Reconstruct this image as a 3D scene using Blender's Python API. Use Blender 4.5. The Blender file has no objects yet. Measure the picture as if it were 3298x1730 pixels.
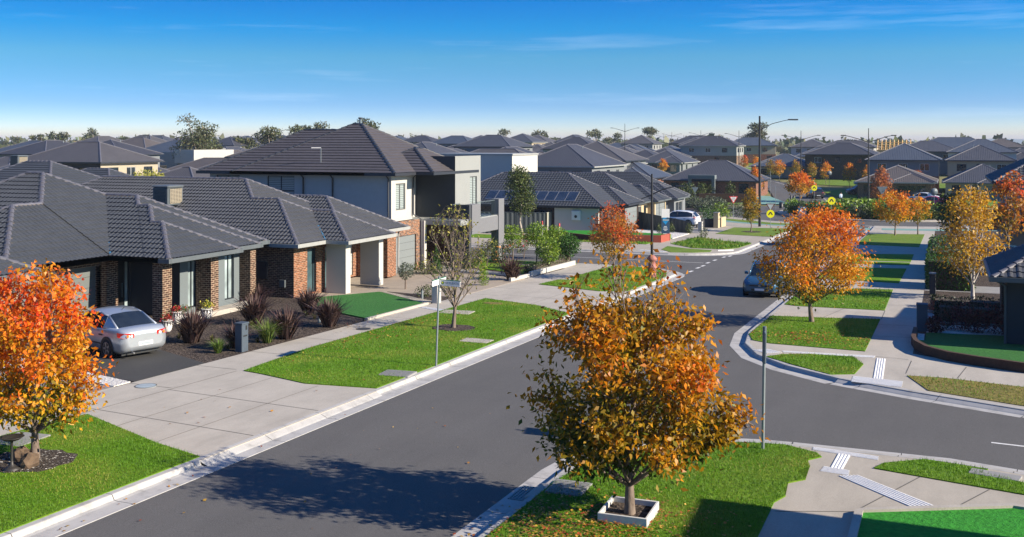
import bpy, bmesh, math, random
import numpy as np
from mathutils import Vector, Matrix
sc = bpy.context.scene
C = sc.collection
R = math.radians
PI = math.pi
rnd = random.Random(7)
# World frame: +Y runs down the street, +X is to its right-hand kerb. The street falls gently to the roundabout.
GB = [(0, .46), (112, -2.116), (165, -2.116), (300, 0.0)]
XB = (-120, -40)
def gz(x, y):
    return gy(y) + .02 * min(max(-x - 40, 0), 80)
def gy(y):
    if y <= 0: return .46
    for (a, za), (b, zb) in zip(GB, GB[1:]):
        if y <= b: return za + (zb - za) * (y - a) / (b - a)
    return 0.0
# ---------------------------------------------------------------- materials
def lin(c):
    c /= 255.0
    return c / 12.92 if c <= .04045 else ((c + .055) / 1.055) ** 2.4
def A(r, g, b, k=.6):
    return (lin(r) * k, lin(g) * k, lin(b) * k, 1)
class NT:
    def __init__(s, name):
        s.m = bpy.data.materials.new(name); s.m.use_nodes = True
        s.t = s.m.node_tree; s.b = s.t.nodes['Principled BSDF']; s.n = s.t.nodes; s.l = s.t.links
    def node(s, t, **k):
        n = s.n.new(t)
        for a, v in k.items(): setattr(n, a, v)
        return n
    def set(s, node, **k):
        for a, v in k.items():
            i = node.inputs[a.replace('_', ' ')]
            if hasattr(v, 'is_linked') or isinstance(v, bpy.types.NodeSocket): s.l.new(v, i)
            else: i.default_value = v
    def pos(s): return s.node('ShaderNodeNewGeometry').outputs['Position']
    def obj(s): return s.node('ShaderNodeTexCoord').outputs['Object']
    def uv(s): return s.node('ShaderNodeTexCoord').outputs['UV']
    def mapping(s, v, scale=(1, 1, 1), loc=(0, 0, 0), rot=(0, 0, 0)):
        n = s.node('ShaderNodeMapping'); s.l.new(v, n.inputs['Vector'])
        n.inputs['Scale'].default_value = scale; n.inputs['Location'].default_value = loc; n.inputs['Rotation'].default_value = rot
        return n.outputs['Vector']
    def noise(s, v, scale, detail=3, rough=.55):
        n = s.node('ShaderNodeTexNoise'); s.l.new(v, n.inputs['Vector'])
        n.inputs['Scale'].default_value = scale; n.inputs['Detail'].default_value = detail; n.inputs['Roughness'].default_value = rough
        return n.outputs['Fac']
    def ramp(s, f, pts):
        n = s.node('ShaderNodeValToRGB'); s.l.new(f, n.inputs['Fac']); e = n.color_ramp.elements
        while len(e) < len(pts): e.new(.5)
        for q, (p, c) in zip(e, pts):
            q.position = p; q.color = c if len(c) == 4 else (*c, 1)
        return n.outputs['Color']
    def mix(s, f, a, b, blend='MIX'):
        n = s.node('ShaderNodeMix', data_type='RGBA', blend_type=blend)
        for k, v in ((0, f), (6, a), (7, b)):
            if isinstance(v, bpy.types.NodeSocket): s.l.new(v, n.inputs[k])
            else: n.inputs[k].default_value = v
        return n.outputs[2]
    def math(s, op, a, b=0.0, c=0.0):
        n = s.node('ShaderNodeMath', operation=op)
        for i, v in enumerate((a, b, c)):
            if isinstance(v, bpy.types.NodeSocket): s.l.new(v, n.inputs[i])
            else: n.inputs[i].default_value = v
        return n.outputs[0]
    def sep(s, v):
        n = s.node('ShaderNodeSeparateXYZ'); s.l.new(v, n.inputs[0]); return n.outputs
    def bump(s, h, strength=.3, dist=.02):
        n = s.node('ShaderNodeBump'); s.l.new(h, n.inputs['Height'])
        n.inputs['Strength'].default_value = strength; n.inputs['Distance'].default_value = dist
        s.l.new(n.outputs['Normal'], s.b.inputs['Normal'])
    def out(s, col=None, rough=.7, metal=0.0, spec=.5):
        if col is not None:
            if isinstance(col, bpy.types.NodeSocket): s.l.new(col, s.b.inputs['Base Color'])
            else: s.b.inputs['Base Color'].default_value = col if len(col) == 4 else (*col, 1)
        s.b.inputs['Roughness'].default_value = rough; s.b.inputs['Metallic'].default_value = metal
        s.b.inputs['Specular IOR Level'].default_value = spec
        return s.m
def grey(v): return (v, v, v, 1)
M = {}
def paint(name, col, rough=.55, metal=0.0, spec=.5, var=.12, scale=3.0):
    n = NT(name); f = n.noise(n.obj(), scale, 5, .65)
    c = tuple(col[:3])
    n.out(n.ramp(f, [(.25, tuple(x * (1 - var) for x in c)), (.75, tuple(min(1, x * (1 + var)) for x in c))]), rough, metal, spec)
    M[name] = n.m; return n.m
def mk_asphalt(name, base, warm=1.0):
    n = NT(name); p = n.pos()
    big = n.noise(p, .35, 4, .6); fine = n.noise(p, 55, 2, .7); mid = n.noise(n.mapping(p, (1, .12, 1)), 1.3, 4, .6)
    b = base
    c1 = n.ramp(big, [(.3, (b * .87 * warm, b * .84, b * .8)), (.7, (b * 1.13 * warm, b * 1.08, b * 1.0))])
    c2 = n.mix(.28, c1, n.ramp(mid, [(.35, grey(b * .72)), (.65, grey(b * 1.25))]))
    c3 = n.mix(.38, c2, n.ramp(fine, [(.33, grey(b * .35)), (.66, grey(b * 2.0))]))
    n.bump(fine, .35, .01); n.out(c3, .88, 0, .25); M[name] = n.m
def mk_concrete(name, base, tint=(1, .945, .86), stain=.25):
    n = NT(name); p = n.pos()
    big = n.noise(p, .55, 6, .68); st = n.noise(n.mapping(p, (1, .25, 1)), 1.6, 5, .7); fine = n.noise(p, 40, 2)
    t = lambda k: tuple(base * k * q for q in tint)
    c = n.ramp(big, [(.25, t(.78)), (.5, t(1.0)), (.78, t(1.12))])
    c = n.mix(stain, c, n.ramp(st, [(.35, t(.55)), (.6, t(1.1))]))
    c = n.mix(.15, c, n.ramp(fine, [(.35, t(.5)), (.65, t(1.5))]))
    n.bump(fine, .2, .006); n.out(c, .85, 0, .3); M[name] = n.m
def mk_kerb(name, base):
    n = NT(name); p = n.pos(); u = n.sep(n.uv())[0]
    big = n.noise(p, 2.2, 6, .7); t = lambda k: (base * k, base * k * .985, base * k * .95)
    c = n.ramp(big, [(.25, t(.62)), (.5, t(1.0)), (.8, t(1.1))])
    j = n.math('GREATER_THAN', n.math('FRACT', n.math('DIVIDE', u, 2.4)), .992)
    c = n.mix(j, c, (.05, .048, .045, 1)); n.out(c, .85, 0, .3); M[name] = n.m
def mk_grass(name, lo, hi, dry, dryamt=.45, rough=.9):
    n = NT(name); p = n.pos()
    a = n.noise(p, .9, 5, .65); b = n.noise(p, 9, 4, .7); d = n.noise(p, .45, 5, .7)
    c = n.ramp(a, [(.3, lo), (.7, hi)])
    c = n.mix(n.math('MULTIPLY', n.ramp(d, [(.45, grey(0)), (.72, grey(1))]), dryamt), c, dry)
    c = n.mix(.45, c, n.ramp(b, [(.3, tuple(x * .45 for x in lo[:3])), (.7, tuple(x * 1.4 for x in hi[:3]))]))
    n.bump(b, .8, .05); n.out(c, rough, 0, .15); M[name] = n.m
def mk_brick(name, cols, mortar, bw=.24, bh=.086, ms=.011):
    n = NT(name); uv = n.uv()
    b = n.node('ShaderNodeTexBrick'); n.l.new(uv, b.inputs['Vector'])
    b.inputs['Scale'].default_value = 1; b.inputs['Brick Width'].default_value = bw; b.inputs['Row Height'].default_value = bh
    b.inputs['Mortar Size'].default_value = ms; b.inputs['Mortar Smooth'].default_value = .1; b.inputs['Bias'].default_value = 0
    b.inputs['Color1'].default_value = cols[0]; b.inputs['Color2'].default_value = cols[1]; b.inputs['Mortar'].default_value = mortar
    f = n.noise(n.mapping(uv, (4.2, 11.6, 1)), 1, 0)
    c = n.mix(.55, b.outputs['Color'], n.ramp(f, [(.35, grey(.35)), (.65, grey(1.5))]), 'MULTIPLY')
    n.l.new(b.outputs['Fac'], n.n.new('ShaderNodeInvert').inputs['Color'])
    n.bump(n.math('SUBTRACT', 1.0, b.outputs['Fac']), .5, .008); n.out(c, .85, 0, .3); M[name] = n.m
def mk_tile(name, col, lines=False, gauge=.33, var=.18, rough=.55):
    n = NT(name); uv = n.uv(); p = n.obj()
    f = n.noise(n.mapping(uv, (3.2, 3.0, 1)), 1, 1); big = n.noise(p, .35, 5, .65); fine = n.noise(p, 14, 3)
    t = lambda k: tuple(x * k for x in col[:3])
    c = n.ramp(f, [(.3, t(1 - var)), (.7, t(1 + var))])
    c = n.mix(.5, c, n.ramp(big, [(.3, t(.75)), (.7, t(1.25))])); c = n.mix(.2, c, n.ramp(fine, [(.3, t(.4)), (.7, t(1.7))]))
    if lines:
        x, y, _ = n.sep(uv)[:3]
        fy = n.math('FRACT', n.math('DIVIDE', y, gauge)); roll = n.math('SINE', n.math('MULTIPLY', x, 2 * PI / .28))
        h = n.math('ADD', n.math('MULTIPLY', n.math('SUBTRACT', 1.0, fy), 1.0), n.math('MULTIPLY', roll, .35))
        n.bump(h, .9, .035)
    else: n.bump(fine, .15, .01)
    n.out(c, rough, 0, .4); M[name] = n.m
def mk_glass(name, col, rough=.06, spec=1.0, stripes=0):
    n = NT(name)
    if stripes:
        y = n.sep(n.uv())[1]; f = n.math('GREATER_THAN', n.math('FRACT', n.math('MULTIPLY', y, stripes)), .35)
        n.out(n.mix(f, tuple(q * .45 for q in col[:3]) + (1,), (*col[:3], 1)), rough, 0, spec)
    else:
        f = n.noise(n.obj(), 1.1, 2); n.out(n.ramp(f, [(.3, tuple(q * .6 for q in col[:3])), (.7, tuple(q * 1.5 for q in col[:3]))]), rough, 0, spec)
    M[name] = n.m
def mk_leaf(name, trans=.35, rough=.45):
    n = NT(name); a = n.node('ShaderNodeVertexColor', layer_name='Col').outputs['Color']
    n.out(a, rough, 0, .35)
    tr = n.node('ShaderNodeBsdfTranslucent'); n.l.new(n.mix(1.0, a, (1.2, 1.1, .7, 1), 'MULTIPLY'), tr.inputs['Color'])
    ms = n.node('ShaderNodeMixShader'); ms.inputs[0].default_value = trans
    n.l.new(n.b.outputs[0], ms.inputs[1]); n.l.new(tr.outputs[0], ms.inputs[2])
    n.l.new(ms.outputs[0], n.n['Material Output'].inputs['Surface']); M[name] = n.m
def mk_bark(name, a, b, sx=18):
    n = NT(name); f = n.noise(n.mapping(n.obj(), (1, 1, .25)), sx, 5, .7)
    n.bump(f, .5, .02); n.out(n.ramp(f, [(.3, a), (.7, b)]), .9, 0, .2); M[name] = n.m
def mk_mulch(name, a, b, sp=None, scale=30):
    n = NT(name); v = n.node('ShaderNodeTexVoronoi'); n.l.new(n.mapping(n.pos(), (1, 1.6, 1)), v.inputs['Vector']); v.inputs['Scale'].default_value = scale
    c = n.ramp(v.outputs['Color'], [(.15, a), (.85, b)])
    if sp:
        f = n.ramp(n.noise(n.pos(), scale * .55, 2), [(.6, grey(0)), (.66, grey(1))]); c = n.mix(f, c, sp)
    n.bump(v.outputs['Distance'], .9, .03); n.out(c, .95, 0, .15); M[name] = n.m
mk_asphalt('asphalt', .098); mk_asphalt('dark_drive', .05, .96); mk_asphalt('grey_drive', .2)
mk_concrete('concrete', .41, (1, .925, .8)); mk_concrete('concrete_warm', .38, (1, .91, .76)); mk_concrete('tan_drive', .34, (1, .85, .68)); mk_concrete('concrete_grey', .27, (1, .99, .97))
mk_kerb('kerb', .40); paint('joint', (.1, .095, .085), .9)
mk_grass('grass', (.07, .165, .006, 1), (.12, .25, .008, 1), (.24, .24, .05, 1), .7)
mk_grass('grass_far', (.09, .16, .02, 1), (.15, .24, .03, 1), (.26, .25, .08, 1), .6)
mk_grass('turf', (.035, .13, .03, 1), (.05, .17, .04, 1), (.05, .17, .04, 1), 0); mk_grass('turf_bright', (.03, .2, .02, 1), (.04, .26, .03, 1), (.04, .26, .03, 1), 0)
mk_grass('dry_bed', (.13, .12, .04, 1), (.2, .18, .05, 1), (.34, .23, .06, 1), .9)
mk_grass('field', (.16, .17, .06, 1), (.24, .22, .09, 1), (.36, .28, .13, 1), .7)
mk_mulch('mulch', (.012, .01, .009, 1), (.14, .11, .09, 1), None, 16); mk_mulch('mulch_pebble', (.03, .024, .02, 1), (.1, .085, .07, 1), (.6, .58, .52, 1), 26); mk_mulch('pebbles', (.45, .43, .4, 1), (.75, .73, .69, 1), None, 16)
mk_mulch('gravel', (.3, .26, .2, 1), (.5, .46, .38, 1), None, 24)
mk_brick('brick_brown', (A(118, 82, 64), A(86, 62, 54)), A(215, 190, 160, .5), ms=.012); mk_brick('brick_tan', (A(195, 120, 78, .45), A(160, 95, 64, .45)), A(220, 195, 168, .45))
mk_brick('brick_red', (A(165, 95, 70), A(125, 75, 62)), A(170, 150, 130)); mk_brick('brick_dark', (A(92, 72, 66), A(66, 54, 54)), A(120, 108, 100)); mk_brick('brick_mixed', (A(200, 130, 85, .45), A(120, 105, 105, .45)), A(220, 195, 170, .45))
TC = A(86, 90, 96, .58)
mk_tile('tile_charcoal', TC); mk_tile('tile_slate', A(94, 96, 100, .6)); mk_tile('tile_brownish', A(104, 99, 100, .6)); mk_tile('tile_blue', A(78, 92, 112, .6))
for k, c in (('a', A(88, 90, 98)), ('b', A(104, 101, 101)), ('c', A(86, 96, 112)), ('d', A(112, 104, 98)), ('e', A(78, 78, 84))): mk_tile('far_tile_' + k, c, True)
paint('mortar', A(128, 116, 102, .6), .95); paint('ridge', A(112, 112, 122, .62), .6)
paint('render_side', A(200, 206, 206, .62), .9, var=.05); paint('render_grey', A(140, 152, 156, .5), .9, var=.05, scale=1.2); paint('render_white', A(232, 230, 222, .56), .85, var=.04, scale=1.2); paint('render_pale', A(188, 192, 190, .5), .85, var=.05, scale=1.2); paint('render_beige', A(196, 184, 160, .64), .85, var=.05); paint('render_mid', A(140, 146, 150, .62), .85, var=.05, scale=1.2)
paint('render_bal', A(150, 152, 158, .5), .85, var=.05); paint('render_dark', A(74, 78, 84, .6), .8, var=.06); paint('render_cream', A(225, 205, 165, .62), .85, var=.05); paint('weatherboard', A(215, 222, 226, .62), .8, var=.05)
paint('gutter_dark', A(62, 66, 74, .6), .45); paint('gutter_mid', A(112, 120, 124, .6), .45); paint('gutter_pale', A(190, 192, 188, .62), .45); paint('soffit', A(170, 172, 174, .6), .8)
paint('garage_grey', A(128, 134, 132, .62), .5, var=.03); paint('garage_pale', A(200, 206, 206, .66), .5, var=.03); paint('garage_mid', A(150, 158, 160, .62), .5, var=.03); paint('garage_red', A(120, 40, 36, .6), .5)
paint('door_black', (.012, .012, .013), .35); paint('timber', A(190, 95, 40, .62), .5, var=.3, scale=9); paint('timber_brown', A(95, 58, 40, .6), .6, var=.25, scale=9)
paint('frame_dark', A(46, 54, 62, .6), .4); paint('frame_grey', A(120, 122, 120, .6), .4); paint('frame_white', (.6, .6, .58), .4)
paint('steel', A(150, 165, 170, .6), .4, .6); paint('galv', A(170, 182, 186, .62), .45, .35); paint('black_steel', (.014, .015, .018), .45); paint('white_plastic', (.7, .7, .68), .4); paint('dark_plastic', (.02, .022, .024), .5); paint('tyre', (.012, .012, .013), .85); paint('alloy', (.45, .46, .47), .3, .8)
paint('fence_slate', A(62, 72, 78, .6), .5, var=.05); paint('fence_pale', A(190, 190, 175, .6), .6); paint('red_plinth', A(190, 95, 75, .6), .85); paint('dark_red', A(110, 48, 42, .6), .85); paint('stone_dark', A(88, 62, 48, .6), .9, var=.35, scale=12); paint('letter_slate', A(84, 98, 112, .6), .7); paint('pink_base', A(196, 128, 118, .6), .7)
paint('rock', A(120, 100, 80, .6), .95, var=.35, scale=8); paint('road_white', (.62, .62, .6), .7, var=.15, scale=8); paint('tactile', (.78, .77, .74), .6, var=.06); paint('bike_green', A(140, 190, 180, .6), .85, var=.1); paint('sign_yellow', (.75, .72, .0), .4, var=.02); paint('sign_red', (.55, .03, .03), .4, var=.02); paint('sign_white', (.75, .75, .73), .4, var=.02); paint('sign_blue', (.01, .25, .55), .4, var=.02); paint('sign_navy', (.03, .07, .13), .4, var=.02); paint('sign_green', (.02, .16, .08), .4, var=.02); paint('sign_grey', A(110, 125, 135, .6), .5); paint('lid_grey', A(190, 205, 212, .6), .6); paint('lid_iron', A(70, 72, 74, .6), .7); paint('bowl', (.03, .028, .026), .5)
paint('skin', (.42, .24, .16), .6); paint('shirt', (.55, .62, .7), .8); paint('trousers', (.03, .035, .05), .8); paint('hair', (.015, .012, .01), .7)
paint('pot_white', (.72, .71, .68), .6); paint('pot_stripe', (.05, .05, .05), .6); paint('solar_frame', (.35, .36, .38), .4, .5); paint('timber_new', A(235, 195, 130, .62), .8)
mk_glass('glass_dark', (.018, .026, .032)); mk_glass('glass_teal', (.05, .09, .1)); mk_glass('glass_blind', A(205, 220, 220, .55), .12, .8, 9.0); mk_glass('glass_pale', A(205, 225, 228, .5), .1, .9); mk_glass('glass_blue', A(90, 150, 190, .5)); mk_glass('car_glass', (.012, .015, .018), .04); mk_glass('solar', (.02, .026, .04), .12)
n = NT('balustrade'); n.b.inputs['Transmission Weight'].default_value = 1.0; n.b.inputs['IOR'].default_value = 1.1; M['balustrade'] = n.out((.8, .92, .9, 1), .02, 0, .5)
n = NT('lamp_red'); M['lamp_red'] = n.out((.5, .015, .012, 1), .15, 0, .8)
n = NT('lamp_clear'); M['lamp_clear'] = n.out((.6, .62, .62, 1), .1, 0, .8)
n = NT('lamp_amber'); M['lamp_amber'] = n.out((.6, .16, .02, 1), .15, 0, .8)
def carpaint(name, col, metal=.5, rough=.28):
    n = NT(name); n.out((*col, 1), rough, metal, .5); n.b.inputs['Coat Weight'].default_value = .7; n.b.inputs['Coat Roughness'].default_value = .06; M[name] = n.m
carpaint('paint_silver', (.48, .52, .56), .55); carpaint('paint_blue', (.035, .11, .2), .45); carpaint('paint_white', (.75, .76, .77), .0); carpaint('paint_ice', (.3, .43, .55), .35); carpaint('paint_red', (.45, .02, .06), .1); carpaint('paint_graphite', (.06, .065, .075), .5); carpaint('paint_steelblue', (.16, .24, .36), .4)
mk_leaf('leaf', .42); mk_leaf('leaf_thick', .15, .5); mk_leaf('blade', .25, .6)
mk_bark('bark', (.1, .075, .06, 1), (.26, .21, .17, 1)); mk_bark('bark_dark', (.05, .04, .035, 1), (.15, .12, .1, 1)); mk_bark('bark_gum', (.2, .17, .14, 1), (.45, .4, .34, 1), 6); mk_bark('bark_birch', (.3, .28, .26, 1), (.65, .62, .58, 1), 10)
# ---------------------------------------------------------------- objects and meshes
def prop(o, label=None, cat=None, group=None, kind=None):
    for k, v in (('label', label), ('category', cat), ('group', group), ('kind', kind)):
        if v: o[k] = v
    return o
def thing(name, label, cat, loc, rz=0.0, group=None):
    o = bpy.data.objects.new(name, None); C.objects.link(o); o.location = loc; o.rotation_euler = (0, 0, rz)
    o.empty_display_size = .2
    return prop(o, label, cat, group)
class MB:
    def __init__(s, off=(0, 0, 0)):
        s.v = []; s.f = []; s.mi = []; s.ms = []; s.uv = []; s.off = Vector(off); s.sm = []
    def slot(s, m):
        if m not in s.ms: s.ms.append(m)
        return s.ms.index(m)
    def poly(s, pts, m, uv=None, sm=False):
        i = len(s.v); s.v += [tuple(Vector(p) - s.off) for p in pts]
        s.f.append(tuple(range(i, i + len(pts)))); s.mi.append(s.slot(m)); s.sm.append(sm)
        if uv is None:
            a, b, c = Vector(pts[0]), Vector(pts[1]), Vector(pts[2]); n = (b - a).cross(c - a)
            x, y, z = abs(n.x), abs(n.y), abs(n.z)
            if z >= x and z >= y: uv = [(p[0], p[1]) for p in pts]
            elif x >= y: uv = [(p[1], p[2]) for p in pts]
            else: uv = [(p[0], p[2]) for p in pts]
        s.uv.append(uv)
    def mesh(s, verts, faces, m, uvs=None, sm=False):
        i = len(s.v); s.v += [tuple(Vector(p) - s.off) for p in verts]; k = s.slot(m)
        for f in faces:
            s.f.append(tuple(i + q for q in f)); s.mi.append(k); s.sm.append(sm)
            if uvs is not None: s.uv.append([uvs[q] for q in f])
            else:
                a, b, c = (Vector(verts[q]) for q in f[:3]); n = (b - a).cross(c - a); x, y, z = abs(n.x), abs(n.y), abs(n.z)
                if z >= x and z >= y: s.uv.append([(verts[q][0], verts[q][1]) for q in f])
                elif x >= y: s.uv.append([(verts[q][1], verts[q][2]) for q in f])
                else: s.uv.append([(verts[q][0], verts[q][2]) for q in f])
    def box(s, x0, x1, y0, y1, z0, z1, m, T=None, bot=True):
        v = [(x0, y0, z0), (x1, y0, z0), (x1, y1, z0), (x0, y1, z0), (x0, y0, z1), (x1, y0, z1), (x1, y1, z1), (x0, y1, z1)]
        if T is not None: v = [tuple(T @ Vector(p)) for p in v]
        f = [(0, 1, 5, 4), (1, 2, 6, 5), (2, 3, 7, 6), (3, 0, 4, 7), (4, 5, 6, 7)] + ([(3, 2, 1, 0)] if bot else [])
        s.mesh(v, f, m)
    def bbox(s, x0, x1, y0, y1, z0, z1, m, b=.02, T=None):
        # box with chamfered vertical edges and top
        p = [(x0 + b, y0), (x1 - b, y0), (x1, y0 + b), (x1, y1 - b), (x1 - b, y1), (x0 + b, y1), (x0, y1 - b), (x0, y0 + b)]
        cx, cy = (x0 + x1) / 2, (y0 + y1) / 2
        q = [(cx + (a - cx) * (1 - b / max(.01, (x1 - x0) / 2)), cy + (c - cy) * (1 - b / max(.01, (y1 - y0) / 2))) for a, c in p]
        v = [(*a, z0) for a in p] + [(*a, z1 - b) for a in p] + [(*a, z1) for a in q]
        if T is not None: v = [tuple(T @ Vector(a)) for a in v]
        f = [(i, (i + 1) % 8, 8 + (i + 1) % 8, 8 + i) for i in range(8)] + [(8 + i, 8 + (i + 1) % 8, 16 + (i + 1) % 8, 16 + i) for i in range(8)] + [tuple(range(16, 24)), tuple(range(7, -1, -1))]
        s.mesh(v, f, m)
    def prism(s, pts, z0, z1, m, T=None, ms=None):
        n = len(pts); a = sum(pts[i][0] * pts[(i + 1) % n][1] - pts[(i + 1) % n][0] * pts[i][1] for i in range(n))
        if a < 0: pts = pts[::-1]
        v = [(*p, z0) for p in pts] + [(*p, z1) for p in pts]
        if T is not None: v = [tuple(T @ Vector(p)) for p in v]
        s.mesh(v, [(i, (i + 1) % n, n + (i + 1) % n, n + i) for i in range(n)], ms or m); s.mesh(v, [tuple(range(n, 2 * n)), tuple(range(n - 1, -1, -1))], m)
    def tube(s, pts, r, m, n=8, cap=True, sm=True):
        pts = [Vector(p) for p in pts]; k = len(pts); rs = r if isinstance(r, (list, tuple)) else [r] * k
        v = []; up = None
        for i, p in enumerate(pts):
            d = (pts[min(i + 1, k - 1)] - pts[max(i - 1, 0)]).normalized()
            if up is None or abs(d.dot(up)) > .95: up = Vector((0, 0, 1)) if abs(d.z) < .9 else Vector((1, 0, 0))
            a = d.cross(up).normalized(); b = a.cross(d)
            v += [tuple(p + (a * math.cos(2 * PI * j / n) + b * math.sin(2 * PI * j / n)) * rs[i]) for j in range(n)]
        f = [(i * n + j, i * n + (j + 1) % n, (i + 1) * n + (j + 1) % n, (i + 1) * n + j) for i in range(k - 1) for j in range(n)]
        s.mesh(v, [q[::-1] for q in f], m, sm=sm)
        if cap: s.mesh(v, [tuple(range(n)), tuple(range((k - 1) * n + n - 1, (k - 1) * n - 1, -1))], m)
    def lathe(s, prof, c, m, n=20, T=None, sm=True):
        v = []
        for r, z in prof: v += [(c[0] + r * math.cos(2 * PI * j / n), c[1] + r * math.sin(2 * PI * j / n), c[2] + z) for j in range(n)]
        if T is not None: v = [tuple(T @ Vector(p)) for p in v]
        k = len(prof)
        s.mesh(v, [(i * n + j, i * n + (j + 1) % n, (i + 1) * n + (j + 1) % n, (i + 1) * n + j) for i in range(k - 1) for j in range(n)], m, sm=sm)
    def disc(s, c, r, m, nrm=(0, 0, 1), n=24):
        T = Vector(nrm).to_track_quat('Z', 'Y').to_matrix()
        s.poly([tuple(Vector(c) + T @ Vector((r * math.cos(2 * PI * j / n), r * math.sin(2 * PI * j / n), 0))) for j in range(n)], m)
    def build(s, name, parent=None, label=None, cat=None, group=None, kind=None, loc=None):
        me = bpy.data.meshes.new(name); me.from_pydata(s.v, [], s.f)
        for m in s.ms: me.materials.append(M[m])
        me.polygons.foreach_set('material_index', s.mi); me.polygons.foreach_set('use_smooth', s.sm)
        ul = me.uv_layers.new(name='UVMap'); flat = [c for f in s.uv for q in f for c in (float(q[0]), float(q[1]))]
        ul.data.foreach_set('uv', flat); me.update()
        o = bpy.data.objects.new(name, me); C.objects.link(o)
        if parent: o.parent = parent
        if loc is not None: o.location = loc
        return prop(o, label, cat, group, kind)
def copy_tree(o, parent=None):
    c = o.copy(); C.objects.link(c)
    if parent: c.parent = parent
    for ch in list(o.children): copy_tree(ch, c)
    return c
def quads(name, V, col, mname, parent=None, nv=4, **k):
    """many small faces of nv corners, one colour each (leaves, blades)"""
    V = np.asarray(V, dtype=np.float32).reshape(-1, 3); nf = len(V) // nv
    me = bpy.data.meshes.new(name); me.vertices.add(len(V)); me.vertices.foreach_set('co', V.ravel())
    me.loops.add(len(V)); me.loops.foreach_set('vertex_index', np.arange(len(V), dtype=np.int32))
    me.polygons.add(nf); me.polygons.foreach_set('loop_start', np.arange(nf, dtype=np.int32) * nv)
    me.update(calc_edges=True); me.materials.append(M[mname])
    ca = me.color_attributes.new('Col', 'FLOAT_COLOR', 'POINT')
    cc = np.ones((len(V), 4), dtype=np.float32); cc[:, :3] = np.repeat(np.asarray(col, dtype=np.float32), nv, axis=0)
    ca.data.foreach_set('color', cc.ravel()); me.update()
    o = bpy.data.objects.new(name, me); C.objects.link(o)
    if parent: o.parent = parent
    return prop(o, **k)
def drape(name, polys, h, m, skirt=0.0, parent=None, **k):
    """flat polygons laid on the sloping ground, h above it"""
    mb = MB()
    for P in polys:
        bm = bmesh.new(); bm.faces.new([bm.verts.new((*p, 0)) for p in P])
        bmesh.ops.triangulate(bm, faces=bm.faces[:])
        for y, _ in GB:
            bmesh.ops.bisect_plane(bm, geom=bm.verts[:] + bm.edges[:] + bm.faces[:], plane_co=(0, y, 0), plane_no=(0, 1, 0))
        for x in XB: bmesh.ops.bisect_plane(bm, geom=bm.verts[:] + bm.edges[:] + bm.faces[:], plane_co=(x, 0, 0), plane_no=(1, 0, 0))
        for v in bm.verts: v.co.z = gz(v.co.x, v.co.y) + h
        bmesh.ops.recalc_face_normals(bm, faces=bm.faces[:])
        for f in bm.faces:
            p = [tuple(v.co) for v in f.verts]
            if f.normal.z < 0: p = p[::-1]
            mb.poly(p, m)
        if skirt:
            for e in bm.edges:
                if len(e.link_faces) == 1:
                    a, b = e.verts[0].co, e.verts[1].co; lo = Vector((0, 0, skirt))
                    mb.poly([a, b, b - lo, a - lo], m)
        bm.free()
    return mb.build(name, parent, **k)
def arc(cx, cy, r, a0, a1, n=10):
    return [(cx + r * math.cos(R(a0 + (a1 - a0) * i / n)), cy + r * math.sin(R(a0 + (a1 - a0) * i / n))) for i in range(n + 1)]
def ball_pts(n, seed=0):
    r = np.random.RandomState(seed); d = r.normal(size=(n, 3)); d /= np.linalg.norm(d, axis=1)[:, None]; return d, r
# ---------------------------------------------------------------- the ground
def kerb(name, line, prof, m='kerb', flip=False, **k):
    pts = []
    for a, b in zip(line, line[1:]):
        pts.append(a)
        for y, _ in GB:
            if (a[1] - y) * (b[1] - y) < 0:
                t = (y - a[1]) / (b[1] - a[1]); pts.append((a[0] + (b[0] - a[0]) * t, y))
        for x in XB:
            if (a[0] - x) * (b[0] - x) < 0 and abs(a[1] - b[1]) < .5: pts.append((x, a[1]))
    pts.append(line[-1]); mb = MB(); rows = []; u = 0; us = []
    for i, p in enumerate(pts):
        d = Vector((pts[min(i + 1, len(pts) - 1)][0] - pts[max(i - 1, 0)][0], pts[min(i + 1, len(pts) - 1)][1] - pts[max(i - 1, 0)][1])).normalized()
        nx, ny = (d.y, -d.x) if not flip else (-d.y, d.x)
        if i: u += math.dist(p, pts[i - 1])
        us.append(u); z = gz(*p)
        rows.append([(p[0] + nx * o, p[1] + ny * o, z + h) for o, h in prof])
    for i in range(len(rows) - 1):
        for j in range(len(prof) - 1):
            q = [rows[i][j], rows[i][j + 1], rows[i + 1][j + 1], rows[i + 1][j]]; uv = [(us[i], j * .2), (us[i], j * .2 + .2), (us[i + 1], j * .2 + .2), (us[i + 1], j * .2)]
            if not flip: q = q[::-1]; uv = uv[::-1]
            mb.poly(q, m, uv)
    return mb.build(name, kind='structure', **k)
KP = [(-.16, .006), (-.02, .006), (.0, -.002), (.05, -.098), (.14, -.112), (.56, -.110), (.565, -.12)]      # upright kerb and channel
KL = [(-.16, .006), (-.05, .004), (.16, -.085), (.2, -.108), (.56, -.110), (.565, -.12)]                  # lay-back at a crossing
mb = MB()
ys = [-300, 0, 112, 165, 300, 1500, 9000]; xs = [-9000, -1500, -400, -120, -40, 0, 100, 400, 1500, 9000]
for i in range(len(xs) - 1):
    for j in range(len(ys) - 1):
        mb.poly([(x, y, gz(x, y) - .16) for x, y in ((xs[i], ys[j]), (xs[i + 1], ys[j]), (xs[i + 1], ys[j + 1]), (xs[i], ys[j + 1]))], 'field')
mb.build('terrain', kind='structure')
RC = (-8.0, 141.0)
drape('road', [[(-17, -8), (-5, -8), (-5, 124), (-17, 124)]], -.12, 'asphalt', kind='structure')
drape('side_road', [[(-90, 64), (-17, 64), (-17, 79), (-90, 79)]], -.12, 'asphalt', kind='structure')
drape('side_road', [[(-5, 22), (60, 22), (60, 36), (-5, 36)]], -.12, 'asphalt', kind='structure')
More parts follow.
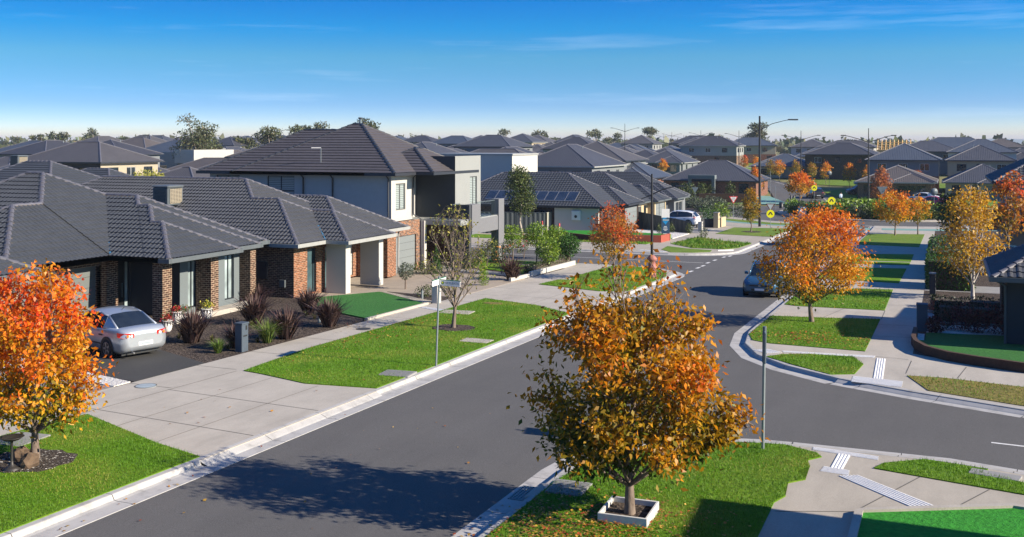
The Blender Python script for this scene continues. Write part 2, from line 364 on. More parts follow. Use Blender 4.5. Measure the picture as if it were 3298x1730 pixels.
drape('roundabout_road', [arc(*RC, 20.5, 0, 360, 60)[:-1], [(-100, 130), (-26.5, 130), (-26.5, 149), (-100, 151)], [(11.5, 131), (90, 126), (90, 140), (11.5, 146)]], -.116, 'asphalt', kind='structure')
drape('far_road', [[(-23, 158), (-12.2, 160.8), (-16, 169.5), (-21, 190), (-28, 212), (-46, 262), (-80, 330), (-150, 420), (-158, 415), (-90, 325), (-54, 262), (-36, 214), (-29, 190)],
                   [(-17, 205), (-4, 183), (20, 174), (60, 166), (60, 173), (22, 181), (0, 190), (-11, 209)]], -.03, 'asphalt', kind='structure')
# land on each side: path and crossings are concrete, beds and lawns lie on them
LB = [(-15.1, -8), (-15.1, 61.6)] + arc(-19.6, 61.6, 4.5, 0, 90)[1:] + [(-90, 66.1), (-90, 62.4), (-22.2, 62.4), (-22.2, -8)]
drape('footpath', [LB], 0, 'concrete', .16, kind='structure')
drape('yard', [[(-22.2, -8), (-22.2, 62.4), (-90, 62.4), (-90, -8)]], -.004, 'mulch', .02, kind='structure')
rb_l = arc(*RC, 20.5, -109, -147, 12)
FLB = [(-90, 76.8), (-19.2, 76.8)] + arc(-19.2, 81.3, 4.4, -90, 0)[1:] + [(-14.8, 121.4)] + rb_l + [(-90, 129.9)]
drape('far_footpath', [FLB], 0, 'concrete_warm', .16, kind='structure')
RB1 = [(-7.6, -8), (-7.6, 20.6)] + arc(-3.4, 21.2, 4.2, 188, 90, 10)[1:] + [(0, 25.45), (3, 24.7), (60, 18), (60, -8)]
drape('corner_footpath', [RB1[::-1]], 0, 'concrete_warm', .16, kind='structure')
K2 = [(60, 27), (8, 29.6), (2, 31.6), (-.9, 32.8), (-3.1, 33.9), (-4.9, 35.4), (-6.1, 37.0), (-6.9, 39.2), (-7.25, 42)]
rb_r = arc(*RC, 20.5, -88, -28, 14)
RB2 = K2 + [(-7.25, 120)] + rb_r + [(60, 127), (60, 27)]
drape('kerbside_footpath', [RB2], 0, 'concrete', .16, kind='structure')
drape('yard', [[(-1.1, 39.5), (-1.1, 118), (60, 118), (60, 36), (4, 37.2), (1, 38)]], .004, 'mulch', .02, kind='structure')
# kerbs
kerb('kerb', [(-15.1, -8), (-15.1, 18.6)], KP); kerb('kerb', [(-15.1, 18.6), (-15.1, 26.3)], KL); kerb('kerb', [(-15.1, 26.3), (-15.1, 43.8)], KP); kerb('kerb', [(-15.1, 43.8), (-15.1, 51.9)], KL)
kerb('kerb', [(-15.1, 51.9), (-15.1, 61.6)] + arc(-19.6, 61.6, 4.5, 0, 90)[1:] + [(-90, 66.1)], KP)
kerb('kerb', [(-90, 76.8), (-19.2, 76.8)] + arc(-19.2, 81.3, 4.4, -90, 0)[1:] + [(-14.8, 92.4)], KP); kerb('kerb', [(-14.8, 92.4), (-14.8, 99)], KL); kerb('kerb', [(-14.8, 99), (-14.8, 121.4)] + rb_l + [(-90, 129.9)], KP)
kerb('kerb', RB1[:12], KP, flip=True); kerb('kerb', RB1[11:14], KL, flip=True); kerb('kerb', RB1[13:16], KP, flip=True)
kerb('kerb', K2[:3], KP, flip=True); kerb('kerb', K2[2:5], KL, flip=True); kerb('kerb', K2[4:] + [(-7.25, 46.9)], KP, flip=True); kerb('kerb', [(-7.25, 46.9), (-7.25, 50.7)], KL, flip=True); kerb('kerb', [(-7.25, 50.7), (-7.25, 57)], KP, flip=True); kerb('kerb', [(-7.25, 57), (-7.25, 63.6)], KL, flip=True); kerb('kerb', [(-7.25, 63.6), (-7.25, 120)] + rb_r + [(60, 127)], KP, flip=True)
# verge lawns, each one sheet standing 25 mm above the concrete
G1 = [(-15.26, -8), (-15.26, 18.8), (-16.9, 19.3), (-20.4, 20.75), (-20.62, 20.2), (-20.62, -8)]
G2 = [(-15.26, 26.6), (-15.26, 43.5), (-17.6, 45.4), (-20.7, 46.6), (-20.72, 42.9), (-20.72, 31.2), (-20.45, 28.4), (-20.3, 27.1), (-19.6, 26.95), (-17.5, 26.3)]
G3 = [(-15.3, 52.6), (-15.26, 60.6), (-15.9, 63.2), (-17.3, 64.9), (-18.9, 65.7), (-20.0, 65.6), (-20.15, 57.3), (-20.4, 55.6), (-20.55, 53.4), (-16.6, 51.9)]
G3b = [(-23.4, 63.6), (-90, 63.6), (-90, 65.8), (-22.6, 65.8)]
NG = [(-7.45, -8), (-7.45, 20.4), (-7.2, 22.2), (-6.3, 23.6), (-5.2, 24.7), (-4.1, 25.1), (-3.5, 25.2), (-2.75, 24.8), (-2.6, 24.5), (-2.86, 24.1), (-2.75, 23.6), (-2.97, 23.1), (-2.72, 22.6), (-3.02, 22.2), (-3.05, 21.7), (-2.95, 21.3), (-3.1, 20.8), (-3.08, 18.8), (-3.1, -8)]
NG2 = [(-1.46, 24.05), (-1.28, 24.55), (-.46, 25.25), (.83, 24.98), (.72, 24.6), (1.5, 24.2), (10, 23.1), (10, 22.2), (1.43, 23.35), (-.05, 23.7)]
FG = [(-5.72, 36.6), (-5.3, 37.3), (-4.4, 37.75), (-2.97, 37.85), (-2.55, 36.6), (-2.69, 34.75), (-3.4, 34.35), (-4.6, 35.45)]
R2 = [(-7.1, 41.2), (-7.1, 46.7), (-5, 47.1), (-2.64, 47.75), (-2.68, 39.2), (-6.0, 39.45), (-6.75, 39.9)]
R1 = [(-7.1, 50.9), (-7.1, 56.7), (-4.5, 59.2), (-2.65, 59.6), (-2.62, 50.8), (-6.5, 50.6)]
R3 = [(-7.1, 63.7), (-7.1, 71.4), (-2.4, 72.4), (-2.5, 63.2)]; R4 = [(-7.1, 74.4), (-7.1, 76.3), (-2.3, 77.2), (-2.35, 75.1)]; R4b = [(-7.1, 77.0), (-7.1, 82.6), (-2.3, 84.6), (-2.3, 77.9)]; R6 = [(-7.1, 93.2), (-7.1, 108.5), (-2.0, 110.6), (-2.1, 92.6)]
DB = [(-1.15, 35.2), (-.5, 33.1), (1.9, 32.1), (9, 30.6), (9, 33.6), (2.1, 34.85), (-.05, 35.3)]
G4 = [(-21.3, 86.1), (-21, 95), (-17.9, 91.6), (-15.2, 89.5), (-15.4, 84.3), (-16.1, 82.4), (-18.6, 82.4)]; G4b = [(-20.5, 79.9), (-20.9, 83.4), (-19, 81.8), (-16.8, 81.0), (-16.6, 79.4), (-17.6, 78.2), (-19.2, 77.6)]
G5 = [(-20.6, 101), (-20.9, 112.2), (-18.5, 112.5), (-15.1, 113), (-15.05, 99.2), (-17.1, 99.8)]; G6 = [(-24.4, 125), (-22, 123.4), (-18.3, 120.4), (-15.2, 119.6), (-15.3, 117.8), (-18.3, 117.9), (-21.5, 120.2), (-24, 122.5)]
LAWNS = dict(G1=G1, G2=G2, NG=NG, NG2=NG2, FG=FG, R2=R2, R1=R1)
drape('grass_verge', [G1, G2, G3, G3b, NG[::-1], NG2, FG, R1, R2, R3, R4, R4b], .025, 'grass', .03, kind='structure')
drape('grass_verge', [R6, G4, G4b, G5, G6, [(-40, 76.95), (-90, 76.95), (-90, 79), (-40, 79)]], .025, 'grass_far', .03, kind='structure')
drape('verge_bed', [DB], .02, 'dry_bed', .03, kind='structure')
# far lawns, medians and paths past the roundabout
drape('far_lawn', [[(-26, 165), (-31, 190), (-40, 220), (-75, 220), (-75, 152), (-29.5, 152)], [(-14.5, 171), (-20, 191), (-18, 200), (-5, 181), (18, 171.5), (18, 150), (14, 158)], [(-15, 209), (-24, 214), (-43, 265), (-85, 340), (-60, 340), (-12, 240), (20, 196), (20, 183)], [(-40, 222), (-56, 262), (-92, 322), (-130, 322), (-130, 222)]], -.05, 'grass_far', kind='structure')
drape('far_path', [[(-45, 262), (-47, 266), (-20, 262), (-10, 250), (-14, 249), (-22, 258)], [(-60, 290), (-62, 293), (-30, 296), (-31, 292)], [(-28, 168), (-75, 168), (-75, 171), (-29, 171)], [(-40, 226), (-41, 229), (-75, 232), (-75, 229)]], -.036, 'concrete_warm', kind='structure')
drape('bike_path', [arc(*RC, 26.1, -106, -138, 14) + arc(*RC, 23.9, -138, -106, 14), arc(*RC, 26.1, -86, -60, 10) + arc(*RC, 23.9, -60, -86, 10), [(-26, 155), (-21, 158), (-27, 176), (-31, 178)], [(-46, 147.9), (-30, 149.0), (-30, 151.4), (-46, 150.2)]], .01, 'bike_green', kind='structure')
drape('far_crossing', [[(-14.6, 116.2), (-7.4, 115.9), (-7.4, 118.4), (-14.6, 118.6)]], -.106, 'bike_green', kind='structure')
def island(name, pts, h, m, top, k=1.0):
    drape(name, [pts], h, m, .16, kind='structure')
    c = (sum(p[0] for p in pts) / len(pts), sum(p[1] for p in pts) / len(pts)); q = [(c[0] + (p[0] - c[0]) * k, c[1] + (p[1] - c[1]) * k) for p in pts]
    drape(name + '_bed', [q], h + .03, top, .04, kind='structure')
island('roundabout_island', arc(*RC, 12.5, 0, 360, 48)[:-1], .02, 'concrete', 'mulch', .9)
island('traffic_island', [(-36, 137.5), (-30.5, 138.8), (-27, 141), (-27.5, 143.5), (-31, 144.6), (-37, 144)], .02, 'concrete_warm', 'mulch', .85)
# concrete joints on paths and crossings, worn lines on the road
mb = MB()
def strip(mb, a, b, w, h, m):
    d = Vector((b[0] - a[0], b[1] - a[1])); L = d.length; d /= L; nx, ny = -d.y * w / 2, d.x * w / 2; k = max(1, int(L / 6))
    for i in range(k):
        p = [(a[0] + d.x * L * (i + t), a[1] + d.y * L * (i + t)) for t in (0, 0)]
        p0 = (a[0] + d.x * L * i / k, a[1] + d.y * L * i / k); p1 = (a[0] + d.x * L * (i + 1) / k, a[1] + d.y * L * (i + 1) / k)
        mb.poly([(p0[0] - nx, p0[1] - ny, gz(*p0) + h), (p1[0] - nx, p1[1] - ny, gz(*p1) + h), (p1[0] + nx, p1[1] + ny, gz(*p1) + h), (p0[0] + nx, p0[1] + ny, gz(*p0) + h)], m)
for y in list(range(2, 20, 3)) + [21.3, 24.2, 27.2, 30, 33.2, 36.3, 39.2, 42.4, 45.2, 48, 51, 54, 57]: strip(mb, (-22.18, y), (-20.66, y), .025, .004, 'joint')
strip(mb, (-20.64, 20.6), (-20.5, 27.0), .025, .004, 'joint')
for y0, y1 in ((21.3, 20.8), (24.0, 23.6)): strip(mb, (-20.6, y0), (-15.3, y1), .025, .004, 'joint')
for x, a, b in ((-18.9, 19.85, 26.6), (-17.0, 19.3, 26.2)): strip(mb, (x, a), (x, b), .02, .004, 'joint')
strip(mb, (-20.6, 48.4), (-15.3, 47.8), .025, .004, 'joint'); strip(mb, (-18, 45.6), (-18, 51.8), .02, .004, 'joint')
for a, b in (((-1.6, 20.95), (-.45, 24.0)), ((.05, 21.7), (.8, 23.45)), ((-3.0, 20.3), (-1.6, 20.9)), ((-3.05, 17.6), (-1.55, 17.9)), ((-2.5, 38.4), (-1.2, 38.2)), ((-1.2, 35.6), (-1.1, 38.0)), ((.3, 35.4), (.6, 37.6)), ((-2.65, 43), (-1.1, 43.2)), ((-2.65, 46.2), (-1.1, 46.4)), ((-5, 47.1), (-4.4, 50.6)), ((-2.6, 47.8), (-2.6, 50.8)), ((-2.65, 53), (-1.1, 53.3)), ((-2.65, 56.5), (-1.1, 56.8)), ((-2.6, 60), (-1.1, 60.3)), ((-5, 59), (-4.6, 63.4)), ((-2.6, 66), (-1.1, 66.3)), ((1.5, 23.4), (1.4, 22.4))): strip(mb, a, b, .028, .004, 'joint')
mb.build('path_joints', kind='structure')
mb = MB()
for x, y in ((-14.82, 77.9), (-15.05, 76.8), (-15.14, 74), (-15.16, 71.75), (-15.0, 69.4), (-15.0, 67.9), (-14.9, 65.4), (-14.87, 62.85)): strip(mb, (x, y - .45), (x + .02, y + .45), .2, -.114, 'road_white')
strip(mb, (-60, 72.4), (-15.4, 71.5), .1, -.114, 'road_white'); strip(mb, (1.0, 28.0), (30, 25.6), .1, -.114, 'road_white')
strip(mb, (-8.3, 36.2), (-8.1, 37.0), .16, -.114, 'road_white')
for i in range(6): strip(mb, (-14.3 + i * 1.2, 121.4), (-13.6 + i * 1.2, 121.4), .3, -.11, 'road_white')
for a, b in (((-17.5, 171), (-21.5, 186)), ((-21.8, 188), (-33, 222)), ((-33, 222), (-60, 280)), ((-27, 172), (-31, 186))): strip(mb, a, b, .14, -.024, 'road_white')
mb.build('road_markings', kind='structure')
# white tactile paving at the corner ramps, with raised ribs
def tactile(mb, q, ribs):
    # q: four corners, ribs run from edge q0-q3 to q1-q2
    q = [Vector((*p, gz(*p) + .006)) for p in q]; mb.poly(q, 'tactile')
    for i in range(ribs):
        t0, t1 = (i + .2) / ribs, (i + .62) / ribs; up = Vector((0, 0, .012))
        a, b = q[0].lerp(q[3], t0), q[0].lerp(q[3], t1); c, d = q[1].lerp(q[2], t1), q[1].lerp(q[2], t0)
        mb.mesh([a, b, c, d, a + up, b + up, c + up, d + up], [(4, 7, 6, 5), (0, 3, 7, 4), (1, 5, 6, 2), (0, 4, 5, 1), (3, 2, 6, 7)], 'tactile')
for grp in ([[(-2.87, 25.3), (-1.42, 25.07), (-1.41, 24.77), (-2.86, 25.05)], [(-2.29, 24.95), (-2.01, 24.9), (-2.07, 23.7), (-2.34, 23.72)], [(-2.47, 23.76), (-1.93, 23.66), (-1.92, 23.29), (-2.51, 23.36)], [(-2.12, 23.16), (-1.72, 23.38), (-.09, 21.77), (-.53, 21.49)]],
            [[(-2.7, 34.41), (-1.23, 34.18), (-1.24, 33.3), (-2.69, 33.5)], [(-2.22, 38.0), (-1.92, 38.0), (-1.81, 34.22), (-2.11, 34.26)]],
            [[(-6.4, 37.75), (-5.9, 38.2), (-5.35, 37.75), (-5.8, 37.3)], [(-5.4, 38.05), (-2.28, 38.4), (-2.3, 38.05), (-5.3, 37.8)]],
            [[(-22.17, 42.41), (-22, 42.68), (-20.52, 42.2), (-20.5, 41.6)]],
            [[(-20.3, 80.3), (-20.9, 83), (-20.5, 83.3), (-19.9, 80.4)], [(-22, 78.2), (-19.8, 77.6), (-19.6, 78.3), (-21.8, 78.9)], [(-16.4, 81.6), (-15.4, 82.5), (-15.2, 81.3), (-16.2, 80.4)]]):
    mb = MB()
    for q in grp:
        a = math.dist(q[0], q[1]); b = math.dist(q[0], q[3])
        if a < b: tactile(mb, q[1:] + q[:1], max(4, int(a / .07))) if False else tactile(mb, [q[0], q[3], q[2], q[1]], max(4, int(a / .075)))
        else: tactile(mb, q, max(4, int(b / .075)))
    mb.build('tactile_paving', kind='structure')
# gardens and drives in front of the houses
drape('driveway', [[(-22.2, 24.4), (-22.2, 27.6), (-32.2, 32.0), (-32.2, 26.6)]], .012, 'dark_drive', .02, kind='structure')
drape('driveway', [[(-22.2, 17.5), (-22.2, 23.6), (-31, 24.2), (-31, 18)]], .012, 'grey_drive', .02, kind='structure')
drape('driveway', [[(-22.2, 46.3), (-22.2, 55.5), (-29.6, 58.5), (-31.2, 53.6), (-31.2, 44.2), (-27, 43.6), (-26.3, 46.9)]], .012, 'tan_drive', .02, kind='structure')
drape('pebble_strip', [[(-22.25, 23.62), (-22.25, 24.3), (-30, 26.2), (-30, 24.6)]], .03, 'pebbles', .03, kind='structure')
drape('artificial_lawn', [[(-28.1, 43.1), (-26.45, 46.4), (-22.35, 43.4), (-22.35, 38.2), (-24, 39), (-27.4, 41.2)]], .05, 'turf', .06, kind='structure')
drape('gravel_bed', [[(-26.35, 46.75), (-22.3, 44.4), (-22.3, 43.55), (-26.4, 46.5)]], .03, 'gravel', .03, kind='structure')
drape('paved_entry', [[(-22.25, 56.2), (-22.25, 57.2), (-30, 60.4), (-30, 58.4)]], .014, 'concrete_grey', .02, kind='structure')
drape('front_lawn', [[(-22.6, 57.6), (-22.6, 62.2), (-29.6, 64.3), (-29.6, 61.2)], [(-60, 85), (-23, 84.5), (-23, 88.4), (-60, 89.4)]], .03, 'grass', .03, kind='structure')
drape('artificial_lawn', [[(-1.45, -8), (-1.45, 20.75), (1.18, 22.2), (12, 21.2), (12, -8)]], .05, 'turf_bright', .06, kind='structure')
drape('artificial_lawn', [[(-.75, 41.25), (-.75, 44.4), (6, 45.6), (6, 41.0), (2.2, 40.9)]], .06, 'turf', .06, kind='structure')
drape('pebble_strip', [[(-.75, 44.5), (-.75, 47.0), (4, 48.0), (4, 45.3)], [(-.95, 41.2), (-1.1, 44.2), (-.8, 44.2), (-.78, 41.2)]], .03, 'pebbles', .03, kind='structure')
drape('concrete_border', [[(-22.32, 37.9), (-22.2, 37.9), (-22.2, 43.5), (-22.32, 43.5)], [(-1.6, 20.74), (-1.46, 20.9), (1.15, 22.36), (12, 21.36), (12, 21.2), (1.18, 22.2), (-1.45, 20.75), (-1.45, 12), (-1.6, 12)], [(-1.05, 50.9), (-1.05, 51.2), (3, 51.9), (3, 51.6)]], .1, 'concrete', .1, kind='structure')
drape('driveway', [[(-1.1, 47.6), (-1.1, 50.8), (4, 51.6), (4, 48.3)], [(-1.1, 60), (-1.1, 63.2), (6, 64), (6, 60.6)]], .012, 'concrete_grey', .02, kind='structure')
# mulch rings and fallen leaves
def ring(name, cx, cy, rx, ry, m, seed):
    r = random.Random(seed); drape(name, [[(cx + math.cos(R(a)) * rx * r.uniform(.85, 1.1), cy + math.sin(R(a)) * ry * r.uniform(.85, 1.1)) for a in range(0, 360, 18)]], .04, m, .02, kind='structure')
ring('tree_mulch', -18.35, 17.0, .95, .95, 'mulch_pebble', 1); ring('tree_mulch', -18.1, 37.6, .85, .85, 'mulch', 2); ring('tree_mulch', -17.9, 105.6, 1.0, 1.2, 'mulch', 3); ring('bare_patch', -19.6, 45.0, .5, .35, 'dry_bed', 4)
def inpoly(x, y, P):
    c = False; j = len(P) - 1
    for i in range(len(P)):
        if (P[i][1] > y) != (P[j][1] > y) and x < (P[j][0] - P[i][0]) * (y - P[i][1]) / (P[j][1] - P[i][1]) + P[i][0]: c = not c
        j = i
    return c
def patch(x, y): return .5 + .25 * math.sin(x * 1.3 + 2.1 * math.sin(y * .7)) + .25 * math.sin(y * 1.7 + 1.7 * math.sin(x * .9 + 1.0))
def blades(name, P, dens, h, w, box=None, holes=(), seed=1, tall=None):
    r = random.Random(seed); xs = [p[0] for p in P]; ys = [p[1] for p in P]; x0, x1, y0, y1 = min(xs), max(xs), min(ys), max(ys)
    if box: x0, x1, y0, y1 = max(x0, box[0]), min(x1, box[1]), max(y0, box[2]), min(y1, box[3])
    V = []; col = []
    for _ in range(int((x1 - x0) * (y1 - y0) * dens)):
        x, y = r.uniform(x0, x1), r.uniform(y0, y1)
        if not inpoly(x, y, P) or any((x - a) ** 2 + (y - b) ** 2 < q * q for a, b, q in holes): continue
        p = patch(x, y) + r.uniform(-.35, .35); z = gz(x, y) + .02; a = r.uniform(0, 2 * PI); hh = h * r.uniform(.5, 1.3) * (1.5 if p < .2 else 1); le = r.uniform(.1, .9) * hh
        if tall: hh *= tall(x, y)
        ca, sa = math.cos(a), math.sin(a); V += [(x - ca * w, y - sa * w, z), (x + ca * w, y + sa * w, z), (x - sa * le, y + ca * le, z + hh)]
        d = max(0, min(1, (p - .62) * 2.2)); g = r.uniform(.65, 1.3)
        col.append(((.09 + .2 * d) * g, (.215 + .06 * d) * g, (.006 + .045 * d) * g))
    return quads(name, V, col, 'blade', nv=3, kind='stuff')
blades('grass', G1, 900, .045, .006, (-20.7, -15, 10, 21), [(-18.35, 17, .95)], 1); blades('grass', G2, 420, .05, .008, None, [(-18.1, 37.6, .85), (-19.6, 45, .4)], 2)
blades('grass', NG, 1150, .05, .006, (-7.6, -2.5, 12.5, 25.3), [], 3); blades('grass', NG2, 700, .05, .007, None, [], 4); blades('grass', FG, 450, .06, .009, None, [], 5); blades('grass', R2, 260, .05, .01, None, [], 6); blades('grass', R1, 150, .06, .013, None, [], 7)
blades('grass', G4, 60, .16, .03, None, [], 8); blades('grass', [(-23.3, 84.6), (-30, 85), (-30, 88.3), (-23.3, 88)], 60, .12, .03, None, [], 9); blades('grass', G3, 150, .05, .012, None, [], 10); blades('dry_grass', DB, 130, .05, .01, None, [], 11)
LEAFC = [(.5, .3, .04), (.42, .2, .03), (.3, .1, .025), (.22, .12, .05), (.55, .36, .08), (.35, .07, .02)]
def litter(name, spots, size, seed, h=.05):
    r = random.Random(seed); V = []; col = []
    for fn, n in spots:
        for _ in range(n):
            x, y = fn(r); z = gz(x, y) + (h * r.uniform(.7, 1.5) if h > 0 else h); a = r.uniform(0, 2 * PI); L = size * r.uniform(.6, 1.2); W = L * .33; ca, sa = math.cos(a), math.sin(a); t = r.uniform(-.4, .6)
            V += [(x, y, z), (x + ca * L * .5 + sa * W, y + sa * L * .5 - ca * W, z + L * t * .4), (x + ca * L, y + sa * L, z + L * .15), (x + ca * L * .5 - sa * W, y + sa * L * .5 + ca * W, z + L * abs(t) * .5)]
            c = r.choice(LEAFC); g = r.uniform(.6, 1.2); col.append(tuple(q * g for q in c))
    return quads(name, V, col, 'leaf_thick', kind='stuff')
def gs(cx, cy, sx, sy, P=None):
    def f(r):
        for _ in range(60):
            x, y = r.gauss(cx, sx), r.gauss(cy, sy)
            if P is None or inpoly(x, y, P): return x, y
        return cx, cy
    return f
litter('fallen_leaves', [(gs(-6.2, 17.6, 1.1, 1.1, NG), 1500), (gs(-5.3, 16.9, 1.3, 1.0, NG), 700), (gs(-5.4, 18.8, .35, .35), 260)], .075, 1)
litter('fallen_leaves', [(gs(-4.8, 41.2, 1.3, .9, R2), 520)], .1, 2); litter('fallen_leaves', [(gs(-20.0, 36, .5, 3.6, G2), 420), (gs(-18, 36, 2, 5, G2), 160), (gs(-21.9, 37.5, .5, 1.6), 120)], .085, 3)
litter('fallen_leaves', [(gs(-12.2, 19, 1.3, 5), 26), (gs(-14.75, 15.5, .1, 2.5), 16), (gs(-7.95, 16.5, .1, 1.6), 40)], .085, 4, -.1); litter('fallen_leaves', [(gs(-18, 22, 1.3, 1.6), 14)], .085, 5, .02)
# ---------------------------------------------------------------- houses
def tile_face(mb, P, m, gauge=.33, roll=.22, amp=.034, lift=.042, samp=5):
    """one planar roof face P (P[0]-P[1] is the eave) covered in lapped tiles of real relief"""
    P = [Vector(p) for p in P]; U = (P[1] - P[0]).normalized(); nrm = None
    for q in P[2:]:
        nrm = U.cross(q - P[0]).normalized(); break
    if nrm.z < 0: nrm = -nrm
    Vd = nrm.cross(U)
    if Vd.z < 0: Vd = -Vd
    uv = [((p - P[0]).dot(U), (p - P[0]).dot(Vd)) for p in P]; u0, u1 = min(a for a, _ in uv), max(a for a, _ in uv); v1 = max(b for _, b in uv)
    step = roll / samp if amp else .9; nu = max(2, int((u1 - u0) / step) + 1); us = np.linspace(u0, u1, nu); prof = amp * np.maximum(0, np.cos(2 * PI * us / roll)) ** .7 if amp else us * 0
    nc = int(v1 / gauge) + 1; rows = []
    for k in range(nc):
        rows += [(k * gauge, lift + prof), ((k + 1) * gauge, lift * .15 + prof)]
    vv = []
    O, Un, Vn, Nn = (np.array(q) for q in (P[0], U, Vd, nrm))
    for v, h in rows: vv.append(O + us[:, None] * Un + v * Vn + h[:, None] * Nn)
    vv = np.concatenate(vv); nr = len(rows); i = np.arange(nr - 1)[:, None] * nu + np.arange(nu - 1)[None, :]
    F = np.stack([i, i + 1, i + nu + 1, i + nu], -1).reshape(-1, 4)
    me = bpy.data.meshes.new('t'); me.from_pydata(vv.tolist(), [], F.tolist()); bm = bmesh.new(); bm.from_mesh(me); bpy.data.meshes.remove(me)
    for a, b in zip(P[1:], P[2:] + P[:1]):
        d = (b - a).normalized(); c = d.cross(nrm); mid = sum(P, Vector()) / len(P)
        if (mid - a).dot(c) > 0: c = -c
        bmesh.ops.bisect_plane(bm, geom=bm.verts[:] + bm.edges[:] + bm.faces[:], plane_co=a, plane_no=c, clear_outer=True)
    bm.normal_update(); bm.verts.index_update()
    vs = [tuple(v.co) for v in bm.verts]; uvs = [((v.co - P[0]).dot(U), (v.co - P[0]).dot(Vd)) for v in bm.verts]
    fs = [tuple(v.index for v in f.verts) if f.normal.dot(nrm) > -.5 else tuple(v.index for v in f.verts)[::-1] for f in bm.faces]
    bm.free(); mb.mesh(vs, fs, m, uvs)
def flat_face(mb, P, m):
    P = [Vector(p) for p in P]; U = (P[1] - P[0]).normalized(); nrm = U.cross(P[2] - P[0]).normalized()
    if nrm.z < 0: P = [P[1], P[0]] + P[:1:-1]; U = (P[1] - P[0]).normalized(); nrm = -nrm
    Vd = nrm.cross(U); mb.poly(P, m, [((p - P[0]).dot(U), (p - P[0]).dot(Vd)) for p in P])
def caps(mb, a, b, m='ridge', r=.12, mort='mortar', seg=.4, fine=True):
    a, b = Vector(a), Vector(b)
    if b.z < a.z: a, b = b, a
    d = b - a; L = d.length; d /= L; s = d.cross(Vector((0, 0, 1))).normalized(); u = s.cross(d)
    n = max(1, int(L / seg)) if fine else 1
    for i in range(n):
        p, q = a + d * (L * i / n), a + d * (L * (i + 1) / n + (.03 if fine else 0)); v = []
        for c, rr, up in ((p, r, .05), (q, r * .84, .03)):
            for k in range(6):
                t = PI * k / 5; v.append(tuple(c + s * math.cos(t) * rr + u * (math.sin(t) * rr * .8 + up - .06)))
        mb.mesh(v, [(k, k + 1, 7 + k, 6 + k) for k in range(5)] + [(5, 4, 3, 2, 1, 0)], m, sm=False)
    if mort:
        w = r * 1.35; z = u * -.015
        for sg in (1, -1): mb.poly([a + s * sg * w + z * 3.2, b + s * sg * w + z * 3.2, b + u * .03, a + u * .03][::sg], mort)
def hip(x0, x1, y0, y1, ze, sl):
    """faces (eave first) and hip/ridge lines of a hipped roof on a rectangle"""
    w, d = x1 - x0, y1 - y0; k = min(w, d) / 2; z = ze + k * sl
    a, b, c, e = (x0, y0, ze), (x1, y0, ze), (x1, y1, ze), (x0, y1, ze)
    if w >= d: r0, r1 = (x0 + k, y0 + k, z), (x1 - k, y0 + k, z); F = dict(S=[a, b, r1, r0], E=[b, c, r1], N=[c, e, r0, r1], W=[e, a, r0]); L = [(a, r0), (e, r0), (b, r1), (c, r1), (r0, r1)]
    else: r0, r1 = (x0 + k, y0 + k, z), (x0 + k, y1 - k, z); F = dict(S=[a, b, r0], E=[b, c, r1, r0], N=[c, e, r1], W=[e, a, r0, r1]); L = [(a, r0), (b, r0), (c, r1), (e, r1), (r0, r1)]
    if abs(w - d) < 1e-6: L = L[:4]
    return F, L
def gutter(mb, x0, x1, y0, y1, z, m, sides='SEWN', g=.11, h=.16):
    o = {'S': (x0 - g, x1 + g, y0 - g, y0 + .01), 'N': (x0 - g, x1 + g, y1 - .01, y1 + g), 'W': (x0 - g, x0 + .01, y0, y1), 'E': (x1 - .01, x1 + g, y0, y1)}
    for s in sides: mb.box(*o[s], z - h, z + .015, m)
def wall(mb, p0, p1, z0, z1, ops, m, rev=.1, rm=None):
    """vertical wall from p0 to p1 (outside on its right hand) with recessed openings (u0,u1,z0,z1)"""
    p0, p1 = Vector(p0), Vector(p1); d = (p1 - p0); L = d.length; d /= L; nx = Vector((d.y, -d.x))
    def P(u, z, o=0): return (p0.x + d.x * u - nx.x * o, p0.y + d.y * u - nx.y * o, z)
    us = sorted({0, L, *[q for o in ops for q in o[:2]]}); zs = sorted({z0, z1, *[q for o in ops for q in o[2:]]})
    for a, b in zip(us, us[1:]):
        for c, e in zip(zs, zs[1:]):
            if any(o[0] - 1e-6 <= a and b <= o[1] + 1e-6 and o[2] - 1e-6 <= c and e <= o[3] + 1e-6 for o in ops): continue
            mb.poly([P(a, c), P(b, c), P(b, e), P(a, e)], m)
    rm = rm or m
    for a, b, c, e in ops:
        mb.poly([P(a, c), P(a, c, rev), P(b, c, rev), P(b, c)][::-1], rm); mb.poly([P(a, e), P(b, e), P(b, e, rev), P(a, e, rev)][::-1], rm)
        mb.poly([P(a, c), P(a, e), P(a, e, rev), P(a, c, rev)][::-1], rm); mb.poly([P(b, c), P(b, c, rev), P(b, e, rev), P(b, e)][::-1], rm)
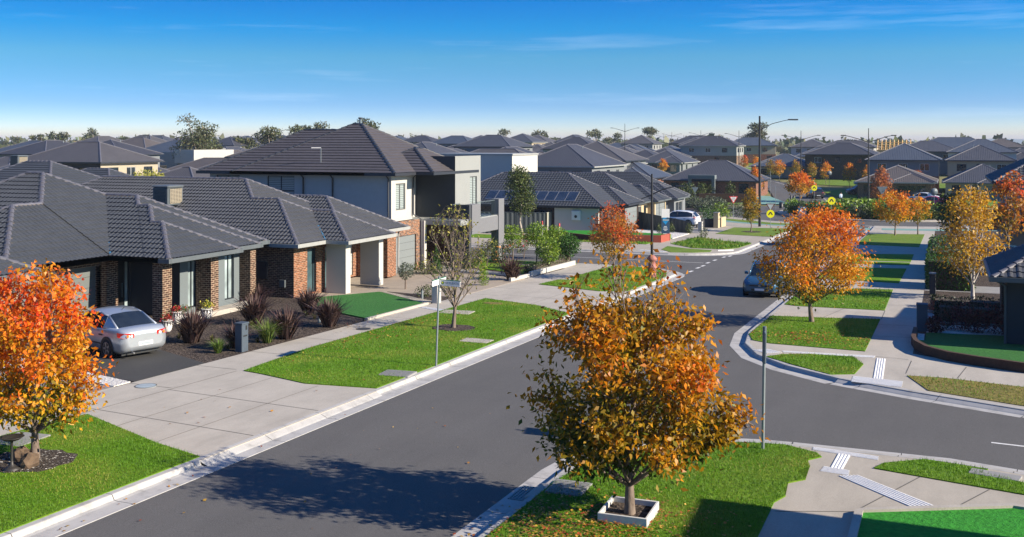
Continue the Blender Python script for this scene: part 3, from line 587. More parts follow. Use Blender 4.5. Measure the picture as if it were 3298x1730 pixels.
def pane(root, off, p0, p1, op, rev=.1, fm='frame_dark', gm='glass_dark', cols=(), rows=(), name='window', fw=.05, sub='pane', label=None, proud=0):
    """window, door or garage door filling an opening of wall()"""
    p0, p1 = Vector(p0), Vector(p1); d = (p1 - p0).normalized(); nx = Vector((d.y, -d.x)); u0, u1, z0, z1 = op
    T = Matrix(((d.x, -nx.x, 0, p0.x), (d.y, -nx.y, 0, p0.y), (0, 0, 1, 0), (0, 0, 0, 1))); y0 = rev - .05 - proud; y1 = rev + .01
    f = MB(off)
    f.box(u0, u1, y0, y1, z0, z0 + fw, fm, T); f.box(u0, u1, y0, y1, z1 - fw, z1, fm, T); f.box(u0, u0 + fw, y0, y1, z0 + fw, z1 - fw, fm, T); f.box(u1 - fw, u1, y0, y1, z0 + fw, z1 - fw, fm, T)
    W, Hh = u1 - u0, z1 - z0
    for c in cols: f.box(u0 + W * c - fw / 2, u0 + W * c + fw / 2, y0 + .004, y1, z0 + fw, z1 - fw, fm, T)
    for r in rows: f.box(u0 + fw, u1 - fw, y0 + .006, y1 - .002, z0 + Hh * r - fw / 2, z0 + Hh * r + fw / 2, fm, T)
    o = f.build(name, root, label)
    if gm:
        g = MB(off); e = fw * .9; q = [(u0 + e, y1 - .02, z0 + e), (u1 - e, y1 - .02, z0 + e), (u1 - e, y1 - .02, z1 - e), (u0 + e, y1 - .02, z1 - e)]
        g.poly([tuple(T @ Vector(a)) for a in q], gm, [(a[0], a[2]) for a in q]); g.build(sub, o)
    return o
def panel_door(root, off, p0, p1, op, m, rev, n=4, name='garage_door', handle=True, vertical=False, label=None):
    p0, p1 = Vector(p0), Vector(p1); d = (p1 - p0).normalized(); nx = Vector((d.y, -d.x)); u0, u1, z0, z1 = op
    T = Matrix(((d.x, -nx.x, 0, p0.x), (d.y, -nx.y, 0, p0.y), (0, 0, 1, 0), (0, 0, 0, 1))); f = MB(off)
    f.box(u0, u1, rev - .005, rev + .02, z0, z1, 'joint', T)
    for i in range(n):
        if vertical: a, b = u0 + (u1 - u0) * i / n, u0 + (u1 - u0) * (i + 1) / n; f.box(a + .008, b - .008, rev - .03, rev - .004, z0 + .01, z1 - .01, m, T)
        else: a, b = z0 + (z1 - z0) * i / n, z0 + (z1 - z0) * (i + 1) / n; f.box(u0 + .01, u1 - .01, rev - .03, rev - .004, a + .008, b - .008, m, T)
    o = f.build(name, root, label)
    if handle:
        h = MB(off)
        if name == 'garage_door': h.box((u0 + u1) / 2 - .08, (u0 + u1) / 2 + .08, rev - .06, rev - .031, z0 + .55, z0 + .6, 'dark_plastic', T)
        else: h.box(u1 - .14, u1 - .1, rev - .09, rev - .031, z0 + .7, z0 + 1.3, 'steel', T)
        h.build('handle', o)
    return o
def roof_part(root, off, wings, m, sl, extra=(), xcaps=(), name='roof', style='tile', capm='ridge', mort='mortar', gut='gutter_dark', gsides='SEWN', skip='', soffit='soffit', **kw):
    """wings: (x0,x1,y0,y1,ze[,skip faces])"""
    mb = MB(off); cp = MB(off); gt = MB(off)
    for w in wings:
        x0, x1, y0, y1, ze = w[:5]; sk = w[5] if len(w) > 5 else ''
        F, L = hip(x0, x1, y0, y1, ze, sl)
        no = w[6] if len(w) > 6 else ()
        L = [q for i, q in enumerate(L) if i not in no]
        for k, P in F.items():
            if k.lower() in sk: continue
            if k in sk or k in skip: flat_face(mb, P, m)
            elif style == 'tile': tile_face(mb, P, m, **kw)
            else: flat_face(mb, P, m)
        if soffit: mb.poly([(x0, y0, ze - .02), (x0, y1, ze - .02), (x1, y1, ze - .02), (x1, y0, ze - .02)], soffit)
        for a, b in L: caps(cp, a, b, capm, mort=mort, fine=style != 'flat')
        gutter(gt, x0, x1, y0, y1, ze, gut, gsides)
    for P in extra: tile_face(mb, P, m, **kw)
    for a, b in xcaps: caps(cp, a, b, capm, mort=mort)
    o = mb.build(name, root); cp.build('ridge_capping', o); gt.build('gutter', o)
    return o
def downpipe(root, off, pts, m, r=.045, name='downpipe'):
    t = MB(off); t.tube(pts, r, m, 8); return t.build(name, root)
SL = .55
def cooler(x, y, z, label):
    t = thing('rooftop_cooler', label, 'air cooler', (x, y, z)); b = MB(); s = .5
    b.bbox(-.52, .52, -.6, .6, .42, 1.35, 'gutter_mid', .05); b.bbox(-.56, .56, -.64, .64, 1.35, 1.45, 'gutter_mid', .05); b.build('cabinet', t)
    g = MB()
    for i in range(11):
        zz = .5 + i * .072
        g.box(.522, .54, -.45, .45, zz, zz + .03, 'render_beige'); g.box(-.4, .4, -.62, -.602, zz, zz + .03, 'gutter_dark')
    for i in range(8): g.box(.524, .548, -.45 + i * .125, -.42 + i * .125, .5, 1.28, 'render_beige')
    g.box(.521, .526, -.47, .47, .48, 1.3, 'dark_plastic'); g.build('grille', t)
    d = MB(); d.bbox(-.3, .3, -.3, .3, -.35, .42, 'galv', .02); d.tube([(.38, .3, .5), (.42, .35, .1), (.3, .5, -.1)], .03, 'white_plastic'); d.build('duct', t)
    return t
# ---- the house with the charcoal hipped roof and the silver sedan on its drive
def house_one():
    B = -.28; E = 2.37; off = (-31, 34, B)
    t = thing('brick_house', 'charcoal tiled house with brown brick pillars behind the silver sedan', 'house', off)
    wings = [(-44.0, -31.3, 29.3, 41.1, E, 'WNe', (2,)), (-38.76, -31.3, 27.85, 36, E, 'Wne', (2, 3, 4)), (-41, -29.5, 33, 41.1, E, 'W', (2,)), (-38, -28.85, 33, 39.7, E, 'Ws', (0, 1, 2, 4)), (-36, -28.3, 33, 37.5, E, 'Ws', (0, 1, 4))]
    zz = lambda k: E + k * SL; P0 = (-37.2, 35.2, zz(5.9)); P1 = (-35.03, 33.03, zz(3.73)); P2 = (-35.03, 31.58, zz(3.73)); hp = lambda xf, k: (xf - k, 33 + k, zz(k))
    roof_part(t, off, wings, 'tile_charcoal', SL, extra=[[(-31.3, 27.85, E), (-31.3, 33.03, E), P1, P2], [(-31.3, 33.03, E), (-31.3, 41.1, E), P0, P1], [(-29.5, 33, E), (-28.85, 33, E), hp(-28.85, 3.35), hp(-29.5, 3.35)], [(-28.85, 33, E), (-28.3, 33, E), hp(-28.3, 2.25), hp(-28.85, 2.25)]], xcaps=[(P1, P0), (P1, P2), (hp(-28.3, 2.25), hp(-28.85, 2.25)), (hp(-28.85, 2.25), hp(-28.85, 3.35)), (hp(-28.85, 3.35), hp(-29.5, 3.35)), (hp(-29.5, 3.35), hp(-29.5, 4.05))], gut='gutter_mid')
    v = MB(off); v.mesh([(-31.3, 33.0, E + .05), (-31.2, 33.12, E + .05), (-34.0, 36.0, 3.9), (-34.15, 35.85, 3.9)], [(0, 1, 2, 3)], 'glass_blue'); v.build('valley_flashing', t)
    w = MB(off); zt = E - .02
    g0, g1 = (-31.9, 28.2), (-31.9, 33.9)
    gop = (.9, 4.95, B, B + 2.25); wall(w, g0, g1, B, zt, [gop], 'brick_brown', .3)
    w.box(-32.1, -31.6, 33.15, 33.8, B, zt, 'brick_brown')                              # pillar beside the garage
    wall(w, (-32.2, 33.9), (-32.2, 35.2), B, zt, [(.05, 1.25, B, B + 2.3)], 'render_dark', .12)
    wall(w, (-32.2, 35.2), (-29.6, 35.2), B, zt, [], 'render_dark')  # porch side wall takes dark render, the recess shade put into its colour
    wall(w, (-29.6, 35.2), (-29.6, 36.4), B, zt, [(.5, 1.1, B + .25, B + 2.25)], 'render_grey', .12)
    wall(w, (-29.6, 36.4), (-29.6, 39.5), B, zt, [(1.75, 2.4, B + .25, B + 2.25)], 'render_grey', .12)
    wall(w, (-29.6, 39.5), (-42, 39.5), B, zt, [], 'brick_brown'); wall(w, (-42, 39.5), (-42, 28), B, zt, [], 'brick_brown'); wall(w, (-42, 28.2), (-31.9, 28.2), B, zt, [], 'brick_brown')
    w.build('wall', t)
    for x0, x1, y0, y1 in ((-29.28, -28.78, 33.2, 33.75), (-29.59, -28.8, 36.2, 36.7), (-29.59, -29.0, 39.2, 39.6)): p = MB(off); p.box(x0, x1, y0, y1, B, zt, 'brick_brown'); p.build('pillar', t)
    panel_door(t, off, g0, g1, gop, 'garage_grey', .3, 5)
    panel_door(t, off, (-32.2, 33.9), (-32.2, 35.2), (.05, .95, B, B + 2.3), 'door_black', .12, 1, 'front_door'); pane(t, off, (-32.2, 33.9), (-32.2, 35.2), (.95, 1.25, B, B + 2.3), .12, 'frame_dark', 'glass_pale', name='sidelight')
    for op, a, b in (((.5, 1.1, B + .25, B + 2.25), (-29.6, 35.2), (-29.6, 36.4)), ((1.75, 2.4, B + .25, B + 2.25), (-29.6, 36.4), (-29.6, 39.5))): pane(t, off, a, b, op, .12, 'frame_dark', 'glass_pale', (.5,))
    downpipe(t, off, [(-29.3, 33.2, E - .1), (-29.42, 33.52, E - .3), (-29.42, 33.52, B)], 'gutter_dark')
    s = MB(off); s.box(-29.3, -28.6, 33.6, 39.3, B - .1, B + .1, 'concrete'); s.build('plinth', t)
house_one()
def house_zero():
    B = -.1; E = 2.45; off = (-31, 22, B)
    t = thing('brick_house', 'red brick house mostly out of frame beside the charcoal tiled house', 'house', off)
    roof_part(t, off, [(-44, -30.5, 14.5, 28.25, E, 'WSN'), (-35, -30.0, 24.6, 28.3, E - .06, 'W')], 'tile_charcoal', SL, gut='gutter_mid')
    w = MB(off); op = (8.9, 11.9, B, B + 2.2); wall(w, (-31, 15), (-31, 27.7), B, E, [op], 'brick_brown', .35); wall(w, (-31, 27.7), (-43, 27.7), B, E, [], 'brick_brown'); wall(w, (-43, 15), (-31, 15), B, E, [], 'brick_brown'); w.build('wall', t)
    panel_door(t, off, (-31, 15), (-31, 27.7), op, 'garage_red', .35, 5); downpipe(t, off, [(-30.4, 28.1, E - .1), (-30.9, 28.0, E - .4), (-30.93, 27.6, B)], 'gutter_mid')
house_zero()
# ---- the tiled house with two white portico columns
def house_two():
    B = -.56; E = 2.12; off = (-30, 47, B)
    t = thing('brick_house', 'tan brick house with white portico columns and roof cooler', 'house', off)
    wings = [(-50.5, -30.1, 42.1, 52.5, E, 'WN', (2,)), (-40, -28.45, 42.1, 49.1, E, 'WNs', (0, 1, 4)), (-36, -27.15, 44.5, 49.25, E, 'W'), (-40, -28.7, 46.9, 53.6, E, 'W')]
    hp = lambda xf, k: (xf - k, 42.1 + k, E + k * SL)
    roof_part(t, off, wings, 'tile_slate', SL, gut='gutter_pale', extra=[[(-30.1, 42.1, E), (-28.45, 42.1, E), hp(-28.45, 3.5), hp(-30.1, 3.5)]], xcaps=[(hp(-28.45, 3.5), hp(-30.1, 3.5)), (hp(-30.1, 3.5), hp(-30.1, 5.2))])
    v = MB(off); v.mesh([(-28.4, 44.42, E + .05), (-28.4, 44.5, E + .05), (-29.8, 45.9, 2.9), (-29.85, 45.8, 2.9)], [(0, 1, 2, 3)], 'glass_blue'); v.build('valley_flashing', t)
    w = MB(off); zt = E - .02; f0, f1 = (-29.0, 42.6), (-29.0, 46.4); W1, W2 = (1.15, 1.95, B + .12, B + 2.3), (2.75, 3.5, B + .12, B + 2.3)
    wall(w, f0, f1, B - .1, zt, [W1, W2], 'brick_tan', .14); wall(w, (-50, 42.6), f0, B - .1, zt, [], 'brick_brown')
    wall(w, f1, (-31.2, 46.4), B - .1, zt, [], 'brick_tan'); G = (.35, 5.3, B, B + 2.2); wall(w, (-31.2, 46.4), (-31.2, 52.1), B - .1, zt, [G], 'brick_tan', .1); w.box(-31.3, -29.2, 52.1, 53.1, B - .1, zt, 'brick_tan')
    wall(w, (-29.2, 53.1), (-50, 53.1), B - .1, zt, [], 'brick_brown'); wall(w, (-50, 53.1), (-50, 42.6), B - .1, zt, [], 'brick_brown'); w.build('wall', t)
    c = MB(off)
    c.bbox(-28.75, -27.6, 45.05, 45.5, B, zt, 'render_white', .012); c.build('column', t); c = MB(off); c.bbox(-28.75, -27.6, 48.35, 48.8, B, zt, 'render_white', .012); c.build('column', t)
    panel_door(t, off, (-31.2, 46.4), (-31.2, 52.1), G, 'garage_pale', .1, 6)
    pane(t, off, f0, f1, W1, .14, 'frame_dark', 'glass_teal', (.8,)); pane(t, off, f0, f1, W2, .14, 'frame_dark', 'glass_teal', (.8,))
    m = MB(off); m.box(-31.2, -30.5, 42.54, 42.61, B + .9, B + 1.75, 'gutter_dark'); m.build('meter_box', t); m = MB(off); m.box(-29.75, -29.45, 42.48, 42.61, B + .55, B + .9, 'gutter_mid'); m.build('gas_meter', t)
    s = MB(off); s.box(-28.98, -28.6, 45.2, 46.3, B - .1, B + .14, 'concrete'); s.build('doorstep', t)
    downpipe(t, off, [(-28.75, 53.55, E - .1), (-29.1, 53.2, E - .3), (-29.1, 53.18, B)], 'gutter_pale')
house_two()
cooler(-38.3, 44.6, 3.25, 'grey evaporative cooler on the roof behind the charcoal ridge')
# ---- the two-storey rendered house with the balcony
def house_three():
    B = -.82; E = 5.15; off = (-32, 60, B)
    t = thing('two_storey_house', 'two storey grey rendered house with balcony and tall flue', 'house', off)
    wings = [(-41.5, -29.9, 54.2, 65.2, E, 'WN'), (-44.1, -32, 54.2, 63.8, E, 'WNse', (2, 3)), (-34, -28.7, 56.8, 63.2, E, 'WN'), (-36, -30.2, 61, 65.4, E, 'W')]
    roof_part(t, off, wings, 'tile_brownish', SL, amp=0, gauge=.34, lift=.045, capm='gutter_dark', mort=None, extra=[[(-44.1, 54.2, E), (-41.5, 54.2, E), (-36.7, 59, E + 4.8 * SL), (-39.3, 59, E + 4.8 * SL)]])
    w = MB(off); zt = E - .03; up = 2.15
    side0, side1 = (-43.6, 54.7), (-30.4, 54.7); S1, S2 = (.5, 2.3, up + 1.2, up + 2.75), (4.4, 6.4, up + 1.15, up + 2.75)
    wall(w, side0, side1, up, zt, [S1, S2], 'render_side', .1)
    F = (.55, 1.75, up + .75, up + 2.35); wall(w, (-30.4, 54.7), (-30.4, 57.35), up + .1, zt, [F], 'render_white', .1)
    wall(w, (-30.4, 57.35), (-31.4, 57.35), up, zt, [], 'render_white'); D = (.35, 1.95, up + .1, up + 2.4)
    wall(w, (-31.4, 57.35), (-31.4, 59.7), up, zt, [D], 'render_white', .1); wall(w, (-31.4, 65), (-43.6, 65), up, zt, [], 'render_mid'); wall(w, (-43.6, 65), (-43.6, 54.7), B, zt, [], 'render_mid'); wall(w, (-31.6, 63.6), (-31.6, 65), up, zt, [], 'render_white')
    # the parapet tower
    TW = (2.2, 3.3, up + .2, up + 2.6); w.box(-31.5, -28.64, 59.7, 59.75, up, 6.1, 'render_dark'); wall(w, (-28.6, 59.7), (-28.6, 63.6), up, 6.1, [TW], 'render_pale', .1); wall(w, (-28.6, 63.6), (-31.5, 63.6), up, 6.1, [], 'render_pale'); w.box(-31.5, -28.65, 59.76, 63.55, 5.95, 6.05, 'render_mid'); w.box(-31.5, -31.4, 59.76, 63.55, 5, 6.1, 'render_pale')
    # ground floor: brick band over the garage, dark entry
    GB_ = (.4, 3.1, B, B + 2.2); wall(w, (-30.0, 54.0), (-30.0, 57.55), B, up + .12, [GB_], 'brick_mixed', .12); wall(w, (-43.6, 54.0), (-30.0, 54.0), B, up + .12, [], 'brick_brown'); w.box(-43.6, -30.0, 54.0, 54.7, up + .06, up + .12, 'soffit'); wall(w, (-30.0, 57.55), (-31.8, 57.55), B, up, [], 'render_mid')
    DD = (.1, 1.0, B + .1, B + 2.3); wall(w, (-31.8, 57.55), (-31.8, 60.4), B, up, [DD], 'render_dark', .1); w.box(-31.8, -29.2, 61.6, 61.9, B, up, 'brick_tan'); LW = (.3, 1.3, B + .7, B + 2.2); wall(w, (-30.6, 61.9), (-30.6, 64.6), B, up, [LW], 'brick_tan', .1); wall(w, (-30.6, 64.6), (-43.6, 65), B, up, [], 'brick_brown'); w.box(-30.2, -29.7, 57.6, 57.9, B, up, 'render_white')
    w.build('wall', t)
    s = MB(off); s.bbox(-31.6, -27.3, 57.75, 64.2, up - .25, up + .06, 'render_pale', .01); s.bbox(-28.6, -27.25, 58.9, 59.2, B, up + .95, 'render_dark', .01); s.bbox(-27.75, -27.2, 59.2, 60.5, up - .9, up + .95, 'render_bal', .01); s.bbox(-27.75, -27.2, 63.4, 64.3, B, up + 1.1, 'render_bal', .01); s.bbox(-27.7, -27.25, 60.5, 63.4, up - .9, up + .0, 'render_bal', .01); s.build('balcony', t)
    for a, b, c, d in ((-27.5, -27.48, 60.55, 63.35), (-27.9, -27.88, 57.9, 58.85)):
        g = MB(off); g.box(a, b, c, d, up + .08, up + 1.0, 'balustrade'); o = g.build('balustrade', t); r = MB(off); r.box(a - .015, b + .015, c, d, up + 1.0, up + 1.04, 'steel'); r.build('rail', o)
    pane(t, off, side0, side1, S1, .1, 'frame_dark', 'glass_blue', (.5,)); pane(t, off, side0, side1, S2, .1, 'frame_dark', 'glass_blind', (.5,), (.42,))
    pane(t, off, (-30.4, 54.7), (-30.4, 57.35), F, .1, 'frame_grey', 'glass_blind', (.5,), fw=.07); pane(t, off, (-31.4, 57.35), (-31.4, 59.7), D, .1, 'frame_grey', 'glass_pale', (.33, .7), name='balcony_door'); pane(t, off, (-28.6, 59.7), (-28.6, 63.6), TW, .1, 'frame_grey', 'glass_blind', (.55,))
    pane(t, off, (-30.6, 61.9), (-30.6, 64.6), LW, .1, 'frame_white', 'glass_blind')
    panel_door(t, off, (-30.0, 54.0), (-30.0, 57.55), GB_, 'garage_mid', .12, 5); panel_door(t, off, (-31.8, 57.55), (-31.8, 60.4), DD, 'timber', .1, 6, 'front_door', vertical=True)
    for x in (-36.5, -34.4, -30.55): downpipe(t, off, [(x, 54.3, E - .12), (x, 54.62, E - .35), (x, 54.62, up)], 'gutter_dark', .05)
    downpipe(t, off, [(-29.9, 57.0, E - .1), (-30.3, 57.3, E - .35), (-30.3, 57.3, up + .4), (-29.9, 57.6, up + .1), (-29.9, 57.6, B)], 'gutter_dark', .05)
    f = MB(off); f.tube([(-36.6, 61.6, 7.2), (-36.6, 61.6, 8.55)], .09, 'steel', 12); f.tube([(-36.6, 61.6, 8.55), (-36.6, 61.6, 8.65)], .15, 'gutter_dark', 12); f.build('flue', t)
    a = MB(off); a.tube([(-35.6, 55.2, E + .45), (-35.6, 55.2, E + 1.5)], .018, 'galv', 6); a.tube([(-36.1, 54.9, E + 1.48), (-35.6, 55.2, E + 1.48)], .03, 'white_plastic', 6); a.tube([(-35.8, 55.2, E + .5), (-35.4, 55.25, E + .55)], .03, 'galv', 6); a.build('aerial', t)
house_three()
# ---- generic houses of the estate
def est_house(label, x, y, rz, w=11, d=14, st=1, roof='far_tile_a', wallm='brick_brown', upm=None, slope=.42, wing=None, gar=None, z=None, style='flat', group=None, porch=None, gut='gutter_dark', win='glass_dark', kw=None, solar=None, hide='', flue=True):
    """front is local -y; wing=(u0,u1,project) front wing, gar=(u0,u1), porch=(u0,u1,material)"""
    z = gz(x, y) if z is None else z
    t = thing('two_storey_house' if st == 2 else 'house', label, 'house', (x, y, z), rz, group); o = (0, 0, 0); e = .45
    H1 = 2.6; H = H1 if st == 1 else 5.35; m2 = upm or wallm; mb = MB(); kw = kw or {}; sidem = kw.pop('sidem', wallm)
    y1 = d; wins = []
    fops = []
    if gar: fops.append((gar[0], gar[1], 0, 2.2))
    segs = [(.9, 2.3), (3.2, 4.2), (w - 2.8, w - 1.2)]
    fr = 0
    for a, b in segs:
        if not gar or b < gar[0] - .2 or a > gar[1] + .2: fops.append((a, b, .5, 2.15)); wins.append(((0, 0), (w, 0), fops[-1]))
    wall(mb, (0, 0), (w, 0), 0, H1, fops, wallm, .1)
    so = [(d * .2, d * .2 + 1.6, .9, 2.1), (d * .6, d * .6 + 1.2, .9, 2.1)]
    for p0, p1 in (((w, 0), (w, d)), ((0, d), (0, 0))):
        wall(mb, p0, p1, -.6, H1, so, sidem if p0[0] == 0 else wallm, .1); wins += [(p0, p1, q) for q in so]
    wall(mb, (w, d), (0, d), -.6, H1, [], wallm)
    wings = [(-e, w + e, -e, d + e, H)]
    if st == 2:
        mb2 = MB()
        for p0, p1 in (((0, 0), (w, 0)), ((w, 0), (w, d)), ((0, d), (0, 0)), ((w, d), (0, d))):
            L = math.dist(p0, p1); ops = [(L * q, L * q + 1.5, H1 + .9, H1 + 2.1) for q in (.14, .44, .74)]
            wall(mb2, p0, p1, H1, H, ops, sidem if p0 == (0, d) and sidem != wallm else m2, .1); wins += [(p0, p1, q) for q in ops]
        mb2.build('upper_wall', t)
    if wing:
        a, b, q = wing; wo = [(.8, b - a - .8, .5, 2.1)] if not gar or gar[0] < a or gar[0] > b else [(gar[0] - a, gar[1] - a, 0, 2.2)]
        wall(mb, (a, -q), (b, -q), 0, H1, wo, wallm, .1); wall(mb, (b, -q), (b, 0), 0, H1, [], wallm); wall(mb, (a, 0), (a, -q), 0, H1, [], wallm)
        if wo[0][2] > 0: wins.append(((a, -q), (b, -q), wo[0]))
        wings.append((a - e, b + e, -q - e, d * .5, H1))
    mb.build('wall', t)
    roof_part(t, o, wings, roof, slope, style=style, gut=gut, mort=None, skip=hide, **kw)
    for p0, p1, q in wins: pane(t, o, p0, p1, q, .1, 'frame_dark' if rnd.random() < .6 else 'frame_white', win, (.5,))
    if gar:
        if wing and wing[0] <= gar[0] <= wing[1]: panel_door(t, o, (wing[0], -wing[2]), (wing[1], -wing[2]), (gar[0] - wing[0], gar[1] - wing[0], 0, 2.2), rnd.choice(['garage_mid', 'garage_grey']), .1, 4, handle=False)
        else: panel_door(t, o, (0, 0), (w, 0), (gar[0], gar[1], 0, 2.2), rnd.choice(['garage_mid', 'garage_grey']), .1, 4, handle=False)
    if porch:
        a, b, pm = porch; p = MB(); p.bbox(a, a + .5, -1.5, -1.0, 0, 2.9, pm, .01); p.bbox(b - .5, b, -1.5, -1.0, 0, 2.9, pm, .01); p.bbox(a - .003, b + .003, -1.53, 0, 2.9, 3.5, pm, .01); p.build('portico', t)
        p = MB(); p.box((a + b) / 2 - .5, (a + b) / 2 + .5, -.06, -.004, 0, 2.2, 'timber_brown'); p.build('front_door', t)
    if flue:
        f = MB(); fx, fy = w * .6, d * .6; f.tube([(fx, fy, H), (fx, fy, H + min(w, d) * .5 * slope * .75 + .7)], .06, 'galv', 6); f.build('vent_pipe', t)
    if solar: solar_on(t, *solar[:5], w, d, H, slope, e)
    return t
def solar_on(t, side, u0, v0, nu, nv, w, d, H, sl, e):
    """panels lying on the roof face at local side S or W or E"""
    L = math.sqrt(1 + sl * sl); pw, ph = 1.05, 1.7
    for i in range(nu):
        for j in range(nv):
            f = MB(); q = []
            for a, b in ((0, 0), (1, 0), (1, 1), (0, 1)):
                u = u0 + (i + .5 + (a - .5) * .96) * pw; v = (v0 + (j + .5 + (b - .5) * .97) * ph) / L; zz = H + v * sl + .12
                q.append({'S': (u, -e + v, zz), 'W': (-e + v, u, zz), 'E': (w + e - v, u, zz)}[side])
            if side == 'W': q = q[::-1]
            dn = Vector((0, 0, -.05)); qq = [tuple(Vector(p) + dn) for p in q]
            f.mesh(q + qq, [(0, 1, 5, 4), (1, 2, 6, 5), (2, 3, 7, 6), (3, 0, 4, 7)], 'solar_frame'); c = sum((Vector(p) for p in q), Vector()) / 4
            f.poly(q, 'solar_frame'); f.poly([tuple(c + (Vector(p) - c) * .955 + Vector((0, 0, .004))) for p in q], 'solar'); f.build('solar_panel', t)
# ---------------------------------------------------------------- the rest of the estate
TK = dict(roll=.3, samp=3, gauge=.36, amp=.03, lift=.045)
def W(px, Y):  # a point that far away along the view, as ground coordinates
    X = (px - 1288) / 2640 * Y; return (.9239 * X - .3827 * Y, .3827 * X + .9239 * Y)
HZ = R(90)
est_house('brick house with a row of solar panels behind the round dark tree', -30.1, 94.4, HZ, 10.0, 17, roof='tile_charcoal', wallm='brick_dark', slope=SL, style='tile', hide='NE', kw=TK, gar=(5.2, 9.6), wing=(5.0, 9.9, .9), solar=('W', 2.6, .75, 9, 1), gut='gutter_dark')
est_house('tiled house with small solar array next past the solar panel row', -30.3, 107.2, HZ, 9.8, 18, roof='tile_charcoal', wallm='render_cream', slope=SL, style='tile', hide='NE', kw=TK, gar=(5.2, 9.4), wing=(4.8, 9.7, .8), solar=('W', 9, 3.2, 4, 1, 9.8, 18, 2.6, SL, .45), gut='gutter_mid')
est_house('house with white porch posts behind the white car driveway', -30.0, 119.2, HZ, 9.4, 15, roof='tile_charcoal', wallm='render_mid', slope=SL, style='tile', hide='NE', kw=TK, wing=(0.4, 5.4, .8), gut='gutter_mid')
est_house('brick house with tall grey square portico facing the roundabout', -43.5, 172, 0, 15, 12, roof='far_tile_a', wallm='brick_red', slope=.5, porch=(4.2, 8.6, 'render_grey'))
est_house('low brick house with striped dark roof left of the grey portico', -58.5, 171, 0, 13, 13, roof='far_tile_c', wallm='brick_red', slope=.5, wing=(6, 12, 1.5), gar=(7, 11.4))
est_house('single storey house with skylight behind the charcoal ridge', -56.6, 54.0, HZ, 12.5, 15, roof='tile_charcoal', wallm='render_mid', slope=.5, style='tile', hide='NE', kw=TK)
est_house('tiled house with sharp hip behind the roof cooler', -65.5, 69.2, HZ, 9.5, 12, roof='tile_charcoal', wallm='render_beige', slope=.5, style='tile', hide='NE', kw=TK)
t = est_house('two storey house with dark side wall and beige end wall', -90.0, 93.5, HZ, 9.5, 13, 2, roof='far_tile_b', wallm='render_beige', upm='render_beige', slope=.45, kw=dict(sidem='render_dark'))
for px, Y, lb in ((45, 104, 'tiled house crowned by a boxy grey cooler'), (470, 108, 'tiled roof tucked between the gum and big house'), (130, 150, 'low roof with blue solar sheet by the lamp'), (330, 150, 'grey roof directly behind the beige end wall'), (560, 150, 'dark roof under the bushy gum'), (20, 160, 'grey roof at the western picture edge')):
    x, y = W(px, Y); est_house(lb, x + 5.5, y - 5, HZ, 11, 12, roof='far_tile_' + 'aebcea'[px % 6], wallm='render_mid', slope=.45)
cooler(*W(48, 99), 4.3, 'boxy grey cooler on the western tiled roof')
est_house('dark red brick house behind the retaining garden', 6.2, 53, -HZ, 8.5, 12, roof='tile_charcoal', wallm='brick_dark', slope=SL, hide='NE')
wp = MB((-30.1, 94.4, 0)); 
for y0, y1, m_ in ((94.1, 94.39, 'render_white'),): wp.bbox(-34.6, -30.2, y0, y1, gz(-30, 94) - .2, gz(-30, 94) + 2.55, m_, .01)
for o in list(C.objects):
    if o.get('label', '').startswith('brick house with a row of solar'): q = wp.build('rendered_panel', o); q.matrix_parent_inverse = o.matrix_basis.inverted(); q.location = (-30.1, 94.4, 0)
def house_right():
    B = gz(2, 45); E = B + 2.6; off = (5, 46, B); t = thing('house', 'dark walled house with big curved roof tiles beside the dark garden', 'house', off)
    roof_part(t, off, [(1.55, 14, 42.4, 48.75, E, 'EN'), (4, 18, 40.5, 52.5, E, 'EN')], 'tile_slate', SL, gut='gutter_mid', roll=.3, amp=.035, samp=6, gauge=.36)
    w = MB(off); a, b = (2.05, 48.3), (2.05, 42.9); q = (1.4, 4.0, B + .6, B + 2.2); wall(w, a, b, B, E, [q], 'brick_dark'); wall(w, b, (14, 42.9), B, E, [], 'render_dark'); wall(w, (14, 48.3), a, B, E, [], 'render_dark'); wall(w, (4.5, 41), (18, 41), B, E, [], 'render_dark'); wall(w, (4.5, 42.9), (4.5, 41), B, E, [], 'render_dark'); w.build('wall', t); pane(t, off, a, b, q, .1, 'frame_dark', 'glass_dark', (.5,))
    downpipe(t, off, [(1.62, 42.5, E - .1), (2.0, 42.8, E - .35), (2.0, 42.85, B)], 'gutter_mid')
house_right()
def house_balcony():
    B = gz(4, 88); off = (4, 92, B); E2 = 4.15; E1 = 1.4
    t = thing('two_storey_house', 'two storey house with glass balcony behind the yellow tree', 'house', off)
    roof_part(t, off, [(3.1, 18, 83, 97, E2, 'EN')], 'tile_slate', SL, gut='gutter_dark', **TK); roof_part(t, off, [(2.9, 14, 82.6, 90, E1, 'EN')], 'tile_slate', SL, name='lower_roof', gut='gutter_dark', **TK)
    w = MB(off); a, b = (3.9, 96.5), (3.9, 83.5); q1, q2 = (2, 4, 2.2, 3.6), (9, 11.5, 1.9, 3.7); wall(w, a, b, B, E2, [q1, q2], 'render_pale'); wall(w, b, (17.5, 83.5), B, E2, [(2, 3.5, 2.2, 3.5), (5, 8, 1.9, 3.6)], 'render_pale'); w.build('wall', t)
    for q in (q1, q2): pane(t, off, a, b, q, .1, 'frame_white', 'glass_dark', (.5,))
    for q in ((2, 3.5, 2.2, 3.5), (5, 8, 1.9, 3.6)): pane(t, off, b, (17.5, 83.5), q, .1, 'frame_white', 'glass_dark', (.5,))
    m = MB(off); m.box(1.9, 7, 79.6, 79.7, B + 2.6, B + 3.9, 'timber_brown'); m.box(1.9, 2.0, 79.7, 83.3, B + 2.6, B + 3.9, 'render_mid'); m.box(1.9, 7, 79.7, 83.3, B + 2.45, B + 2.6, 'render_mid'); m.box(1.95, 2.35, 79.7, 80.1, B, B + 2.45, 'render_mid'); m.build('balcony', t)
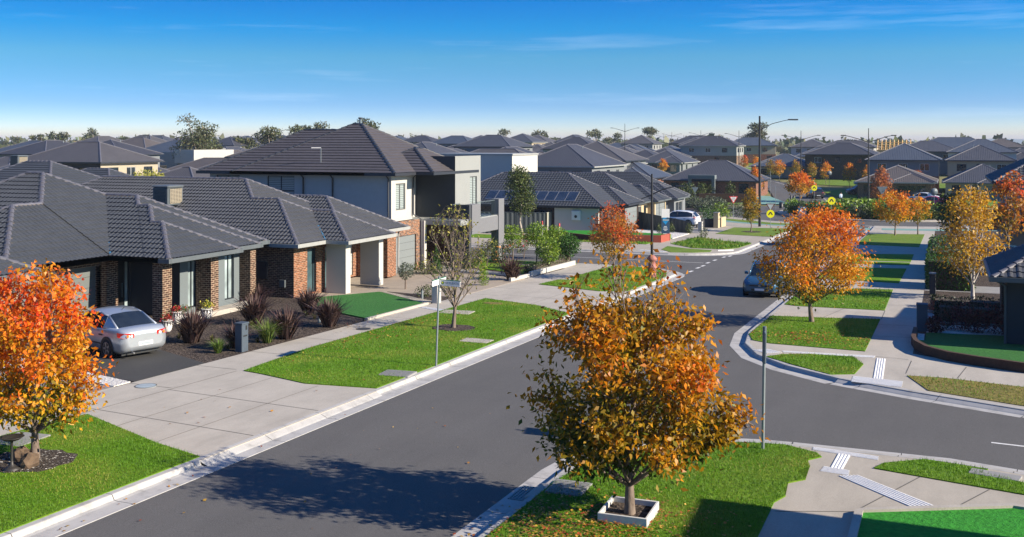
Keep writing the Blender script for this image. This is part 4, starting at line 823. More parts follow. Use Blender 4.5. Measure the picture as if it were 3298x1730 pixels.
house_balcony()
def house_corner():
    # stands just outside the picture; its shadow lies over the near corner path
    B = .1; off = (12, 12, B); t = thing('two_storey_house', 'pale two storey corner house beside the artificial lawn', 'house', off)
    roof_part(t, off, [(6.5, 20, 4.6, 20.7, 5.3)], 'far_tile_b', .3, style='flat', mort=None); w = MB(off); w.box(7, 19.5, 5.1, 20.2, B, 5.25, 'render_pale'); w.build('wall', t)
    q = MB(off); q.box(6.94, 6.99, 12, 14, 3.4, 4.8, 'glass_dark'); q.box(6.92, 7.0, 11.9, 12, 3.35, 4.85, 'frame_dark'); q.build('window', t)
house_corner()
def white_house():
    x, y = W(1262, 124); z = gz(x, y); t = thing('two_storey_house', 'bright white flat roofed house beside the balcony tower', 'house', (x, y, z)); m = MB(); m.box(-7, 3, -4, 4, 0, 7.4, 'render_white'); m.box(-7.1, 3.1, -4.1, 4.1, 7.4, 7.6, 'gutter_pale'); m.build('wall', t); m = MB(); m.box(1, 2, -4.05, -3.99, 1, 2.2, 'glass_dark'); m.build('window', t)
white_house()
def modern_house():
    x, y = W(500, 205); z = gz(x, y) + .6; t = thing('house', 'flat white modern block below the tall gum tree', 'house', (x, y, z), R(-20)); m = MB(); m.box(-9, -1, -4, 4, 0, 4.9, 'render_pale'); m.box(-1, 6, -4.6, 4, 2.8, 5.4, 'render_white'); m.box(-.8, 5.8, -4, 4, 0, 2.8, 'render_mid'); m.build('wall', t); m = MB(); m.box(-8, -5, -4.03, -3.98, 1, 2.3, 'glass_dark'); m.build('window', t)
modern_house()
far2 = [  # px, distance, width, depth, storeys, roof, walls, upper walls, label
    (2110, 225, 14, 11, 2, 'e', 'brick_dark', 'brick_dark', 'dark brick two storey house behind the row of orange trees'),
    (2128, 330, 17, 10, 2, 'b', 'render_white', 'render_white', 'white walled two storey house with brown roof on the rise'),
    (1885, 330, 16, 11, 2, 'c', 'brick_tan', 'render_beige', 'long two storey house with brick base above the green'),
    (1745, 385, 18, 12, 2, 'e', 'render_mid', 'render_mid', 'dark roofed two storey house left of the brick based one'),
    (1965, 232, 13, 12, 1, 'c', 'render_beige', None, 'low house with white gable peak behind the orange trees'),
    (2400, 270, 22, 14, 2, 'c', 'render_pale', 'weatherboard', 'wide two storey blue grey house with many hips'),
    (2330, 245, 15, 12, 2, 'a', 'render_mid', 'render_grey', 'two storey grey house in front of the new timber roof'),
    (2470, 235, 14, 12, 2, 'c', 'weatherboard', 'weatherboard', 'pale weatherboard two storey house under the blue hills'),
    (1470, 180, 14, 14, 2, 'b', 'render_mid', 'render_mid', 'two storey house with dark solar strip behind the tall lamp'),
    (1430, 250, 13, 11, 2, 'e', 'render_white', 'render_pale', 'two storey house with domed roof beyond the solar strip'),
    (1130, 300, 14, 10, 2, 'c', 'render_pale', 'render_pale', 'pale two storey house right of the big brown roof'),
    (1215, 260, 16, 12, 2, 'a', 'render_mid', 'render_mid', 'two storey dark roof beside the white block'),
    (1320, 210, 13, 12, 1, 'b', 'brick_tan', None, 'tan brick house with orange planting at its rear'),
    (35, 215, 14, 11, 2, 'c', 'weatherboard', 'weatherboard', 'two storey house with blue windows at the far street lamp'),
    (400, 215, 13, 11, 2, 'c', 'render_cream', 'render_cream', 'cream two storey house left of the white modern block'),
    (215, 180, 12, 12, 2, 'e', 'render_mid', 'render_mid', 'dark roof with blue solar sheet behind the beige end wall')]
taken = [(-96, 98, 12)] + [W(p, q) + (8,) for p, q in ((45, 104), (470, 108), (130, 150), (330, 150), (560, 150), (20, 160))] + [ (-68, 78, 9), (-58, 58, 12), (-38, 99, 12), (-39, 112, 12), (-38, 124, 11), (-36, 178, 12), (-52, 177, 11), W(1262, 124) + (9,), W(500, 205) + (9,)]
for px, Y, w, d, st, rf, wm, um, lb in far2:
    x, y = W(px, Y); est_house(lb, x - w / 2, y, rnd.choice([0, 0, R(8), R(-6)]), w, d, st, 'far_tile_' + rf, wm, um, slope=rnd.uniform(.38, .48), wing=(1, 1 + w * .45, 1.2) if st == 1 else None); taken.append((x, y + d / 2, max(w, d) * .62))
def rows(label, group, xs, ys, ang, dx, dy, p2, seed, n):
    """lots filled one by one where nothing stands yet; only those the camera can see"""
    r = random.Random(seed); c = 0
    y = ys[0]; row = 0
    while y < ys[1] and c < n:
        x = xs[0] + r.uniform(0, 4)
        while x < xs[1] and c < n:
            w, d = r.uniform(9.5, 12), r.uniform(12, 16); Yc = .9239 * y - .3827 * x; Xc = .3827 * y + .9239 * x; cx, cy = x, y
            hit = any(math.hypot(cx - a, cy - b) < q + 4.6 for a, b, q in taken) or (-16 < .6 * 0 + cx + .28 * (cy - 150) < 2 and 118 < cy < 235) or (cx > -60 and 205 < cy < 300 and cx < 15)
            if Yc > 20 and abs(Xc / Yc) < .53 and not hit:
                st = 2 if r.random() < p2 else 1; wm = r.choice(['brick_brown', 'brick_tan', 'brick_dark', 'render_mid', 'render_beige', 'render_pale', 'brick_red', 'render_white']); um = r.choice(['render_pale', 'render_mid', 'render_beige', 'weatherboard'])
                a = ang[row % 2] + r.choice([0, 0, HZ]); T = Matrix.Rotation(a, 2) @ Vector((w / 2, d / 2))
                rf = 'far_tile_' + r.choice('aabbcde')
                est_house(label, cx - T.x, cy - T.y, a, w, d, st, rf, wm, um, slope=r.uniform(.4, .5), wing=(w * .45, w - .4, r.uniform(.8, 2)) if r.random() < .7 else None, gar=(w * .5, w - 1) if r.random() < .6 else None, group=group, gut=r.choice(['gutter_dark', 'gutter_mid', 'gutter_dark', 'gutter_pale']), hide='N' if abs(a) < .1 else '')
                taken.append((cx, cy, 6.6)); c += 1
            x += dx + r.uniform(-.8, 1.4)
        y += dy[row % 2]; row += 1
rows('dark hip roofed house in the packed rows behind the rendered house', 'houses in the packed rows behind the near street', (-190, -48), (80, 300), (0, HZ * 2), 12.6, (15.5, 18), .14, 3, 120)
rows('grey hip roofed house in the rows past the roundabout', 'houses in the rows past the roundabout', (-10, 190), (184, 330), (0, HZ * 2), 12.4, (16, 15.5), .14, 5, 100)
rows('tiled house along the cross street past the yellow tree', 'houses along the cross street past the yellow tree', (16, 80), (128, 176), (0, 0), 12.5, (22, 20), .1, 8, 12)
rows('small roof in the distant rows under the horizon', 'roofs in the distant rows under the horizon', (-330, 260), (330, 430), (0, HZ * 2), 19, (30, 32), .4, 9, 45)
# unfinished roof of new timber
def new_roof():
    x, y = W(2255, 300); z = gz(x, y) + 3.2; t = thing('timber_house', 'unfinished house roof of fresh yellow timber', 'house', (x, y, z)); m = MB()
    for i in range(9):
        for s in (1, -1): m.tube([(i * 1.1 - 5, s * 4.5, 1.5), (i * 1.1 - 5, 0, 4.4)], .12, 'timber_new', 4)
    for q in range(4): m.tube([(-5.2, -4.5 + q * 1.1, 1.5 + q * .71), (4.2, -4.5 + q * 1.1, 1.5 + q * .71)], .1, 'timber_new', 4)
    m.box(-5, 4, -4.5, 4.5, -3.2, 1.5, 'timber_new'); m.build('roof_frame', t)
new_roof()
# ---------------------------------------------------------------- trees and plants
def n3(p, f, ph): return np.sin(p[:, 0] * f + ph + 1.7 * np.sin(p[:, 2] * f * .8 + ph)) * np.sin(p[:, 1] * f * 1.1 + 2 * ph) + .6 * np.sin(p[:, 2] * f * 1.9 + p[:, 0] * f * .7 + ph * 3)
def leaf_geo(P, r, size, droop=.5, wr=.5, out=None):
    n = len(P); d = r.normal(size=(n, 3)); d[:, 2] -= droop * 1.6
    if out is not None: d += out * .7
    d /= np.linalg.norm(d, axis=1)[:, None]; s = np.cross(d, r.normal(size=(n, 3))); s /= np.linalg.norm(s, axis=1)[:, None]; q = np.cross(d, s)
    L = (size * r.uniform(.6, 1.25, n))[:, None]; w = L * wr * .5; f = L * r.uniform(.02, .16, (n, 1))
    return np.stack([P, P + d * L * .42 + s * w + q * f, P + d * L - q * f * .8, P + d * L * .42 - s * w + q * f], 1).reshape(-1, 3)
def pick(tab, t, r):
    t = np.clip(t, 0, .999) * (len(tab) - 1); i = t.astype(int); f = (t - i)[:, None]; tab = np.array(tab); c = tab[i] * (1 - f) + tab[i + 1] * f
    return c * r.uniform(.62, 1.3, (len(t), 1)) * r.uniform(.9, 1.1, (len(t), 3))
GREEN, OLIVE, GOLD, AMBER, ORANGE, RED = (.035, .075, .012), (.13, .13, .015), (.4, .24, .02), (.5, .2, .02), (.55, .13, .02), (.42, .045, .02)
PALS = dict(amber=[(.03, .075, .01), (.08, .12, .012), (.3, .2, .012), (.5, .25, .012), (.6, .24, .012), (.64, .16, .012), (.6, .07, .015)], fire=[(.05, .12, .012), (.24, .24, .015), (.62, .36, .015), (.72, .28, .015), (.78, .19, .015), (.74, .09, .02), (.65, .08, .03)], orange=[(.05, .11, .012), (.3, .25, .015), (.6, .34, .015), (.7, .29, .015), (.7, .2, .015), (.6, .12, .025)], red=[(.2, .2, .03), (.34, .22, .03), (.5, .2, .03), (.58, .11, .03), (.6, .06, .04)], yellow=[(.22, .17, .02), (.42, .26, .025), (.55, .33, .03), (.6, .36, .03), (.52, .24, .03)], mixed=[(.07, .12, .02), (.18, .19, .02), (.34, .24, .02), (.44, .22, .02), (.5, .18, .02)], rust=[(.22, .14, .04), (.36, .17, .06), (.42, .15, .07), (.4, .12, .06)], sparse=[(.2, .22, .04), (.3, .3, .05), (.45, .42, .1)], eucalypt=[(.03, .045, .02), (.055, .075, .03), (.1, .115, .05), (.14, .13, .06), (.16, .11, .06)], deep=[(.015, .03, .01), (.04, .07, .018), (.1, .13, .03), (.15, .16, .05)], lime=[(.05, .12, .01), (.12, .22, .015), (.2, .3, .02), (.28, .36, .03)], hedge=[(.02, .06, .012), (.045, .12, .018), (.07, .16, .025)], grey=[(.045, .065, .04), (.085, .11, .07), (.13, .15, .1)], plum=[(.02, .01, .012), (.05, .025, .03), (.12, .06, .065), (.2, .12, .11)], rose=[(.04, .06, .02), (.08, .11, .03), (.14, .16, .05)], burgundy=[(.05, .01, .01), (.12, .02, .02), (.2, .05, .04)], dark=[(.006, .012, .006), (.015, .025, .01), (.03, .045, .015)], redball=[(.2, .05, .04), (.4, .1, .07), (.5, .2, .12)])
def tree(name, label, x, y, h, cr, cz, tr, n, size, pal, seed, cat='tree', group=None, twigs=7, limbs=16, shape='egg', spread=.16, bark='bark', top=1.0, asym=(0, 0), up=.55, z=None, thin=0.0, bias=0.0, trunk_top=.86, extra=(), lo=.12):
    r = np.random.RandomState(seed); t = thing(name, label, cat, (x, y, gz(x, y) if z is None else z), r.uniform(0, .01), group)
    def env(q):  # crown radius at relative height q
        q = min(max(q, 0.0), 1.0)
        if shape == 'egg': return cr * 1.32 * max(.03, (1 - q)) ** .62 * (q + .16) ** .42
        if shape == 'broad': return cr * (max(.03, 1 - ((q - .34) / .68) ** 2) ** .62 if q > .34 else max(.1, 1 - ((.34 - q) / .42) ** 2) ** .5)
        if shape == 'dome': return cr * math.sqrt(max(.02, 1 - (q * 1.15 - .25) ** 2 / .82)) if q > .02 else cr * .75
        if shape == 'cone': return cr * max(.04, 1 - q) ** .8
        return cr * math.sqrt(max(.02, 1 - (2 * q - 1) ** 2))
    mb = MB(); wob = [r.normal(size=2) * h * .008 * i for i in range(7)]
    tp = [Vector((wob[i][0], wob[i][1], h * trunk_top * i / 6)) for i in range(7)]
    mb.tube(tp, [tr * 1.35] + [tr * (1 - .86 * i / 6) for i in range(1, 7)], bark, 9)
    anch = []; w = []
    ga = 0
    for i in range(limbs + len(extra)):
        q0 = lo + (.92 - lo) * i / limbs; z0 = max(cz * .82, cz + (h - cz) * (q0 - .32)); k = min(5.99, z0 / (h * trunk_top) * 6); j = int(k); b = tp[j].lerp(tp[min(6, j + 1)], k - j)
        ga += 2.4 + r.uniform(-.3, .3); qe = min(.97, q0 + r.uniform(.0, .14)); ze = cz + (h - cz) * qe; re = env(qe) * r.uniform(.74, 1.02)
        e = Vector((math.cos(ga) * re + asym[0] * qe, math.sin(ga) * re + asym[1] * qe, ze)); m1 = b.lerp(e, .5) + Vector((0, 0, -.1 * re * (1 if up < .5 else -.4))); pts = [b, b.lerp(m1, .6), m1, m1.lerp(e, .55) + Vector((0, 0, .05 * re)), e]
        if i >= limbs:
            e = Vector(extra[i - limbs]); b = tp[1].lerp(tp[2], .4); m1 = b.lerp(e, .5); pts = [b, b.lerp(m1, .6), m1, m1.lerp(e, .55), e]; q0 = .5
        r0 = tr * .42 * (1 - .6 * q0) + .004; mb.tube(pts, [r0, r0 * .8, r0 * .6, r0 * .42, r0 * .16], bark, 5, False)
        for f in np.linspace(.35, 1, 6): anch.append(pts[min(3, int(f * 4))].lerp(pts[min(4, int(f * 4) + 1)], f * 4 % 1 if f < 1 else 1)); w.append(.5)
        for _ in range(twigs):
            f = r.uniform(.3, 1.0); a = pts[min(3, int(f * 4))].lerp(pts[min(4, int(f * 4) + 1)], f * 4 - int(f * 4) if f < 1 else 1)
            dr = Vector(r.normal(size=3)); dr.z = abs(dr.z) * up * 1.6; dr = (dr.normalized() + (e - b).normalized() * .5).normalized(); L = cr * r.uniform(.25, .55) * (1.25 - .5 * f); c = a + dr * L
            qc = (c.z - cz) / (h - cz); ax = asym[0] * qc; ay = asym[1] * qc; er = env(qc); rr = math.hypot(c.x - ax, c.y - ay)
            if rr > er * 1.05: s = er * 1.05 / rr; c = Vector((ax + (c.x - ax) * s, ay + (c.y - ay) * s, c.z))
            c.z = min(max(c.z, cz * .9), h); mid = a.lerp(c, .5) + Vector((0, 0, .04 * L)); mb.tube([a, mid, c], [r0 * .3 + .003, r0 * .2 + .002, .0025], bark, 4, False)
            for g in (.3, .55, .75, .9, 1): anch.append(a.lerp(c, g)); w.append(.6 + g)
    mb.build('trunk', t)
    An = np.array([tuple(a) for a in anch]); w = np.array(w); zr = (An[:, 2] - cz) / (h - cz); w *= np.where(zr > top, thin, 1.0); w = w / w.sum()
    idx = r.choice(len(An), n, p=w); P = An[idx] + r.normal(size=(n, 3)) * spread * cr * np.array([.55, .55, .45]); zr = (P[:, 2] - cz) / (h - cz); rr = np.hypot(P[:, 0], P[:, 1]) / cr
    tcol = .12 + .5 * zr + .22 * rr + .14 * n3(P, 2.6 / cr * 1.3, seed) + r.normal(size=n) * .1 + bias + .06 * P[:, 0] / cr
    out = P * np.array([1, 1, .2]) / cr
    quads('crown', leaf_geo(P, r, size, .55, .52, out * .5), pick(PALS[pal], tcol, r), 'leaf', t)
    return t
def blob(name, label, x, y, parts, n, size, pal, seed, cat='shrub', group=None, stem=None, part='foliage', z=None, mat='leaf_thick', wr=.5, shell=.35, flowers=None, droop=.1, root=None, pieces=None):
    """foliage spread through ellipsoids (cx,cy,cz,rx,ry,rz) with light and dark clumps"""
    r = np.random.RandomState(seed); t = root or thing(name, label, cat, (x, y, gz(x, y) if z is None else z), 0, group); vol = np.array([p[3] * p[4] * p[5] for p in parts]) ** .67; k = r.choice(len(parts), n, p=vol / vol.sum()); pp = np.array(parts)[k]
    d = r.normal(size=(n, 3)); d /= np.linalg.norm(d, axis=1)[:, None]; rad = r.uniform(0, 1, n) ** shell; lump = 1 + .12 * n3(d * 2.2 + k[:, None], 2.3, seed)
    P = pp[:, :3] + d * pp[:, 3:] * (rad * lump)[:, None]; tc = .5 + .16 * n3(P, 2.2 / max(.3, parts[0][3]), seed) + r.normal(size=n) * .16
    quads(part, leaf_geo(P, r, size, droop, wr, d), pick(PALS[pal], tc, r), mat, t)
    if stem:
        mb = MB()
        for s in stem: mb.tube(s[0], s[1], s[2] if len(s) > 2 else 'bark', 7)
        mb.build('trunk' if cat == 'tree' else 'stem', t)
    if flowers:
        m = flowers[0]; q = r.choice(n, m); quads('blossoms', leaf_geo(P[q] + d[q] * .06, r, flowers[1], -.2, .9, d[q]), pick(flowers[2], r.uniform(0, 1, m), r), 'leaf_thick', t)
    return t
AT = 'autumn street trees along the verges'
tree('street_tree', 'large amber autumn tree growing in the white planter box', -5.42, 18.78, 4.9, 1.72, .72, .085, 17000, .125, 'amber', 11, lo=.0, twigs=10, limbs=30, top=.76, thin=.14, spread=.16, bias=-.1, group=AT, shape='broad', extra=[(1.9, .95, 1.45), (2.2, .9, 1.75)])
tree('street_tree', 'fiery orange red tree in the mulch ring with bird bath', -18.35, 17.15, 4.25, 1.5, .72, .08, 10500, .125, 'fire', 12, lo=.02, twigs=9, limbs=26, top=.9, thin=.25, spread=.17, bias=-.02, group=AT, shape='broad')
tree('street_tree', 'nearly bare tree with thin yellow leaves behind street sign', -18.1, 37.6, 4.9, 2.0, 1.0, .075, 620, .12, 'sparse', 13, twigs=10, limbs=26, spread=.08, bark='bark', group=AT)
tree('street_tree', 'small red tree on the corner lawn near lamp base', -17.6, 57.7, 4.2, 1.75, 1.2, .06, 3600, .15, 'red', 14, twigs=8, limbs=18, shape='egg', spread=.2, group=AT, top=.8, thin=.35)
tree('street_tree', 'broad golden orange tree over the blue parked car', -5.25, 45.6, 4.75, 2.2, .95, .09, 11000, .14, 'orange', 15, lo=.03, twigs=9, limbs=26, spread=.18, group=AT, top=.93, thin=.4, shape='broad', asym=(.45, .1))
tree('garden_tree', 'golden yellow birch above the dark clipped hedge', 1.2, 57.2, 5.8, 1.95, .9, .08, 4200, .17, 'yellow', 16, twigs=8, limbs=22, shape='egg', spread=.2, bark='bark_birch', top=.95, z=gz(1, 59))
tree('street_tree', 'slim green and orange tree beside the far driveway', -18.0, 105.6, 4.3, 1.15, .9, .06, 2200, .2, 'mixed', 17, group=AT, shape='egg', spread=.2, bias=.05)
tree('street_tree', 'orange tree on the lawn past the blue car', -4.6, 107.5, 4.3, 1.8, 1.0, .07, 2400, .24, 'orange', 18, group=AT, shape='ball', spread=.2)
tree('street_tree', 'second trunk orange tree close beside the lawn tree', -2.6, 110.2, 3.6, 1.3, 1.1, .06, 1100, .24, 'orange', 19, group=AT, shape='ball', spread=.2, bias=-.15)
tree('street_tree', 'wide yellow orange tree on the median beside the pickup', -20.6, 163.5, 4.4, 2.3, 1.2, .09, 2400, .34, 'orange', 20, group=AT, shape='dome', spread=.2, bias=.05)
tree('garden_tree', 'rusty thinning tree behind the roundabout hedge', -8.6, 158, 5.4, 1.9, .8, .1, 1500, .34, 'rust', 21, shape='egg', spread=.2)
tree('garden_tree', 'red topped tree behind the golden birch', 3.6, 70.5, 6.4, 1.5, 2.5, .08, 1300, .24, 'red', 22, shape='egg', spread=.2)
tree('street_tree', 'orange bush tree at the lamp base past the roundabout', -29.5, 177.5, 4.6, 1.6, .4, .08, 1400, .32, 'orange', 60, group=AT, shape='egg', spread=.2)
SMALL = [(1668, 232, 400, 6.5, 'orange', 'orange tree beyond the striped roofs'), (1712, 262, 400, 6, 'orange', 'paired orange tree beyond the striped roofs'), (1873, 262, 415, 6.5, 'red', 'narrow red orange tree by the far lamp'), (1902, 255, 415, 6.5, 'orange', 'round orange tree next to the narrow red one'), (1938, 225, 425, 7, 'mixed', 'green gold tree in front of the gable house'), (1960, 218, 425, 7.5, 'orange', 'tall orange tree in front of the gable house'), (2002, 222, 425, 7, 'mixed', 'gold tree left of the dark brick house'), (2043, 215, 430, 6.5, 'mixed', 'mixed gold tree beside the blue sign'), (2078, 208, 440, 7, 'orange', 'orange tree before the low dark roofs'), (2137, 196, 440, 7.2, 'orange', 'orange tree above the black car'), (2184, 200, 440, 6.8, 'orange', 'orange tree crossed by the tall lamp pole'), (2229, 190, 450, 6.6, 'mixed', 'green yellow tree beside the pale blue sedan'), (2309, 178, 470, 6.2, 'rust', 'thin brown tree right of the pale blue sedan')]
for i, (px, Y, _, hh, pal, lb) in enumerate(SMALL):
    x, y = W(px, Y); tree('street_tree', lb, x, y, hh * .62, hh * .205, hh * .15, .05, 800, .3, pal, 30 + i, group='small autumn trees along the far streets', limbs=12, twigs=5, spread=.24, shape='egg')
def gum(label, px, Y, h, wdt, seed, n=2600, size=.8, clumps=9, z=None, trunk=.35, lift=.3, group=None):
    x, y = W(px, Y); r = np.random.RandomState(seed); P = []; st = [([(0, 0, 0), (r.uniform(-.3, .3), 0, h * .3), (r.uniform(-.6, .6), 0, h * .62)], [trunk, trunk * .75, trunk * .5], 'bark_gum')]
    for i in range(clumps):
        a = r.uniform(0, 2 * PI); q = r.uniform(lift, .93); rr = wdt * .5 * r.uniform(.2, .95) * (1.1 - .4 * q); c = (math.cos(a) * rr, math.sin(a) * rr, h * q); s = h * r.uniform(.09, .17); P.append((*c, s * 1.35, s * 1.35, s * .72)); b = h * min(.6, q * .6); st.append(([(0, 0, b), (c[0] * .5, c[1] * .5, (b + c[2]) / 2 - .04 * h), (c[0], c[1], c[2])], [trunk * .4, trunk * .28, trunk * .1], 'bark_gum'))
    return blob('gum_tree', label, x, y, P, n, size, 'eucalypt', seed, 'tree', group, st, 'crown', wr=.4, shell=.45, z=z)
gum('tall gum tree with open tiered crown above the rooftops', 503, 205, 13.5, 8.5, 50, 4200, .55, 17, trunk=.3)
gum('rounded gum tree left of the big brown roof', 680, 215, 11, 7.5, 51, 2600, .6, 11); gum('flat topped gum peeping over the big roof slope', 773, 260, 11.5, 10, 52, 1800, .7, 9, lift=.5); gum('dark gum crown behind the steel flue', 938, 250, 13, 11, 53, 2000, .7, 9, lift=.5)
gum('spreading gum over the brick based house', 1905, 400, 13.5, 11, 54, 1800, .9, 9, lift=.5); gum('lone gum near the far lamps and pale field', 1632, 470, 12.5, 10, 55, 1800, .9, 9)
gum('bushy brown gum right of the tall gum', 553, 220, 7.0, 7, 56, 1200, .7, 8, lift=.2)
HG = 'gum trees along the horizon'
for i, (px, Y, h, wd) in enumerate([(95, 400, 8, 11), (150, 360, 9, 10), (238, 420, 11, 14), (308, 460, 9, 10), (372, 480, 9, 12), (596, 300, 7.5, 9), (625, 300, 7, 9), (1052, 420, 9, 10), (1075, 420, 8, 9), (1275, 480, 12, 11), (1310, 480, 9, 10), (1360, 500, 11, 9), (1400, 520, 8, 10), (1500, 430, 11, 10), (1545, 480, 9, 10), (2180, 700, 10, 14), (35, 500, 8, 10), (1170, 500, 8, 14)]): gum('rounded grey green gum among those lining the horizon', px, Y, h, wd, 70 + i, 700, 1.1, 6, lift=.35, group=HG)
def treeline():
    r = np.random.RandomState(5); P = []
    for i in range(900):
        px = r.uniform(-60, 2640); Y = r.uniform(520, 1500); h = r.uniform(3, 7) * (1 if r.uniform() < .8 else 1.5); x, y = W(px, Y); a = r.normal(size=(16, 3)); a /= np.linalg.norm(a, axis=1)[:, None]
        P.append(np.array([x, y, gz(x, y) + h * .5]) + a * np.array([h * .8, h * .8, h * .5]))
    P = np.concatenate(P); quads('treeline', leaf_geo(P, r, 4.2, .1, .8), pick(PALS['eucalypt'], r.uniform(.1, .8, len(P)), r), 'leaf_thick', kind='stuff')
treeline()
# spiky flax and grasses in the mulch bed
def tuft(name, label, x, y, n, L, w, cols, seed, group=None, lean=.8, cat='plant'):
    r = random.Random(seed); t = thing(name, label, cat, (x, y, gz(x, y)), 0, group); V = []; col = []
    for _ in range(n):
        a = r.uniform(0, 2 * PI); l = L * r.uniform(.55, 1.15); s = r.uniform(.05, lean) + (.35 if r.random() < .18 else 0); ca, sa = math.cos(a), math.sin(a); b = r.uniform(0, .16 * L); bx, by = math.cos(a + r.uniform(-1, 1)) * b, math.sin(a) * b
        q = [(0, 0), (l * .38 * s, l * .5), (l * s, l * (.95 - s * .35))]; c = r.choice(cols); g = r.uniform(.6, 1.4)
        for i in range(2):
            (o0, z0), (o1, z1) = q[i], q[i + 1]; w0, w1 = w * (1 if i == 0 else .85), w * (.85 if i == 0 else .12)
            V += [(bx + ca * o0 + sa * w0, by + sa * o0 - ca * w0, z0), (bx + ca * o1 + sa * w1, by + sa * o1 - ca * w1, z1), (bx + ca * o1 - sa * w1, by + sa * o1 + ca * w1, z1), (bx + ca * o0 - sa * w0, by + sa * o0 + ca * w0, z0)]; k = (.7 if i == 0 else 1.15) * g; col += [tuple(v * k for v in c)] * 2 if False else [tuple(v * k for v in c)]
    quads('leaves', V, col, 'blade', t); return t
PL = [(.03, .014, .016), (.06, .03, .03), (.1, .06, .055), (.15, .1, .085)]
FX = 'purple flax clumps in the mulch bed'
def D(px, py, h=0):  # pixel of the picture to a point on the ground
    kx, ky = (px - 1288) / 2640, (py - 357) / 2640; lo, hi = 1.0, 2000.0
    for _ in range(50):
        m = (lo + hi) / 2; x, y = .9239 * kx * m - .3827 * m, .3827 * kx * m + .9239 * m
        if 7 - ky * m > gz(x, y) + h: lo = m
        else: hi = m
    return x, y
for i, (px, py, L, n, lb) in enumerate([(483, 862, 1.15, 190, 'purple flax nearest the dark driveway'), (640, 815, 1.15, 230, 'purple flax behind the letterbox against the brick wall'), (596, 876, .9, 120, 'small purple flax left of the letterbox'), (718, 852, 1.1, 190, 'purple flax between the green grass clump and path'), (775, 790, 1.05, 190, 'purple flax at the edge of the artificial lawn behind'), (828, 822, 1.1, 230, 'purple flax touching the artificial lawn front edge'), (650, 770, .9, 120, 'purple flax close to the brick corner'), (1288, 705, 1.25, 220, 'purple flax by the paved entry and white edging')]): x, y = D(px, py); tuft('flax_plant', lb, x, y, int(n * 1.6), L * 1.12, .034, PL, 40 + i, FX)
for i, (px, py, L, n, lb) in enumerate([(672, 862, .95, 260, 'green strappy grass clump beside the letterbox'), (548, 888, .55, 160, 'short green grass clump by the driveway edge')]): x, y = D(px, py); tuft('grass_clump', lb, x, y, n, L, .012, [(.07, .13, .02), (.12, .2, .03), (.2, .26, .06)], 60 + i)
for i in range(14):
    x, y = rnd.uniform(-27.8, -22.8), rnd.uniform(28.5, 38); tuft('ground_plant', 'low scrappy plant scattered in the bark mulch', x, y, 26, .28, .014, [(.08, .1, .02), (.14, .12, .04)], 80 + i, 'low plants in the bark mulch')
# clipped trees and roses of the corner garden
def lolly(label, px, py, r_, hs, n, pal, seed, size=.12, name='topiary_tree', sq=1.0, group=None, flowers=None):
    x, y = D(px, py); return blob(name, label, x, y, [(0, 0, hs, r_, r_, r_ * sq)], n, size, pal, seed, 'tree' if hs > .9 else 'shrub', group, [([(0, 0, 0), (.02, 0, hs)], [.045, .035])], flowers=flowers)
TP = 'round clipped trees in the corner garden'
lolly('round clipped lime tree nearest the low hedge', 1378, 680, .78, 1.25, 2400, 'lime', 90, group=TP); lolly('darker clipped round tree nearest the red autumn tree', 1432, 668, .75, 1.35, 2300, 'hedge', 91, group=TP); lolly('tall stemmed lime topiary left of the hedge trees', 1350, 662, .8, 1.9, 2200, 'lime', 92, group=TP); lolly('lime topiary at the back of the corner garden', 1398, 648, .78, 1.5, 2200, 'lime', 93, group=TP); lolly('lime clipped ball in the middle of the trees', 1410, 664, .7, 1.2, 1800, 'lime', 94, group=TP)
lolly('bright lime shrub below the tall dark tree', 1290, 655, .75, 1.7, 1600, 'lime', 95)
lolly('small grey green standard at the tan driveway edge', 1020, 728, .42, .95, 900, 'grey', 96, .09, name='standard_shrub')
for i, (px, py, h, fl, lb) in enumerate([(1262, 690, 2.0, [(.5, .2, .05), (.6, .3, .1), (.5, .12, .05)], 'orange rose bush in the rendered house garden'), (1225, 672, 1.9, [(.5, .45, .1), (.4, .4, .08)], 'leggy yellow green rose beside the balcony pillar'), (1318, 650, 1.8, [(.45, .04, .08), (.4, .03, .05)], 'crimson rose bush against the dark fence'), (1190, 690, 1.5, [(.4, .3, .08), (.3, .25, .06)], 'straggly shrub left of the paved entry')]):
    x, y = D(px, py); blob('rose_bush', lb, x, y, [(0, 0, h * .6, .55, .55, .55), (.3, .2, h * .8, .4, .4, .35), (-.3, -.2, h * .4, .4, .4, .4)], 900, .11, 'rose', 100 + i, 'shrub', None, [([(0, 0, 0), (.05, 0, h * .8)], .02), ([(0, 0, 0), (.25, .1, h * .8)], .015), ([(0, 0, 0), (-.25, -.1, h * .6)], .015)], flowers=(70, .13, fl))
